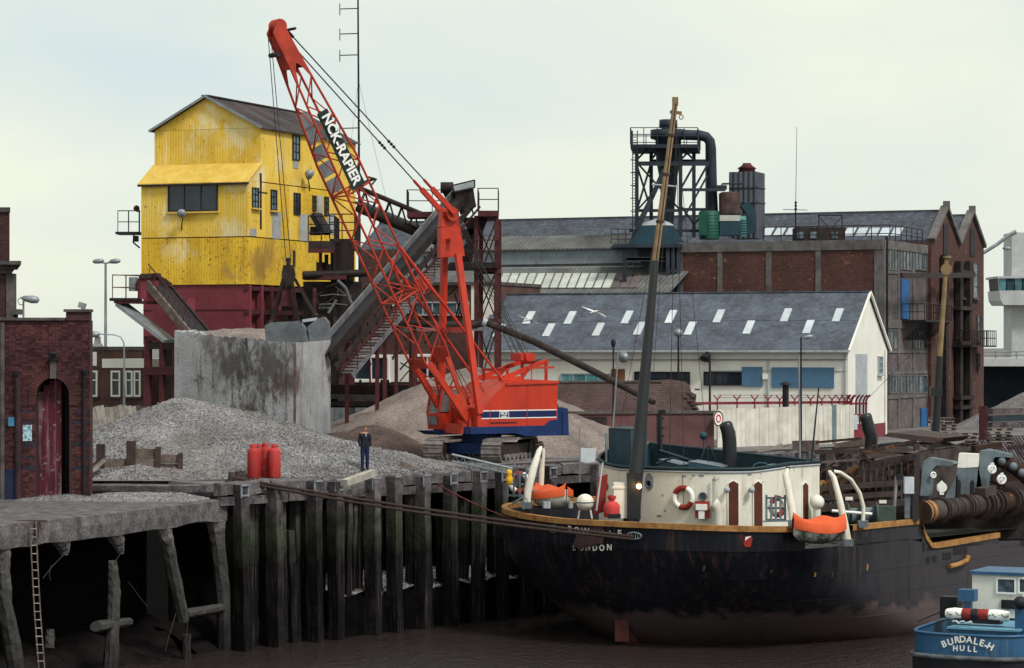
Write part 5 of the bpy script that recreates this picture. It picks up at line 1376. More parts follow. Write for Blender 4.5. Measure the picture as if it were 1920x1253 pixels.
rp = MB(); rp.tube(LW.px(694, 722, .6), LW.px(693, 683, .6), .05, n=6); rp.tube(LW.px(693, 688, .6), LW.px(690, 681, .6), .04, n=5); rp.tube(LW.px(693, 688, .6), LW.px(696, 681, .6), .04, n=5)
m_pink = mat('red_fence_steel', (.25, .035, .05), (.16, .025, .035), rough=.7)
solo('fence_post', rp, m_pink, 'single red forked post standing before the brick works window', 'post')

# ---- white shed
m_slate = mat('blue_grey_roof', (.12, .145, .19), (.10, .123, .162), scale=.9, rough=.85, brick=(.3, .2, .008), mortar=(.085, .10, .135), grain=.2, grainscale=4, bump=.3)
m_sky = mat('skylight_sheet', (.55, .60, .64), (.44, .50, .55), rough=.35, rnd=.12)
m_board = mat('blue_board', (.085, .18, .30), (.07, .15, .25), rough=.7, bump=.1)
SV = V((.366, .9306, 0)).normalized(); SU = V((-SV.y, SV.x, 0))
S0_ = V((17.39, 138.0, 0)); SL, SW, SE, SR = 21.0, 8.6, 4.76, 7.7
ws = thing('white_shed', 'long white painted shed with blue grey roof and two rows of skylights', 'building', S0_)
def sp_(a, c, z): p = S0_ + SU * a + SV * c; return V((p.x, p.y, z))
mb = MB(); P = [sp_(0, 0, 0), sp_(0, SW, 0), sp_(SL, SW, 0), sp_(SL, 0, 0)]; mb.hexa(P + [p + V((0, 0, SE)) for p in P]); mb.prism([sp_(.0, 0, SE + .002), sp_(.0, SW, SE + .002), sp_(.0, SW / 2, SR - .05)], SU * .3); part('wall', mb, m_whitep, ws)
for sgn in (0, 1):
    c0 = -.3 if sgn == 0 else SW + .3; ze = SE - .12; mb = MB()
    mb.prism([sp_(-.12, c0, ze), sp_(SL, c0, ze), sp_(SL, SW / 2, SR + .05), sp_(-.12, SW / 2, SR + .05)], V((0, 0, .1))); rf = part('roof', mb, m_slate, ws)
    if sgn == 0: roof_s = rf
mb = MB(); mb.beam(sp_(-.15, SW / 2, SR + .14), sp_(SL, SW / 2, SR + .14), .3, .08); part('ridge', mb, m_slate, ws)
mb = MB(); mb.beam(sp_(-.2, -.42, SE - .1), sp_(SL, -.42, SE - .1), .14, .12); part('gutter', mb, m_pale, ws)
e1 = sp_(SL, -.3, SE - .12) - sp_(0, -.3, SE - .12); e2 = sp_(0, SW / 2, SR + .05) - sp_(0, -.3, SE - .12); rn = e1.cross(e2).normalized()
if rn.z < 0: rn = -rn
rp0 = sp_(0, -.3, SE - .02)
for i in range(1):        # mid lap of the roof
    f = .5; a = sp_(-.1, -.3, SE - .02).lerp(sp_(-.1, SW / 2, SR + .15), f); mb = MB(); mb.beam(a + rn * .004, a + SU * SL + rn * .004, .05, .02, up=rn); part('roof_lap', mb, m_slate, roof_s)
for x, y in [(992, 597), (1069, 597), (1176, 596), (1258, 595), (1348, 594), (1474, 592), (1571, 592), (1029, 620), (1122, 619), (1199, 617), (1294, 617), (1404, 615), (1516, 614), (936, 621)]:
    c_ = plane_px(x, y, rp0, rn, .03); w_ = .23; u_ = e2.normalized()
    mb = MB(); mb.beam(c_ - u_ * .62, c_ + u_ * .62, .40, .06, up=rn); part('skylight', mb, m_sky, roof_s)
SF = Wall(tuple(sp_(SL, 0, 0))[:2], tuple(sp_(0, 0, 0))[:2])
SG = Wall(tuple(sp_(0, 0, 0))[:2], tuple(sp_(0, SW, 0))[:2])
for x0, y0, x1, y1 in ((1392, 688, 1430, 725), (1447, 689, 1564, 727)):
    mb = MB(); SF.slabpx(mb, x0, y0, x1, y1, 0, .08); part('blue_boarding', mb, m_board, ws)
win(SF, 1320, 697, 1391, 723, ws, m_black, m_glassd, 3, 1, .06, None, .1)
win(SF, 1190, 697, 1294, 722, ws, m_black, m_glassd, 5, 2, .05, None, .1)
win(SF, 1052, 700, 1146, 722, ws, m_pale, glass('teal_glass', (.05, .16, .18)), 4, 1, .06, None, .1)
mb = MB(); SF.slabpx(mb, 1147, 692, 1172, 722, 0, .08); part('brown_boarding', mb, mat('rust_board', (.22, .10, .05), (.16, .07, .04), rough=.8), ws)
mb = MB(); SF.slabpx(mb, 1431, 701, 1441, 711, 0, .15); part('meter_box', mb, m_stripe, ws)
mb = MB(); mb.tube(SF.px(935, 675, .1), SF.px(1588, 674, .1), .035, n=6); part('wall_pipe', mb, m_lampg, ws)
mb = MB(); SF.slabpx(mb, 1330, 695, 1588, 697, 0, .03); part('string_course', mb, m_pale, ws)
for x in (1585, 1440):
    mb = MB(); mb.tube(SF.px(x, 830, .08), SF.px(x, 675 if x < 1500 else 658, .08), .045, n=6); part('downpipe', mb, m_pale, ws)
for sgn in (0, 1):
    mb = MB(); a = sp_(-.14, -.32 if sgn == 0 else SW + .32, SE - .1); mb.beam(a, sp_(-.14, SW / 2, SR + .1), .1, .14); part('barge_board', mb, m_whitep, ws)
win(SG, 1645, 668, 1653, 702, ws, m_pale, m_glassb, 2, 3, .06, m_pale, .1)
mb = MB(); SG.slabpx(mb, 1592, 796, 1664, 850, 0, .02); part('painted_plinth', mb, m_crim, ws)
mb = MB(); SG.slabpx(mb, 1604, 664, 1626, 790, 0, .015); part('pale_repair', mb, m_pale, ws)
mb = MB(); mb.tube(SG.px(1661, 850, .08), SG.px(1661, 656, .08), .07, n=6); part('downpipe', mb, m_whitep, ws)
for x, y in ((1170, 670), (1322, 672)):
    t = thing('yard_lamp', 'round grey floodlight on the white shed wall' if x < 1200 else 'dark shaded lamp on a pole before the white shed', 'lamp', SF.px(x, y, .4))
    mb = MB(); mb.lathe([(.04, -.3), (.2, -.15), (.3, .08), (.02, .14)], SF.px(x, y, .5), 12, V((-.2, -.4, -.8)) if x > 1200 else SF.n3); part('shade', mb, m_lampg if x < 1200 else m_black, t)
    mb = MB(); mb.tube(SF.px(x, y, .0), SF.px(x, y, .5), .03, n=6) if x < 1200 else mb.path([V((*SF.px(1331, 700, 1.2).xy, 0)), SF.px(1331, 661, 1.2), SF.px(1324, 661, .8)], .06, 6); part('bracket', mb, m_black, t)

# ---- brown brick ruin and purple concrete wall
rw = thing('ruined_brick_wall', 'ragged brown brick wall with broken right end behind the ship', 'wall', at(1180, 800, 129))
RW = Wall(tuple(at(1040, 700, 128))[:2], tuple(at(1308, 700, 130))[:2])
m_ruin = mat('ruin_brick', (.15, .085, .08), (.09, .05, .05), scale=.6, rough=.95, brick=(.24, .085, .014), mortar=(.17, .14, .13), bump=.6, streak=.3)
mb = MB(); top = [(1040, 716), (1120, 717), (1200, 716), (1262, 712), (1285, 716), (1293, 722), (1296, 735), (1306, 740), (1304, 758), (1308, 775), (1308, 830), (1040, 830)]
mb.prism([RW.px(x, y) for x, y in top], -RW.n3 * .5); part('wall', mb, m_ruin, rw)
mb = MB(); RW.slabpx(mb, 1040, 714, 1240, 717, -.55, .06); part('coping', mb, m_stoned, rw)
for i in range(26):
    x = random.uniform(1282, 1312); y = random.uniform(722, 775); mb = MB(); p = RW.px(x, y, random.uniform(-.3, .05)); mb.box(p, (.24, .2, .09), Matrix.Rotation(random.uniform(-.3, .3), 3, 'Y')); part('loose_brick', mb, m_ruin, rw)
pw = thing('concrete_yard_wall', 'dull purple brown concrete wall with round red ringed sign at its end', 'wall', at(1240, 820, 124.5))
PW = Wall(tuple(at(1060, 700, 124))[:2], tuple(at(1341, 700, 125.5))[:2])
m_purp = mat('purple_render', (.15, .075, .075), (.10, .05, .052), scale=.7, rough=.95, bump=.4, streak=.5)
mb = MB(); PW.slabpx(mb, 1062, 776, 1339, 870, -.3, 0); part('wall', mb, m_purp, pw)
mb = MB(); PW.slabpx(mb, 1060, 771, 1342, 776, -.35, .08); part('coping', mb, m_stoned, pw)
mb = MB(); PW.slabpx(mb, 1072, 782, 1138, 835, .0, .03); part('dark_opening', mb, m_soot, pw)
sc_ = PW.px(1346, 785, .3); sg = thing('round_sign', 'round white sign with red ring seen edge on beside the white fence', 'sign', sc_)
sn = V((.75, -.66, 0)).normalized()
mb = MB(); mb.tube(sc_, sc_ + sn * .03, .36, n=20); part('disc', mb, m_stripe, sg)
mb = MB(); mb.wheel(sc_ + sn * .03, sn, .34, .03, 24, 5); part('rim', mb, m_black, sg)
mb = MB(); mb.wheel(sc_ + sn * .03, sn, .16, .035, 20, 5); part('red_ring', mb, mat('sign_red', (.55, .03, .03), rough=.5), sg)

# ---- white board fence with red forked barbed-wire posts
wf = thing('white_board_fence', 'white painted vertical board fence with a grey door in the yard', 'fence', at(1470, 840, 131))
WF = Wall(tuple(at(1342, 700, 129.5))[:2], tuple(at(1602, 700, 135.5))[:2])
m_fence = mat('fence_white', (.68, .66, .60), (.52, .50, .45), scale=1.4, rough=.8, streak=.7, streakcol=(.2, .16, .14), bump=.25, rnd=.07)
t0, _ = WF.hit(1345, 800); t1, _ = WF.hit(1601, 800); nb = 30; rf_ = random.Random(8)
zt0, zt1 = WF.hit(1345, 767)[1], WF.hit(1601, 758)[1]
for i in range(nb):
    a = t0 + (t1 - t0) * i / nb; c_ = t0 + (t1 - t0) * (i + 1) / nb
    if 24.4 <= i < 25.9: m_ = mat('grey_blue_door', (.17, .22, .25), (.12, .16, .18), rough=.7, streak=.4)
    else: m_ = m_fence
    mb = MB(); WF.slab(mb, a + .006, c_ - .006, -.2, zt0 + (zt1 - zt0) * i / nb + rf_.uniform(-.05, .03), -.03, rf_.uniform(0, .015)); part('board', mb, m_, wf)
mb = MB(); WF.slab(mb, t0, t1, 1.5, 1.62, -.12, -.05); part('rail', mb, m_fence, wf)
bw2 = thing('red_security_fence', 'red forked steel posts and rail for barbed wire above the white fence', 'fence', at(1480, 830, 137))
RF = Wall(tuple(at(1300, 700, 134))[:2], tuple(at(1602, 700, 137))[:2])
mb = MB(); RF.slabpx(mb, 1305, 753, 1598, 758, -.1, 0); part('rail', mb, m_pink, bw2)
for x in (1345, 1382, 1415, 1440, 1462, 1490, 1520, 1541, 1560, 1574, 1584, 1594):
    mb = MB(); mb.beam(RF.px(x, 835, .05), RF.px(x, 749, .05), .07, .07); part('post', mb, m_pink, bw2)
    for s_ in (-1, 1):
        mb = MB(); mb.beam(RF.px(x, 750, .05), RF.px(x + s_ * 7, 741, .05), .05, .05); part('fork', mb, m_pink, bw2)
for yy in (741, 746):
    mb = MB(); mb.tube(RF.px(1345, yy, .05), RF.px(1595, yy, .05), .01, n=4); part('barbed_wire', mb, m_wire, bw2)
rg_ = thing('red_gate', 'red steel bar gate and sheet panel beside the white shed gable', 'gate', at(1610, 840, 137))
G0 = Wall(tuple(at(1582, 700, 136.2))[:2], tuple(at(1626, 700, 137.5))[:2])
for x in (1588, 1597, 1605, 1612, 1619, 1624):
    mb = MB(); mb.path([G0.px(x, 800), G0.px(x, 752), G0.px(x + 3, 745, .2), G0.px(x + 7, 741, .4)], .05, 5); part('bar', mb, m_pink, rg_)
for y in (757, 778, 797):
    mb = MB(); mb.beam(G0.px(1585, y), G0.px(1626, y), .06, .1); part('cross_bar', mb, m_pink, rg_)
mb = MB(); G0.slabpx(mb, 1583, 797, 1612, 850, -.05, .05); part('sheet_panel', mb, m_pink, rg_)
mb = MB(); G0.slabpx(mb, 1594, 778, 1605, 806, .06, .1); part('notice', mb, m_sky, rg_)
# ---- posts and lamps in the yard
for lb, x, yb, yt_, D, r_, kind in (('black lamp post with round globe lamp in front of the shed roof', 1272, 780, 628, 133, .07, 'g'), ('black lamp post with a small side lamp before the blue boarding', 1502, 840, 632, 131, .06, 's'), ('thin dark pole with a small lantern right of the crane', 1150, 850, 648, 122, .05, 'l')):
    b0 = at(x, yb, D); b0.z = 0; tp = at(x, yt_, D)
    t = thing('lamp_post', lb, 'lamp post', b0, 'lamp posts')
    mb = MB(); mb.tube(b0, tp, r_, r_ * .7, 7); part('column', mb, m_black, t)
    mb = MB()
    if kind == 'g': mb.lathe([(.05, -.12), (.18, -.05), (.22, .1), (.16, .24), (.02, .3)], tp, 12)
    elif kind == 's': mb.lathe([(.02, 0), (.08, .1), (.11, .35), (.03, .5)], tp + V((.1, 0, -.05)), 8, V((1, 0, .2)))
    else: mb.lathe([(.04, -.1), (.1, 0), (.12, .2), (.03, .3)], tp, 8)
    part('lamp_head', mb, m_lampg if kind != 'l' else m_black, t)
    if kind == 's':
        mb = MB(); mb.beam(at(x - 8, 662, D), at(x + 8, 662, D), .05); part('cross_arm', mb, m_black, t)
t = MB(); t.tube(at(1473, 835, 134), at(1473, 722, 134), .16, n=10); t.lathe([(.3, 0), (.28, .08), (.02, .18)], at(1473, 722, 134), 10); solo('stove_flue', t, m_black, 'black stove flue with flat cowl rising behind the white fence', 'flue')
# ---- dark discharge pipe held above the crane
mb = MB(); pts = [at(880, 612, 126), at(912, 605, 126), at(1000, 640, 123), at(1120, 700, 119.5), at(1226, 755, 117)]; mb.path(pts, [.16, .17, .17, .16, .13], 10)
dp = thing('discharge_pipe', 'long dark pipe slanting down behind the crane toward the ship', 'pipe', pts[-1])
part('pipe_run', mb, m_soot, dp)
mb = MB(); mb.path([at(760, 606, 127), at(880, 612, 126)], .17, 10); part('pipe_run', mb, m_soot, dp)
mb = MB(); mb.tube(at(905, 603, 125.9), at(913, 606, 125.9), .19, n=10); part('pale_collar', mb, m_pale, dp)

# ================================================================ warehouses
WVv = V((.414, .91, 0)).normalized(); WUu = V((-WVv.y, WVv.x, 0)); W0 = V((21.5, 155, 0))
def wp(a, c, z): p = W0 + WUu * a + WVv * c; return V((p.x, p.y, z))
m_brickw = mat('warehouse_brick', (.135, .048, .038), (.07, .03, .03), scale=.8, rough=.95, brick=(.24, .08, .010), mortar=(.12, .085, .075), bump=.5, spot=.12, spotcol=(.30, .16, .10), spotscale=3.2)
m_cframe = mat('frame_concrete', (.16, .15, .148), (.09, .083, .085), scale=1.4, rough=.95, bump=.3, streak=.6)
m_rend = mat('grey_render', (.19, .165, .165), (.13, .11, .112), scale=.7, rough=.95, bump=.4, grain=.3, grainscale=6, streak=.4)
m_indwin = mat('factory_glass', (.11, .15, .175), (.025, .04, .05), scale=1.6, rough=.25, rnd=.6, contrast=(.4, .6))
wh = thing('brick_warehouse', 'flat roofed warehouse with concrete frame and brick panels behind the white shed', 'building', W0)
FL = 12.6; HT = 11.1
mb = MB(); P = [wp(0, 0, 0), wp(0, 10.4, 0), wp(FL, 10.4, 0), wp(FL, 0, 0)]; mb.hexa([p for p in P] + [p + V((0, 0, HT - .1)) for p in P]); part('core', mb, m_rend, wh)
FW = Wall(tuple(wp(FL, 0, 0))[:2], tuple(wp(0, 0, 0))[:2]); SWd = Wall(tuple(wp(0, 0, 0))[:2], tuple(wp(0, 10.4, 0))[:2])
cols = [(1275, 1281), (1346, 1355), (1437, 1447), (1530, 1540), (1640, 1655)]
for x0, x1 in cols:
    mb = MB(); FW.slabpx(mb, x0, 464, x1, 840, .0, .1); part('column', mb, m_cframe, wh)
mb = MB(); FW.slab(mb, -.05, FW.len + .08, HT - .55, HT + .03, -.1, .14); part('roof_beam', mb, m_cframe, wh)
for (a0, a1), (b0, b1) in zip(cols, cols[1:]):
    mb = MB(); FW.slabpx(mb, a1 - 1, 460, b0 + 1, 840, .0, .05); part('brick_panel', mb, m_brickw, wh)
mb = MB(); SWd.slab(mb, .15, 10.4, HT - .5, HT + .02, -.1, .12); part('roof_beam', mb, m_cframe, wh)
mb = MB(); SWd.slab(mb, .02, .5, 0, HT - .5, .0, .1); part('column', mb, m_cframe, wh)
mb = MB(); SWd.slab(mb, .5, .65, 0, HT + .2, .05, .2); part('drainpipe', mb, m_black, wh)
for x in (1684, 1712, 1738):
    mb = MB(); SWd.slabpx(mb, x - 1.5, 466, x + 1.5, 830, .0, .07); part('column', mb, m_cframe, wh)
for y0, y1 in ((508, 515), (600, 616), (656, 662), (696, 702), (739, 747)):
    t_, z1 = SWd.hit(1690, y0); _, z0 = SWd.hit(1690, y1); mb = MB(); SWd.slab(mb, .6, 10.2, z0, z1, 0, .06); part('floor_band', mb, m_cframe, wh)
for x0, x1, y0, y1, nx in ((1660, 1682, 466, 507, 4), (1686, 1710, 470, 507, 4), (1714, 1736, 474, 507, 3), (1660, 1682, 618, 655, 3), (1714, 1737, 620, 655, 4), (1666, 1682, 703, 738, 3), (1686, 1711, 703, 738, 4), (1714, 1737, 703, 738, 3)):
    win(SWd, x0, y0, x1, y1, wh, m_cframe, m_indwin, nx, 1, .07, None, .09)
m_bdoor = mat('blue_door', (.025, .13, .34), (.02, .09, .24), rough=.6, streak=.3)
for x0, y0, x1, y1 in ((1688, 524, 1703, 598), (1725, 765, 1735, 818)):
    mb = MB(); SWd.slabpx(mb, x0, y0, x1, y1, .02, .1); part('blue_door', mb, m_bdoor, wh)
bc = thing('loading_balcony', 'black steel loading balcony below the blue door of the warehouse', 'balcony', SWd.px(1712, 600, 0))
a0, zf = SWd.hit(1689, 600); a1, _ = SWd.hit(1741, 600)
mb = MB(); SWd.slab(mb, a0, a1, zf - .12, zf, .0, 1.5); part('floor', mb, m_black, bc)
for i in range(9):
    t_ = a0 + (a1 - a0) * (i + .5) / 9; mb = MB(); mb.beam(SWd.p(t_, zf - .1, 1.4), SWd.p(t_, zf - 1.2, .05), .07, .07); part('bracket', mb, m_black, bc)
railing('r', [SWd.p(a0, zf, .1), SWd.p(a0, zf, 1.45), SWd.p(a1, zf, 1.45), SWd.p(a1, zf, .1)], .95, m_black, bc, 2, .5, .025)
# roof plant, railings, aerial
mb = MB(); mb.box(at(1535, 440, 163), (3.0, 2, .8)); rh_ = part('roof_hut', mb, m_soot, wh)
for x in (1500, 1525, 1565): 
    mb = MB(); mb.box(at(x, 441, 161.95), (.4, .05, .4)); part('hut_window', mb, m_indwin, rh_)
rl = thing('roof_railing', 'dark tube railing running along the warehouse roof edge', 'railing', wp(3, 4, HT))
railing('r', [wp(8.3, 3, HT), wp(.4, 3, HT), wp(.4, 10, HT)], 1.0, m_black, rl, 2, 1.1, .03)
fr = thing('roof_frame', 'open black steel frame standing on the warehouse roof hut', 'frame', at(1557, 432, 163))
for x in (1535, 1579):
    mb = MB(); mb.beam(at(x, 432, 163), at(x, 404, 163), .07); part('post', mb, m_black, fr)
mb = MB(); mb.beam(at(1534, 404, 163), at(1580, 404, 163), .07); part('top_bar', mb, m_black, fr)
for a, b_ in ((1535, 1579), (1579, 1535)):
    mb = MB(); mb.beam(at(a, 406, 163), at((a + b_) / 2, 430, 163), .05); part('brace', mb, m_black, fr)
ae = thing('roof_aerial', 'thin whip aerial with a crossed dipole on the warehouse roof', 'aerial', at(1492, 450, 162))
mb = MB(); mb.tube(at(1492, 450, 162), at(1492, 380, 162), .05, n=5); mb.tube(at(1492, 380, 162), at(1494, 238, 162), .02, .012, 4); part('mast', mb, m_black, ae)
mb = MB(); mb.tube(at(1468, 393, 162), at(1514, 394, 162), .025, n=4); part('dipole', mb, m_lampg, ae)
for y in (380, 386, 392): 
    mb = MB(); mb.ball(at(1492, y, 162), .09, 6); part('insulator', mb, m_black, ae)
# ---- twin gabled warehouse
tg = thing('twin_gable_warehouse', 'dark red brick warehouse with two steep gables and long slate roof at right', 'building', wp(0, 10.8, 0))
m_slate2 = mat('far_slate', (.10, .12, .155), (.065, .08, .105), scale=.5, rough=.8, brick=(.3, .22, .012), mortar=(.06, .07, .09), bump=.3, grain=.25, grainscale=3)
GWl = Wall(tuple(wp(0, 10.8, 0))[:2], tuple(wp(0, 23.4, 0))[:2])
zE, zR = 11.4, 13.3
mb = MB(); P = [wp(0, 10.8, 0), wp(0, 23.4, 0), wp(40, 23.4, 0), wp(40, 10.8, 0)]; mb.hexa(P + [p + V((0, 0, zE)) for p in P]); part('wall', mb, m_brickw, tg)
for k in (0, 1):
    c0 = 10.8 + 6.3 * k
    mb = MB(); mb.prism([wp(0, c0, zE + .002), wp(0, c0 + 6.3, zE + .002), wp(0, c0 + 3.15, zR)], WUu * .4); part('gable', mb, m_brickw, tg)
    for sgn in (0, 1):
        ce = c0 if sgn == 0 else c0 + 6.3
        mb = MB(); mb.prism([wp(.2, ce, zE), wp(40, ce, zE), wp(40, c0 + 3.15, zR + .05), wp(.2, c0 + 3.15, zR + .05)], V((0, 0, .1))); rf2 = part('roof', mb, m_slate2, tg)
        if k == 0 and sgn == 0: rfa = rf2
        mb = MB(); mb.beam(wp(.05, ce, zE + .1), wp(.05, c0 + 3.15, zR + .38), .5, .22); part('gable_coping', mb, m_cframe, tg)
    mb = MB(); mb.beam(wp(.3, c0 + 3.15, zR + .15), wp(40, c0 + 3.15, zR + .15), .25, .14); part('ridge', mb, m_slate2, tg)
    mb = MB(); mb.beam(wp(-.05, c0 + 3.15, zR + .2), wp(-.05, c0 + 3.15, zR + .75), .4, .3); part('finial', mb, m_cframe, tg)
e1 = wp(40, 10.8, zE) - wp(0, 10.8, zE); e2 = wp(0, 13.95, zR) - wp(0, 10.8, zE); rn2 = e1.cross(e2).normalized(); rn2 = rn2 if rn2.z > 0 else -rn2
for i in range(12):
    x = 1440 + i * 22; c_ = plane_px(x, 436, wp(0, 10.8, zE + .1), rn2, .04); mb = MB(); u_ = e2.normalized(); mb.beam(c_ - u_ * .5, c_ + u_ * .5, .6, .05, up=rn2); part('roof_pane', mb, m_sky, rfa)
for x0, x1, y0, y1, nx in ((1803, 1812, 492, 560, 1), (1822, 1832, 492, 560, 1), (1808, 1816, 585, 640, 1), (1830, 1836, 590, 640, 1), (1772, 1777, 662, 690, 1), (1811, 1816, 662, 690, 1), (1831, 1835, 662, 690, 1)):
    win(GWl, x0, y0, x1, y1, tg, m_stoned, m_indwin if y0 < 600 else m_glassd, nx, 3 if y1 - y0 > 40 else 1, .08, m_stoned, .12)
lu = thing('hoist_tower', 'dark timber sack hoist running up the front of the gabled warehouse', 'hoist', GWl.px(1795, 820, .5))
for x in (1761, 1788, 1806):
    mb = MB(); GWl.slabpx(mb, x, 478 if x < 1780 else 490, x + 5, 815, .1, .45); part('upright', mb, m_soot, lu)
for y in (508, 575, 640, 742, 760):
    mb = MB(); GWl.slabpx(mb, 1786, y, 1812, y + 7, .1, .55); part('cross_piece', mb, m_soot, lu)
mb = MB(); GWl.slabpx(mb, 1793, 490, 1805, 800, .01, .05); part('dark_shaft', mb, m_black, lu)
mb = MB(); GWl.slabpx(mb, 1768, 420, 1776, 500, .01, .06); part('gable_doors', mb, m_black, lu)
mb = MB(); GWl.slabpx(mb, 1818, 430, 1826, 480, .01, .06); part('gable_doors', mb, m_black, lu)
mb = MB(); mb.beam(SWd.px(1690, 517, 1.6), GWl.px(1826, 516, .8), .2, .32); part('gantry_beam', mb, m_soot, lu)
mb = MB(); GWl.slabpx(mb, 1784, 648, 1832, 651, .0, 1.3); part('landing', mb, m_soot, lu)
t0_, zf = GWl.hit(1785, 648); t1_, _ = GWl.hit(1831, 648)
railing('r', [GWl.p(t0_, zf, .1), GWl.p(t0_, zf, 1.3), GWl.p(t1_, zf, 1.3), GWl.p(t1_, zf, .1)], .95, m_soot, lu, 2, .5, .03)
mb = MB(); SWd.slabpx(mb, 1737, 460, 1746, 815, -.5, .3); part('brick_pier', mb, m_brickw, tg)
# ---- monitor roofed works
mw = thing('monitor_roof_works', 'low works with louvred monitor roof and a strip of pale roof glazing', 'building', at(1100, 800, 160))
M0 = V((5.69 + 1.5, 157.0, 0))
def mp_(a, c, z): p = M0 + WUu * a + WVv * c; return V((p.x, p.y, z))
m_asb = mat('asbestos_sheet', (.15, .155, .155), (.09, .09, .092), scale=.7, rough=.95, corr=.3, corrd=.03, bump=.3, streak=.4)
mA = 17.0
mb = MB(); P = [mp_(-1.9, 0, 0), mp_(-1.9, 12, 0), mp_(mA, 12, 0), mp_(mA, 0, 0)]; mb.hexa(P + [p + V((0, 0, 7.5)) for p in P]); part('wall', mb, m_brickw, mw)
z0_, z1_ = 7.6, 9.75
mb = MB(); mb.prism([mp_(-1.9, -.2, z0_), mp_(mA, -.2, z0_), mp_(mA, 5, z1_), mp_(-1.9, 5, z1_)], V((0, 0, .08))); mrf = part('roof', mb, m_asb, mw)
e1 = mp_(mA, 0, z0_) - mp_(0, 0, z0_); e2 = mp_(0, 5, z1_) - mp_(0, -.2, z0_); rn3 = e1.cross(e2).normalized(); rn3 = rn3 if rn3.z > 0 else -rn3
rq = mp_(0, -.2, z0_ + .08)
m_gpane = mat('pale_roof_glass', (.50, .52, .48), (.40, .42, .39), rough=.35, rnd=.15, streak=.3)
for i in range(13):
    x = 938 + i * 16.4
    c4_ = [plane_px(x - 6, 541, rq, rn3, .03), plane_px(x + 9, 541, rq, rn3, .03), plane_px(x + 21, 514, rq, rn3, .03), plane_px(x + 6, 514, rq, rn3, .03)]
    mb = MB(); mb.prism(c4_, rn3 * .03); part('roof_pane', mb, m_gpane, mrf)
    mb = MB(); mb.beam(plane_px(x - 7, 542, rq, rn3, .06), plane_px(x + 5, 513, rq, rn3, .06), .08, .06, up=rn3); part('glazing_bar', mb, m_asb, mrf)
for i in range(3):
    x = 1150 + i * 17
    mb = MB(); mb.prism([plane_px(x - 6, 541, rq, rn3, .03), plane_px(x + 9, 541, rq, rn3, .03), plane_px(x + 21, 514, rq, rn3, .03), plane_px(x + 6, 514, rq, rn3, .03)], rn3 * .03); part('roof_pane', mb, m_rend, mrf)
LWl = Wall(tuple(mp_(mA, 5.1, 0))[:2], tuple(mp_(1.0, 5.1, 0))[:2])
m_louv = mat('louvre_sheet', (.25, .29, .33), (.18, .21, .24), rough=.6, streak=.3)
for k in range(6):
    y0 = 467 + k * 4.7; mb = MB(); a0, zz = LWl.hit(1040, y0 + 4); 
    mb.beam(LWl.p(0, zz + .06, .04), LWl.p(LWl.len, zz + .06, .04), .05, .17); part('louvre_slat', mb, m_louv, mw)
mb = MB(); LWl.slab(mb, 0, LWl.len, 9.7, 11.0, -3.4, -.03); part('monitor_wall', mb, m_asb, mw)
mb = MB(); mb.prism([LWl.p(0, 10.86, .3), LWl.p(LWl.len + .1, 10.86, .3), LWl.p(LWl.len + .1, 11.75, -1.8), LWl.p(0, 11.75, -1.8)], V((0, 0, .08))); part('monitor_roof', mb, m_asb, mw)
mb = MB(); mb.prism([LWl.p(0, 10.86, -3.9), LWl.p(LWl.len + .1, 10.86, -3.9), LWl.p(LWl.len + .1, 11.75, -1.8), LWl.p(0, 11.75, -1.8)], V((0, 0, .08))); part('monitor_roof', mb, m_asb, mw)
mb = MB(); mb.prism([LWl.p(LWl.len + .05, 9.7, 0), LWl.p(LWl.len + .05, 9.7, -3.6), LWl.p(LWl.len + .05, 10.9, -3.6), LWl.p(LWl.len + .05, 11.7, -1.8), LWl.p(LWl.len + .05, 10.9, 0)], LWl.u3 * .05); part('monitor_gable', mb, mat('slate_cheek', (.05, .055, .065), (.03, .035, .04), rough=.8), mw)
mb = MB(); mb.beam(LWl.p(0, 9.76, .15), LWl.p(LWl.len, 9.76, .15), .25, .1); part('flashing', mb, m_pale, mw)

# ---- cyclone tower and dust plant
m_hazenavy = mat('hazed_black_steel', (.016, .024, .036), (.03, .04, .055), scale=1, rough=.6, spot=.15, spotcol=(.05, .04, .04), rnd=.2)  # blue cast of distance haze is mixed into this steel colour
m_hazeteal = mat('hazed_teal_steel', (.022, .06, .085), (.015, .04, .06), scale=1.2, rough=.6, streak=.3)  # teal tint carries painted distance haze, as on the tower steel
cy = thing('cyclone_tower', 'black steel dust cyclone on a braced tower behind the brick warehouse', 'tower', at(1250, 560, 164))
D1_, D2_ = 162.0, 166.0
for x, D in ((1194, D1_), (1276, D1_), (1301, D2_), (1221, D2_), (1326, D2_)):
    mb = MB(); mb.beam(at(x, 445, D), at(x, 272, D), .22, .22); part('leg', mb, m_hazenavy, cy)
for y, x0, x1, D in ((307, 1192, 1330, D1_), (303, 1221, 1326, D2_), (356, 1276, 1360, D1_), (395, 1192, 1276, D1_), (393, 1276, 1330, D2_), (433, 1180, 1330, D1_)):
    mb = MB(); mb.beam(at(x0, y, D), at(x1, y, D), .16, .26 if y < 320 else .18); part('tie_beam', mb, m_hazenavy, cy)
for (x0, y0, x1, y1) in ((1194, 305, 1276, 395), (1276, 305, 1194, 395), (1194, 395, 1221, 305), (1221, 395, 1194, 310), (1276, 355, 1301, 310), (1276, 420, 1326, 330), (1301, 355, 1326, 310), (1276, 300, 1301, 275), (1221, 300, 1240, 275), (1194, 300, 1221, 272), (1301, 300, 1276, 275), (1301, 420, 1326, 395), (1194, 420, 1240, 330), (1276, 385, 1301, 420)):
    mb = MB(); mb.beam(at(x0, y0, D1_ + .2), at(x1, y1, D1_ + .6), .1, .1); part('brace', mb, m_hazenavy, cy)
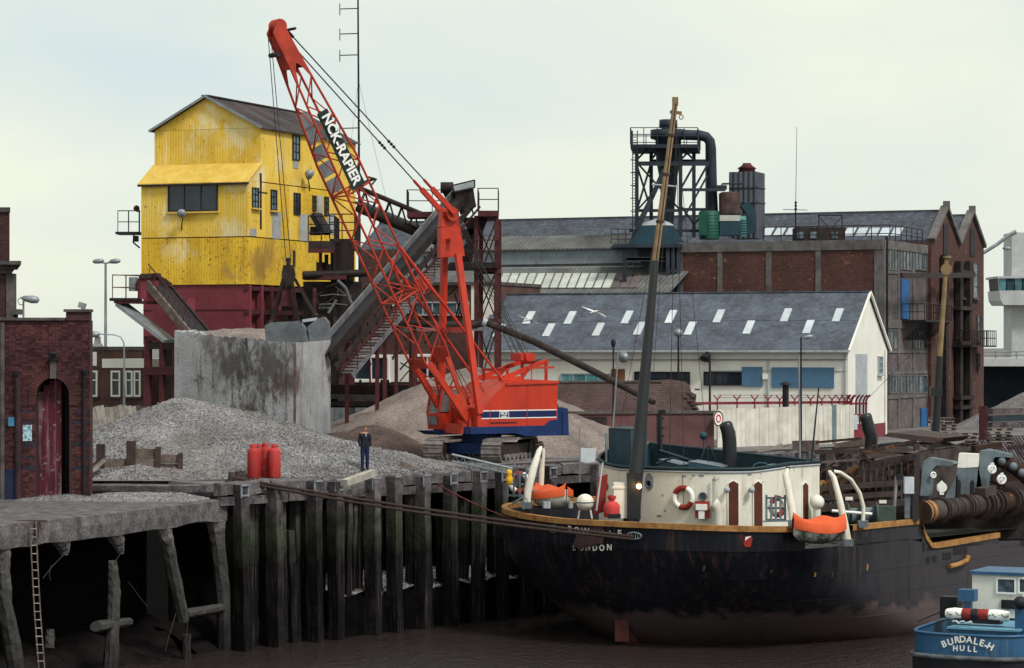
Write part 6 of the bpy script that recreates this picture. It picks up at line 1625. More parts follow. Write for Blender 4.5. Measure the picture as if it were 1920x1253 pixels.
mb = MB(); mb.beam(at(1182, 458, D1_ - .8), at(1246, 318, D1_ - .3), .22, .26); part('raking_strut', mb, m_hazenavy, cy)
Pz = at(1182, 272, D1_).z
P = [V((at(1182, 272, D1_ - .6).x, D1_ - .6, Pz)), V((at(1308, 272, D1_ - .6).x, D1_ - .6, Pz)), V((at(1313, 272, D2_ + .5).x, D2_ + .5, Pz)), V((at(1186, 272, D2_ + .5).x, D2_ + .5, Pz))]
mb = MB(); mb.hexa([p - V((0, 0, .22)) for p in P] + P); part('platform', mb, m_hazenavy, cy)
railing('r', [P[3], P[0], P[1], P[2], P[3]], 1.0, m_hazenavy, cy, 2, .8, .028)
cc = at(1253, 270, 164); cz = lambda y: EZ - (y - HZ) / FPX * 164
mb = MB(); mb.lathe([(.01, cz(224)), (.55, cz(225)), (.57, cz(240)), (.4, cz(241)), (.42, cz(243)), (1.1, cz(244)), (1.1, cz(260)), (.8, cz(263)), (.75, cz(300)), (.58, cz(330)), (.3, cz(420)), (.25, cz(445))], V((cc.x, 164, 0)), 20); part('cyclone_body', mb, m_hazenavy, cy)
mb = MB(); mb.path([at(x, y, 163.5) for x, y in ((1280, 253), (1312, 254), (1324, 257), (1331, 265), (1333, 278), (1334, 320), (1335, 360), (1337, 400), (1338, 440))], .32, 12); part('duct', mb, m_hazenavy, cy)
for dx in (0, 9):
    mb = MB(); mb.tube(at(1186 + dx, 440, 161), at(1186 + dx, 245, 161), .03, n=4); part('ladder_stile', mb, m_hazenavy, cy)
for i in range(34):
    y = 436 - i * 5.4; mb = MB(); mb.tube(at(1186, y, 161), at(1195, y, 161), .02, n=4); part('ladder_rung', mb, m_hazenavy, cy)
for i in range(6):
    y = 300 + i * 24; mb = MB(); mb.tube(at(1182, y, 161), at(1194, y, 161), .03, n=4); part('ladder_hoop', mb, m_hazenavy, cy)
mb = MB(); mb.tube(at(1222, 346, 161), at(1268, 350, 161), .06, n=6); part('pale_strut', mb, m_pale, cy)
dh = thing('dust_hopper', 'dark teal hopper on black legs under the cyclone tower', 'hopper', at(1225, 560, 161))
mb = MB(); a, b_, c_, d_ = at(1203, 424, 160.5), at(1262, 424, 160.5), at(1285, 458, 160.5), at(1180, 458, 160.5); mb.prism([a, b_, c_, d_], V((0, 3.5, 0))); part('hopper_body', mb, m_hazeteal, dh)
mb = MB(); mb.lathe([(1.1, 0), (.8, .2), (.1, .45)], at(1232, 424, 162), 14); part('hopper_top', mb, m_pale, dh)
mb = MB(); a = at(1150, 458, 159.5); b_ = at(1280, 458, 159.5); mb.hexa([V((a.x, 159.5, a.z - .2)), V((b_.x, 159.5, a.z - .2)), V((b_.x, 164, a.z - .2)), V((a.x, 164, a.z - .2)), V((a.x, 159.5, a.z)), V((b_.x, 159.5, a.z)), V((b_.x, 164, a.z)), V((a.x, 164, a.z))]); part('deck', mb, m_hazenavy, dh)
for x in (1171, 1252, 1262, 1272):
    mb = MB(); mb.beam(at(x, 560, 159.8), at(x, 460, 159.8), .22, .22); part('leg', mb, m_hazenavy, dh)
for y in (485, 487):
    mb = MB(); mb.beam(at(1171, y, 159.9), at(1272, y, 159.9), .14, .2); part('tie_beam', mb, m_hazenavy, dh)
mb = MB(); mb.prism([at(x, y, 160.5) for x, y in ((1195, 462), (1275, 462), (1275, 545), (1225, 545))], V((0, 3, 0))); part('lower_casing', mb, m_hazenavy, dh)
railing('r', [at(1146, 458, 159.6), at(1186, 458, 159.6)], .9, m_hazenavy, dh, 3, .5, .025)
# silo, filter, tanks
sl_ = thing('corrugated_silo', 'square grey corrugated silo with small roof cap on the warehouse roof', 'silo', at(1400, 450, 166))
m_silo = mat('silo_sheet', (.10, .11, .135), (.065, .072, .09), scale=.8, rough=.8, corr=.32, corrd=.05, streak=.5)
c_ = at(1400, 450, 166)
a, b_, cR = at(1367, 400, 165.6), at(1418, 400, 165.2), at(1434, 400, 167)
zB, zT = at(1400, 448, 166).z, at(1400, 326, 166).z
for p_, q_ in ((a, b_), (b_, cR)):
    mb = MB(); d_ = (q_ - p_); n_ = V((d_.y, -d_.x, 0)).normalized(); mb.prism([V((p_.x, p_.y, zB)), V((q_.x, q_.y, zB)), V((q_.x, q_.y, zT)), V((p_.x, p_.y, zT))], V((0, .1, 0))); part('side_sheet', mb, m_silo, sl_)
dk = a + (cR - b_)
mb = MB(); mb.prism([V((p.x, p.y, zT)) for p in (a, b_, cR, dk)], V((0, 0, .08))); mb.prism([V((p.x, p.y, zB)) for p in (a.lerp(cR, .05), b_.lerp(dk, .05), cR.lerp(a, .05), dk.lerp(b_, .05))], V((0, 0, zT - zB))); part('roof', mb, m_silo, sl_)
for y in (352, 380):
    mb = MB(); z = at(1400, y, 166).z; mb.beam(V((a.x, a.y - .05, z)), V((b_.x, b_.y - .05, z)), .05, .08); mb.beam(V((b_.x + .03, b_.y - .03, z)), V((cR.x + .03, cR.y, z)), .05, .08); part('band', mb, m_silo, sl_)
mb = MB(); mb.lathe([(.55, 0), (.5, .25), (.62, .28), (.3, .5), (.25, .62)], V((at(1401, 326, 166).x, 166.2, zT + .05)), 10); part('roof_cap', mb, m_crimd, sl_)
mb = MB(); mb.path([at(1352, 350, 164.5), at(1354, 345, 164.5), at(1394, 344, 164.8)], .06, 6); part('vent_pipe', mb, m_hazenavy, sl_)
fl = thing('dust_filter', 'rusty black filter drum above a blue casing on the warehouse roof', 'filter', at(1368, 450, 163))
mb = MB(); mb.lathe([(.65, 0), (.66, 1.25), (.5, 1.35)], at(1368, 402, 163), 14); part('drum', mb, mat('rusty_black', (.03, .022, .022), (.09, .05, .045), scale=1.2, rough=.8, streak=.5, streakcol=(.2, .16, .15)), fl)
mb = MB(); mb.box(at(1367, 410, 162.6), (1.25, 1.2, .35)); part('pale_band', mb, m_gpane, fl)
mb = MB(); mb.box(at(1368, 428, 162.7), (1.3, 1.3, .95)); part('casing', mb, m_hazeteal, fl)
for i in range(7):
    mb = MB(); mb.box(at(1392, 410 + i * 5, 162.5), (.45, .5, .1), Matrix.Rotation(.5, 3, 'X')); part('louvre', mb, mat('sea_green', (.10, .26, .25), (.07, .18, .18), rough=.6), fl)
mb = MB(); mb.prism([at(x, y, 163) for x, y in ((1388, 385), (1404, 378), (1418, 396), (1418, 436), (1400, 440), (1400, 400))], V((0, 1, 0))); part('chute', mb, m_hazeteal, fl)
mb = MB(); mb.beam(at(1338, 352, 163), at(1362, 352, 163), .9, .25); part('walkway', mb, m_hazenavy, fl)
gt = thing('green_tank', 'dark green round tank beside the duct on the warehouse roof', 'tank', at(1328, 450, 162.5))
mb = MB(); mb.lathe([(.6, 0), (.6, 1.7), (.55, 1.72), (.02, 1.75)], at(1330, 449, 162.2), 16); part('tank_body', mb, mat('tank_green', (.012, .085, .06), (.01, .06, .045), rough=.5, streak=.3), gt)
for i in range(8):
    mb = MB(); mb.wheel(at(1330, 447 - i * 6, 162.2), ZV, .6, .018, 18, 4); part('rib', mb, MATS['tank_green'], gt)
mb = MB(); mb.box(at(1318, 420, 161.6), (.5, .4, 1.4)); part('tank_door', mb, MATS['tank_green'], gt)

# ---- tidal barrier and road bridge at the right edge
m_barr = mat('barrier_concrete', (.46, .47, .48), (.38, .39, .41), rough=.8, streak=.15)
tb_ = thing('barrier_tower', 'pale concrete barrier tower with glazed control cabin at the right edge', 'tower', at(1915, 700, 240))
BD = 240
mb = MB(); a, b_ = at(1897, 700, BD), at(1960, 700, BD); P = [V((a.x, BD, 0)), V((b_.x, BD, 0)), V((b_.x, BD + 4, 0)), V((a.x, BD + 4, 0))]; zt2 = at(1900, 436, BD).z; mb.hexa(P + [p + V((0, 0, zt2)) for p in P]); part('pier', mb, m_barr, tb_)
mb = MB(); mb.prism([at(x, y, BD - 1.5) for x, y in ((1874, 545), (1960, 545), (1960, 572), (1882, 572), (1876, 563))], V((0, 6, 0))); part('cabin_base', mb, m_barr, tb_)
mb = MB(); mb.prism([at(x, y, BD - 1.5) for x, y in ((1870, 518), (1960, 518), (1960, 522), (1871, 522))], V((0, 6, 0))); part('cabin_roof', mb, m_barr, tb_)
for i in range(6):
    x = 1872 + i * 15; mb = MB(); mb.prism([at(x, 522, BD - 1.3), at(x + 14, 522, BD - 1.3), at(x + 14, 545, BD - 1.3), at(x + 1.5, 545, BD - 1.3)], V((0, .2, 0))); part('cabin_pane', mb, m_hazeteal if i % 2 else glass('teal_glass2', (.03, .10, .12)), tb_)
mb = MB(); mb.prism([at(x, 545, BD - 1) for x in (1874, 1960)] + [at(x, 520, BD - 1) for x in (1960, 1872)], V((0, 5, 0))); part('cabin_core', mb, m_black, tb_)
mb = MB(); mb.path([at(1838, 478, BD), at(1870, 458, BD), at(1893, 440, BD), at(1905, 434, BD)], .18, 6); part('boom_arm', mb, m_lampg, tb_)
mb = MB(); mb.ball(at(1888, 466, BD - .5), .3, 8, (1.4, 1, .7)); part('lamp', mb, m_lampg, tb_)
rb_ = thing('road_bridge', 'pale flat road bridge with thin railing beyond the gabled warehouse', 'bridge', at(1900, 690, 200))
a, b_ = at(1790, 672, 200), at(2100, 672, 200); zz = at(1900, 672, 200).z
mb = MB(); mb.hexa([V((a.x, 200, zz - .6)), V((b_.x, 200, zz - .6)), V((b_.x, 212, zz - .6)), V((a.x, 212, zz - .6)), V((a.x, 200, zz)), V((b_.x, 200, zz)), V((b_.x, 212, zz)), V((a.x, 212, zz))]); part('deck', mb, m_barr, rb_)
railing('r', [V((a.x, 200.1, zz)), V((b_.x, 200.1, zz))], .5, m_lampg, rb_, 2, 1.5, .05)
mb = MB(); mb.hexa([V((a.x, 203, -6)), V((b_.x, 203, -6)), V((b_.x, 210, -6)), V((a.x, 210, -6)), V((a.x, 203, zz - .61)), V((b_.x, 203, zz - .61)), V((b_.x, 210, zz - .61)), V((a.x, 210, zz - .61))]); part('abutment', mb, mat('dark_abutment', (.02, .025, .035), (.012, .016, .022), rough=.9), rb_)
# ---- seagulls
for x, y, D, s_, lb in ((1114, 585, 136, 1.0, 'white gull flying before the blue roof with wings spread'), (990, 600, 134, .9, 'grey winged gull flying over the leftmost skylights')):
    c_ = at(x, y, D); t = thing('seagull', lb, 'bird', c_, 'gulls over the shed')
    mb = MB(); mb.lathe([(.01, -.22), (.05, -.12), (.06, .02), (.035, .12), (.04, .17), (.01, .24)], c_, 8, V((-.8, .2, -.25))); mb.prism([c_ + V((.17, 0, .03)), c_ + V((.3, .06, .08)), c_ + V((.3, -.06, .08))], V((0, 0, .01))); part('body', mb, m_stripe, t)
    for sg_ in (-1, 1):
        mb = MB(); d0 = V((.35 * sg_, .1, .16 if sg_ < 0 else -.12)) * s_; d1 = V((.62 * sg_, .1, .26 if sg_ < 0 else -.25)) * s_
        mb.prism([c_ + V((-.08, 0, .02)), c_ + d0 + V((-.07, 0, 0)), c_ + d1, c_ + d0 + V((.08, 0, 0)), c_ + V((.09, 0, .02))], V((0, .01, .012))); part('wing', mb, m_stripe if D > 135 else m_lampg, t)
# ================================================================ dredger
SA = V((QD.x, QD.y, 0)); SN = V((QN.x, QN.y, 0)); ST = V((3.0, 96.6, 0))
def sh(t, w, z): p = ST + SA * t + SN * w; return V((p.x, p.y, z))
ad = SA.dot(ST)
m_hull = mat('hull_black', (.005, .006, .011), (.009, .011, .018), scale=.5, rough=.36, bump=.12, bscale=1.2, spec=.16, dband=[(tuple(SA), ad + 4, ad + 14, (.055, .05, .058), .85)], zband=[(-4.6, -4.9, (.135, .10, .097), .62), (-5.55, -6.1, (.05, .022, .02), .7)], streak=.75, streakcol=(.10, .045, .032), grain=.3, grainscale=9, pstreak=(.35, (.055, .04, .042)))
m_rub = mat('tan_rubbing_strip', (.42, .22, .075), (.26, .12, .045), scale=3, rough=.8, streak=.6, streakcol=(.1, .05, .03), bump=.3)
m_shwhite = mat('ship_white', (.76, .74, .66), (.66, .64, .57), scale=.9, rough=.6, streak=.6, streakcol=(.36, .22, .13), pstreak=(.12, (.4, .3, .2)), spot=.07, spotcol=(.25, .2, .16), spotscale=3)
m_dteal = mat('dark_teal_paint', (.012, .028, .036), (.02, .04, .05), scale=1.4, rough=.55)
m_bteal = mat('blue_teal_paint', (.03, .075, .11), (.02, .05, .075), scale=1.3, rough=.55, streak=.3)
m_deckd = mat('ship_deck', (.05, .05, .052), (.03, .03, .03), rough=.85, bump=.3)
m_brown = mat('varnished_door', (.12, .035, .02), (.07, .022, .014), rough=.5, streak=.4)
m_rust = mat('rusty_plate', (.065, .034, .026), (.026, .018, .017), scale=1.3, rough=.9, bump=.5, spot=.3, spotcol=(.17, .075, .035), spotscale=2.5, rnd=.25)
m_rustg = mat('rusty_grey', (.085, .07, .066), (.04, .031, .031), scale=1.1, rough=.9, bump=.4, spot=.25, spotcol=(.13, .06, .035), rnd=.2)
m_shgrey = mat('ship_blue_grey', (.16, .205, .235), (.09, .11, .125), scale=1.2, rough=.65, spot=.15, spotcol=(.1, .06, .045), streak=.4)
m_orange = mat('orange_canvas', (.68, .115, .035), (.55, .085, .03), scale=1.5, rough=.75, bump=.4, bscale=4)
m_mast = mat('mast_black', (.008, .009, .013), rough=.4, spec=.5)
m_masty = mat('mast_buff', (.30, .20, .105), (.19, .125, .07), scale=2, rough=.6, streak=.5)
m_bred = mat('buoy_red', (.30, .03, .02), (.22, .025, .02), rough=.6)
LEV = [(-2.3, 0, 5.0, 2.3, 7.0), (-3.0, .15, 5.4, 2.3, 7.0), (-3.8, .5, 6.2, 2.2, 7.0), (-4.5, .95, 7.3, 2.1, 6.98), (-5.0, 1.4, 8.6, 2.0, 6.95), (-5.5, 1.9, 9.8, 1.9, 6.9), (-6.0, 2.5, 11, 1.8, 6.85), (-6.6, 3.2, 12.5, 1.7, 6.7), (-7.4, 4.2, 14, 1.55, 6.2)]
def lev(z):
    if z >= LEV[0][0]:
        return LEV[0][1:]
    for A, B in zip(LEV, LEV[1:]):
        if z >= B[0]:
            f = (A[0] - z) / (A[0] - B[0]); return tuple(A[i] + (B[i] - A[i]) * f for i in range(1, 5))
    return LEV[-1][1:]
def ell(th, t0, L_, p_, W_):      # th in [-90, 90] degrees round the stern, beyond: straight side, metres
    s_ = 1 if th >= 0 else -1; a = abs(th)
    if a <= 90:
        r = R(a); return t0 + L_ * (1 - math.cos(r) ** (2 / p_)), s_ * W_ * math.sin(r) ** (2 / p_)
    return t0 + L_ + (a - 90), s_ * W_
def hp(th, z): t, w = ell(th, *lev(z)); return sh(t, w, z)
def px_of(p): return 960 + p.x / p.y * FPX
def on_curve(fun, x, y, z=-2.0, lo=-60, hi=112):
    """point of a stern-shaped wall (fun(th, z)) seen at pixel x, y, on the side facing the camera, and its outward normal"""
    for _ in range(5):
        best = None; prev = None
        for i in range(180):
            th = lo + (hi - lo) * i / 179; p = fun(th, z); c = px_of(p)
            if prev is not None and (prev[1] - x) * (c - x) <= 0 and c != prev[1]:
                f = (x - prev[1]) / (c - prev[1]); q_ = prev[2].lerp(p, f)
                if best is None or q_.y < best[0].y: best = (q_, prev[0] + (th - prev[0]) * f)
            prev = (th, c, p)
        q_, th = best; z = EZ - (y - HZ) / FPX * q_.y
    p = fun(th, z); d = fun(th + .5, z) - fun(th - .5, z); n = V((d.y, -d.x, 0)).normalized()
    if n.dot(p) > 0: n = -n
    return p, n, d.normalized()
DR = thing('dredger_ship', 'black hulled sand dredger with white deckhouse moored stern first at the quay', 'ship', sh(20, 0, WZ))
ths = [-(90 + x) for x in (64, 52, 46, 36, 26, 18, 12, 8, 5, 2.5)] + [-90 + 5 * i for i in range(37)] + [90 + x for x in (2.5, 5, 8, 12, 18, 26, 36, 46, 52, 64)]
def bowf(th):
    a = abs(th) - 90
    return 1.0 if a < 40 else max(.02, 1 - ((a - 40) / 24) ** 2)
mb = MB(); rows = []
for k, lv in enumerate(LEV):
    r_ = []
    for th in ths:
        t, w = ell(th, *lv[1:]); z = lv[0]
        if k == 0 and t > 11.3: z = -2.78
        if k == 0 and t > 17: z = -3.0
        r_.append(sh(t, w * bowf(th), z))
    rows.append(r_)
mb.grid(rows); hull = part('hull', mb, m_hull, DR)
# plate seams
for z in (-3.35, -4.25, -5.05):
    mb = MB(); mb.path([hp(th, z) + (hp(th, z) - sh(8, 0, z)).normalized() * .006 for th in [4 * i for i in range(-15, 23)] + [90 + x for x in (2, 5, 9, 14, 20, 30)]], .008, 4); part('plate_seam', mb, m_hull, hull)
def hp_t(t, z):
    t0, L_, p_, W_ = lev(z); r = max(0, (L_ - (t - t0)) / L_) if t - t0 < L_ else 0
    return sh(t, W_ * (1 - r ** p_) ** (1 / p_), z)
for t in (6.6, 10.2, 14.6, 19.5):
    mb = MB(); mb.path([hp_t(t, z) + SN * .005 for z in (-2.9 if t > 11 else -2.4, -3.2, -3.8, -4.5, -5.2, -6)], .007, 4); part('plate_seam', mb, m_hull, hull)
# deck
mb = MB(); D_ = [hp(th, -2.3) for th in ths]; D_ = [V((p.x, p.y, -2.35)) for p in D_]; h_ = len(D_) // 2
mb.grid([[D_[h_ - i], D_[h_ + i]] for i in range(0, h_ - 1)], False); part('deck', mb, m_deckd, DR)
# bulwarks and rubbing strip
def ztop(th, z0=-1.42):
    return z0 - .12 * max(0, min(1, (th - 20) / 60)) + .22 * max(0, min(1, (-th - 10) / 60))
def bul(name, tl, zt_f, zb_f, rail=True):
    O_ = [hp(th, -2.3) for th in tl]; mb = MB(); rows = [[], [], [], []]
    for p, th in zip(O_, tl):
        c_ = sh(8 if th < 95 else (p - ST).dot(SA), 0, 0); inn = V((c_.x - p.x, c_.y - p.y, 0)).normalized()
        zt_ = zt_f(th); zb_ = zb_f(th)
        rows[0].append(V((p.x, p.y, zb_))); rows[1].append(V((p.x, p.y, zt_))); rows[2].append(V((p.x, p.y, zt_)) + inn * .12); rows[3].append(V((p.x, p.y, zb_)) + inn * .12)
    mb.grid(rows, False); o = part(name, mb, m_hull, DR)
    if rail:
        mb = MB(); rr_ = [[], [], [], [], []]
        for p, th in zip(O_, tl):
            c_ = sh(8 if th < 95 else (p - ST).dot(SA), 0, 0); inn = V((c_.x - p.x, c_.y - p.y, 0)).normalized(); zt_ = zt_f(th)
            P4 = [V((p.x, p.y, zt_ - .17)) - inn * .07, V((p.x, p.y, zt_ + .03)) - inn * .07, V((p.x, p.y, zt_ + .03)) + inn * .16, V((p.x, p.y, zt_ - .17)) + inn * .13]
            for k in range(5): rr_[k].append(P4[k % 4])
        mb.grid(rr_, False); part('rubbing_strip', mb, m_rub, DR)
    return o
bul('bulwark', [-(90 + x) for x in (30, 20, 12, 6, 3)] + list(range(-90, 76, 5)), ztop, lambda th: -2.36)
bul('bulwark', [91.2, 92, 93, 94, 95, 95.6, 96.1], lambda th: -1.62 - .0 * th, lambda th: -2.36)
bul('bulwark', [96.15, 96.4, 96.8, 97.3, 98, 99, 100, 101, 102], lambda th: -2.62 + .9 * max(0, 1 - (th - 96.1) / .9) ** 2 + .03 * (th - 97), lambda th: -2.85)
bul('bulwark', [102.2, 104, 108, 114, 122], lambda th: -2.95, lambda th: -3.1, False)
# bent inner lip of the well
mb = MB(); mb.path([hp(th, -2.3).xy.to_3d() + V((0, 0, -2.36 + .9 * max(0, 1 - (th - 96.1) / .9) ** 2)) - SN * .5 for th in (96.2, 96.6, 97, 98, 100, 102)], .05, 5); part('well_lip', mb, m_iron, DR)
# rudder
mb = MB(); a = at(1123, 1205, 97.5); 
mb.prism([sh(1.6, -.12, -7.2), sh(2.9, -.12, -7.2), sh(3.0, -.12, -4.6), sh(1.9, -.12, -4.7)], SN * .24); m_rud = mat('rudder_red', (.16, .05, .038), (.08, .03, .026), scale=2, rough=.8, bump=.4); part('rudder', mb, m_rud, DR)
p = sh(1.75, .02, -4.9); mb = MB(); mb.box(p + V((0, 0, 0)), (.34, .34, .34)); mb.box(p - V((.1, .1, .6)), (.5, .4, .8)); part('rudder_head', mb, m_rud, DR)
# deckhouse
DHp = (3.3, 3.4, 2.3, 4.0); DT1 = 8.7
def dh(th, z): t, w = ell(th, *DHp); return sh(min(t, DT1), w, z)
dth = [-(90 + x) for x in (2.0, 1.0)] + [-90 + 4 * i for i in range(46)] + [90 + x for x in (1.0, 2.0)]
def drim(th): return .36 + .16 * max(0, (abs(th) - 60) / 32) + (.35 * max(0, min(1, (-th - 20) / 60)))
mb = MB(); mb.grid([[dh(th, -2.36) for th in dth], [dh(th, drim(th) - .5) for th in dth], [dh(th, drim(th)) for th in dth]]); a, b_ = dh(dth[0], 0), dh(dth[-1], 0)
mb.grid([[V((*dh(dth[-1], 0).xy, -2.36)), V((*dh(dth[0], 0).xy, -2.36))], [dh(dth[-1], drim(92)), dh(dth[0], drim(-92) + .15)]], False); dhs = part('deckhouse', mb, m_shwhite, DR)
ins = lambda p, th, k: p + (sh(6.0, 0, p.z) - p).normalized() * k
mb = MB(); mb.grid([[ins(dh(th, drim(th) + .01), th, .14) for th in dth], [ins(dh(th, -.55), th, .14) for th in dth]]); mb.grid([[sh(DT1 - .12, 4, drim(92)), sh(DT1 - .12, -4, drim(-92) + .15)], [sh(DT1 - .12, 4, -.55), sh(DT1 - .12, -4, -.55)]], False); part('bulwark_lining', mb, m_dteal, dhs)
mb = MB(); P = [ins(dh(th, -.5), th, .1) for th in dth]; h_ = len(P) // 2; mb.grid([[P[h_ - i], P[h_ + i]] for i in range(h_)], False); part('boat_deck', mb, m_dteal, dhs)
mb = MB(); mb.path([dh(th, drim(th) + .03) for th in dth] , .07, 6); mb.path([dh(dth[-1], drim(92) + .03), dh(dth[0], drim(-92) + .18)], .07, 6); part('rim_rail', mb, m_dteal, dhs)
mb = MB(); mb.path([dh(th, drim(th) - .08) - (sh(6, 0, 0) - dh(th, 0)).normalized() * .02 for th in dth], .035, 5); part('rim_bead', mb, m_pale, dhs)
# flaked patches on the white paint
for x, y, w_, h_ in ((1283, 893, 10, 5), (1300, 892, 8, 4), (1315, 892, 12, 5), (1340, 900, 9, 5), (1405, 890, 10, 3), (1236, 967, 12, 4), (1247, 958, 3, 5), (1325, 887, 7, 4)):
    p, n, d = on_curve(dh, x, y); mb = MB(); k = []
    for i in range(9): a = 2 * math.pi * i / 9; r_ = random.uniform(.7, 1.1); k.append(p + d * (math.cos(a) * w_ / 100 * r_) + ZV * (math.sin(a) * h_ / 100 * r_))
    mb.prism(k, n * .012); part('flaked_patch', mb, m_lampg, dhs)
def on_dh(x, y, off=.0): p, n, d = on_curve(dh, x, y); return p + n * off, n, d
for x0, x1, y0, y1 in ((1365, 1385, 907, 984), (1412, 1429, 908, 984), (1503, 1514, 910, 984)):
    a, n, d = on_dh(x0, y0, .0); b_, _, _ = on_dh(x1, y0, .0); mb = MB(); zb_ = -2.3; top = (a + b_) / 2 + V((0, 0, .12))
    mb.prism([V((*a.xy, zb_)), V((*b_.xy, zb_)), b_, top, a], n * .05); o = part('door', mb, m_brown, dhs)
    mb = MB(); mb.path([V((*a.xy, zb_)) + n * .03, a + n * .03, top + n * .03, b_ + n * .03, V((*b_.xy, zb_)) + n * .03], .035, 4); part('door_frame', mb, m_shwhite, o)
for x, y, r_ in ((1318, 931, .14), (1217, 907, .13), (1138, 912, .12)):
    p, n, d = on_dh(x, y); mb = MB(); mb.wheel(p + n * .02, n, r_, .03, 16, 5); o = part('porthole', mb, m_shgrey, dhs); mb = MB(); mb.tube(p, p + n * .015, r_, n=14); part('pane', mb, m_glassd, o)
p, n, d = on_dh(1217, 906); mb = MB(); k = [p + d * (math.cos(a) * .2) + ZV * (math.sin(a) * .33 + .05) for a in [2 * math.pi * i / 12 for i in range(12)]]; mb.prism(k, n * .012); part('grey_surround', mb, m_lampg, dhs)
for x in (1362, 1405):
    p, n, d = on_dh(x, 918, .0); mb = MB(); mb.tube(p, p + n * .2, .05, n=6); mb.ball(p + n * .24, .12, 8); part('bulkhead_light', mb, m_pale, dhs)
for x, y in ((1340, 893), (1331, 905)):
    p, n, d = on_dh(x, y, .05); mb = MB(); mb.tube(p, p - V((0, 0, 1.2)), .02, n=5); part('conduit', mb, m_pale, dhs)
# cowl vent and fire box on the house side
p, n, d = on_dh(1347, 975, .35); cv = []
mb = MB(); mb.path([p - V((0, 0, .5)), p + V((0, 0, .25)), p + V((0, 0, .5)) - d * .06, p + V((0, 0, .62)) - d * .2], [.16, .16, .2, .26], 12); part('cowl_vent', mb, m_shwhite, DR)
p, n, d = on_dh(1319, 955, .2); mb = MB(); mb.box(p, (.5, .3, .6), Matrix((d, -n, ZV)).transposed()); o = part('fire_box', mb, m_bred, DR); mb = MB(); mb.box(p + n * .12 + V((0, 0, .1)), (.42, .2, .22), Matrix((d, -n, ZV)).transposed()); mb.box(p + n * .13 - V((0, 0, .18)), (.22, .12, .3), Matrix((d, -n, ZV)).transposed()); part('box_lid', mb, m_stripe, o)
def lifebuoy(label, p, n, r_=.36, m1=m_bred, m2=m_stripe):
    t = thing('lifebuoy', label, 'lifebuoy', p, 'ship lifebuoys'); n = n.normalized(); d, sd, u = frame(p, p + n)
    for q4 in range(8):
        mb = MB(); rows = []
        for i in range(5):
            a = 2 * math.pi * (q4 + i / 4) / 8 + .4; rd = sd * math.cos(a) + u * math.sin(a); rows.append([p + rd * (r_ + .1 * math.cos(b_)) + d * (.09 * math.sin(b_)) for b_ in [2 * math.pi * k / 8 for k in range(9)]])
        mb.grid(rows); part('ring_segment', mb, (m1 if (q4 % 4) in (0, 1) else m2), t)
    return t
p, n, d = on_dh(1283, 933, .1); lifebuoy('red and white lifebuoy hung on the white deckhouse side', p, n)
p, n, d = on_dh(1283, 950, .06); mb = MB(); mb.tube(on_dh(1280, 890, .05)[0], p, .012, n=4); solo('lifebuoy_line', mb, m_rope, 'thin line hanging down to the deckhouse lifebuoy', 'rope')
# stuff on the boat deck
for x0, x1, y0, y1, D, m_, dd, nm in ((1291, 1352, 866, 896, 100.0, m_bteal, 1.6, 'deck_locker'), (1438, 1492, 872, 890, 101.0, m_bteal, 1.2, 'deck_hatch'), (1236, 1272, 862, 884, 102.0, m_dteal, 1.2, 'deck_locker')):
    mb = MB(); mb.prism([at(x0, y0, D), at(x1, y0 + 10, D), at(x1, y1, D), at(x0, y1, D)], V((.5, dd, 0))); o = part(nm, mb, m_, DR)
    mb = MB(); mb.prism([at(x0 - 1, y0 - 1, D), at(x1 + 1, y0 + 9, D), at(x1 + 1, y0 + 11, D), at(x0 - 1, y0 + 1, D)], V((.5, dd, 0))); part('lid', mb, m_shgrey, o)
mb = MB(); mb.path([at(1410, 890, 100.5), at(1414, 872, 100.5), at(1424, 868, 100.5), at(1438, 870, 100.5)], .05, 6); part('grab_rail', mb, m_bteal, DR)
for pts, r_ in (([(1310, 870), (1322, 842), (1330, 836)], .03), ([(1330, 836), (1345, 870)], .03), ([(1236, 845), (1290, 862)], .07), ([(1230, 870), (1262, 858), (1300, 864)], .05)):
    mb = MB(); mb.path([at(x, y, 101.5) for x, y in pts], r_, 5); part('rigging_bar', mb, m_dteal, DR)
# wheelhouse box, funnels, searchlight post
wx = [at(1141, 870, 101.6), at(1183, 880, 100.2), at(1214, 880, 103), at(1172, 870, 104.4)]
mb = MB(); mb.hexa([V((p.x, p.y, .1)) for p in wx] + [V((p.x, p.y, 1.72)) for p in wx]); o = part('steering_shelter', mb, m_bteal, DR)
mb = MB(); mb.hexa([V((p.x, p.y, 1.72)) for p in wx] + [V((p.x, p.y, 1.8)) for p in wx]); part('shelter_top', mb, m_dteal, o)
mb = MB(); mb.tube(at(1137, 890, 101.4), at(1137, 812, 101.4), .05, n=6); part('rail_post', mb, m_lampg, o)
for nm, pts, D, r_ in (('funnel', [(1368, 900), (1368, 830), (1366, 812), (1362, 800)], 101.3, .27), ('funnel', [(1632, 850), (1634, 820), (1628, 800), (1624, 784)], 110, .27)):
    mb = MB(); mb.path([at(x, y, D) for x, y in pts], [r_, r_, r_ * 1.0, r_ * .92], 14); o = part(nm, mb, m_mast, DR)
    q_ = at(*pts[-1], D); d_ = (q_ - at(*pts[-2], D)).normalized(); mb = MB(); mb.lathe([(r_ * .95, -.05), (r_ * .97, .05), (r_ * .8, .16), (.02, .2)], q_, 14, d_ + V((0, .1, 0))); part('cowl', mb, m_mast, o)
mb = MB(); b0 = at(1238, 850, 103); mb.tube(b0, at(1238, 775, 103), .09, n=8); 
for y in (782, 800, 815): mb.beam(at(1231, y, 103), at(1246, y + 3, 103), .1, .08)
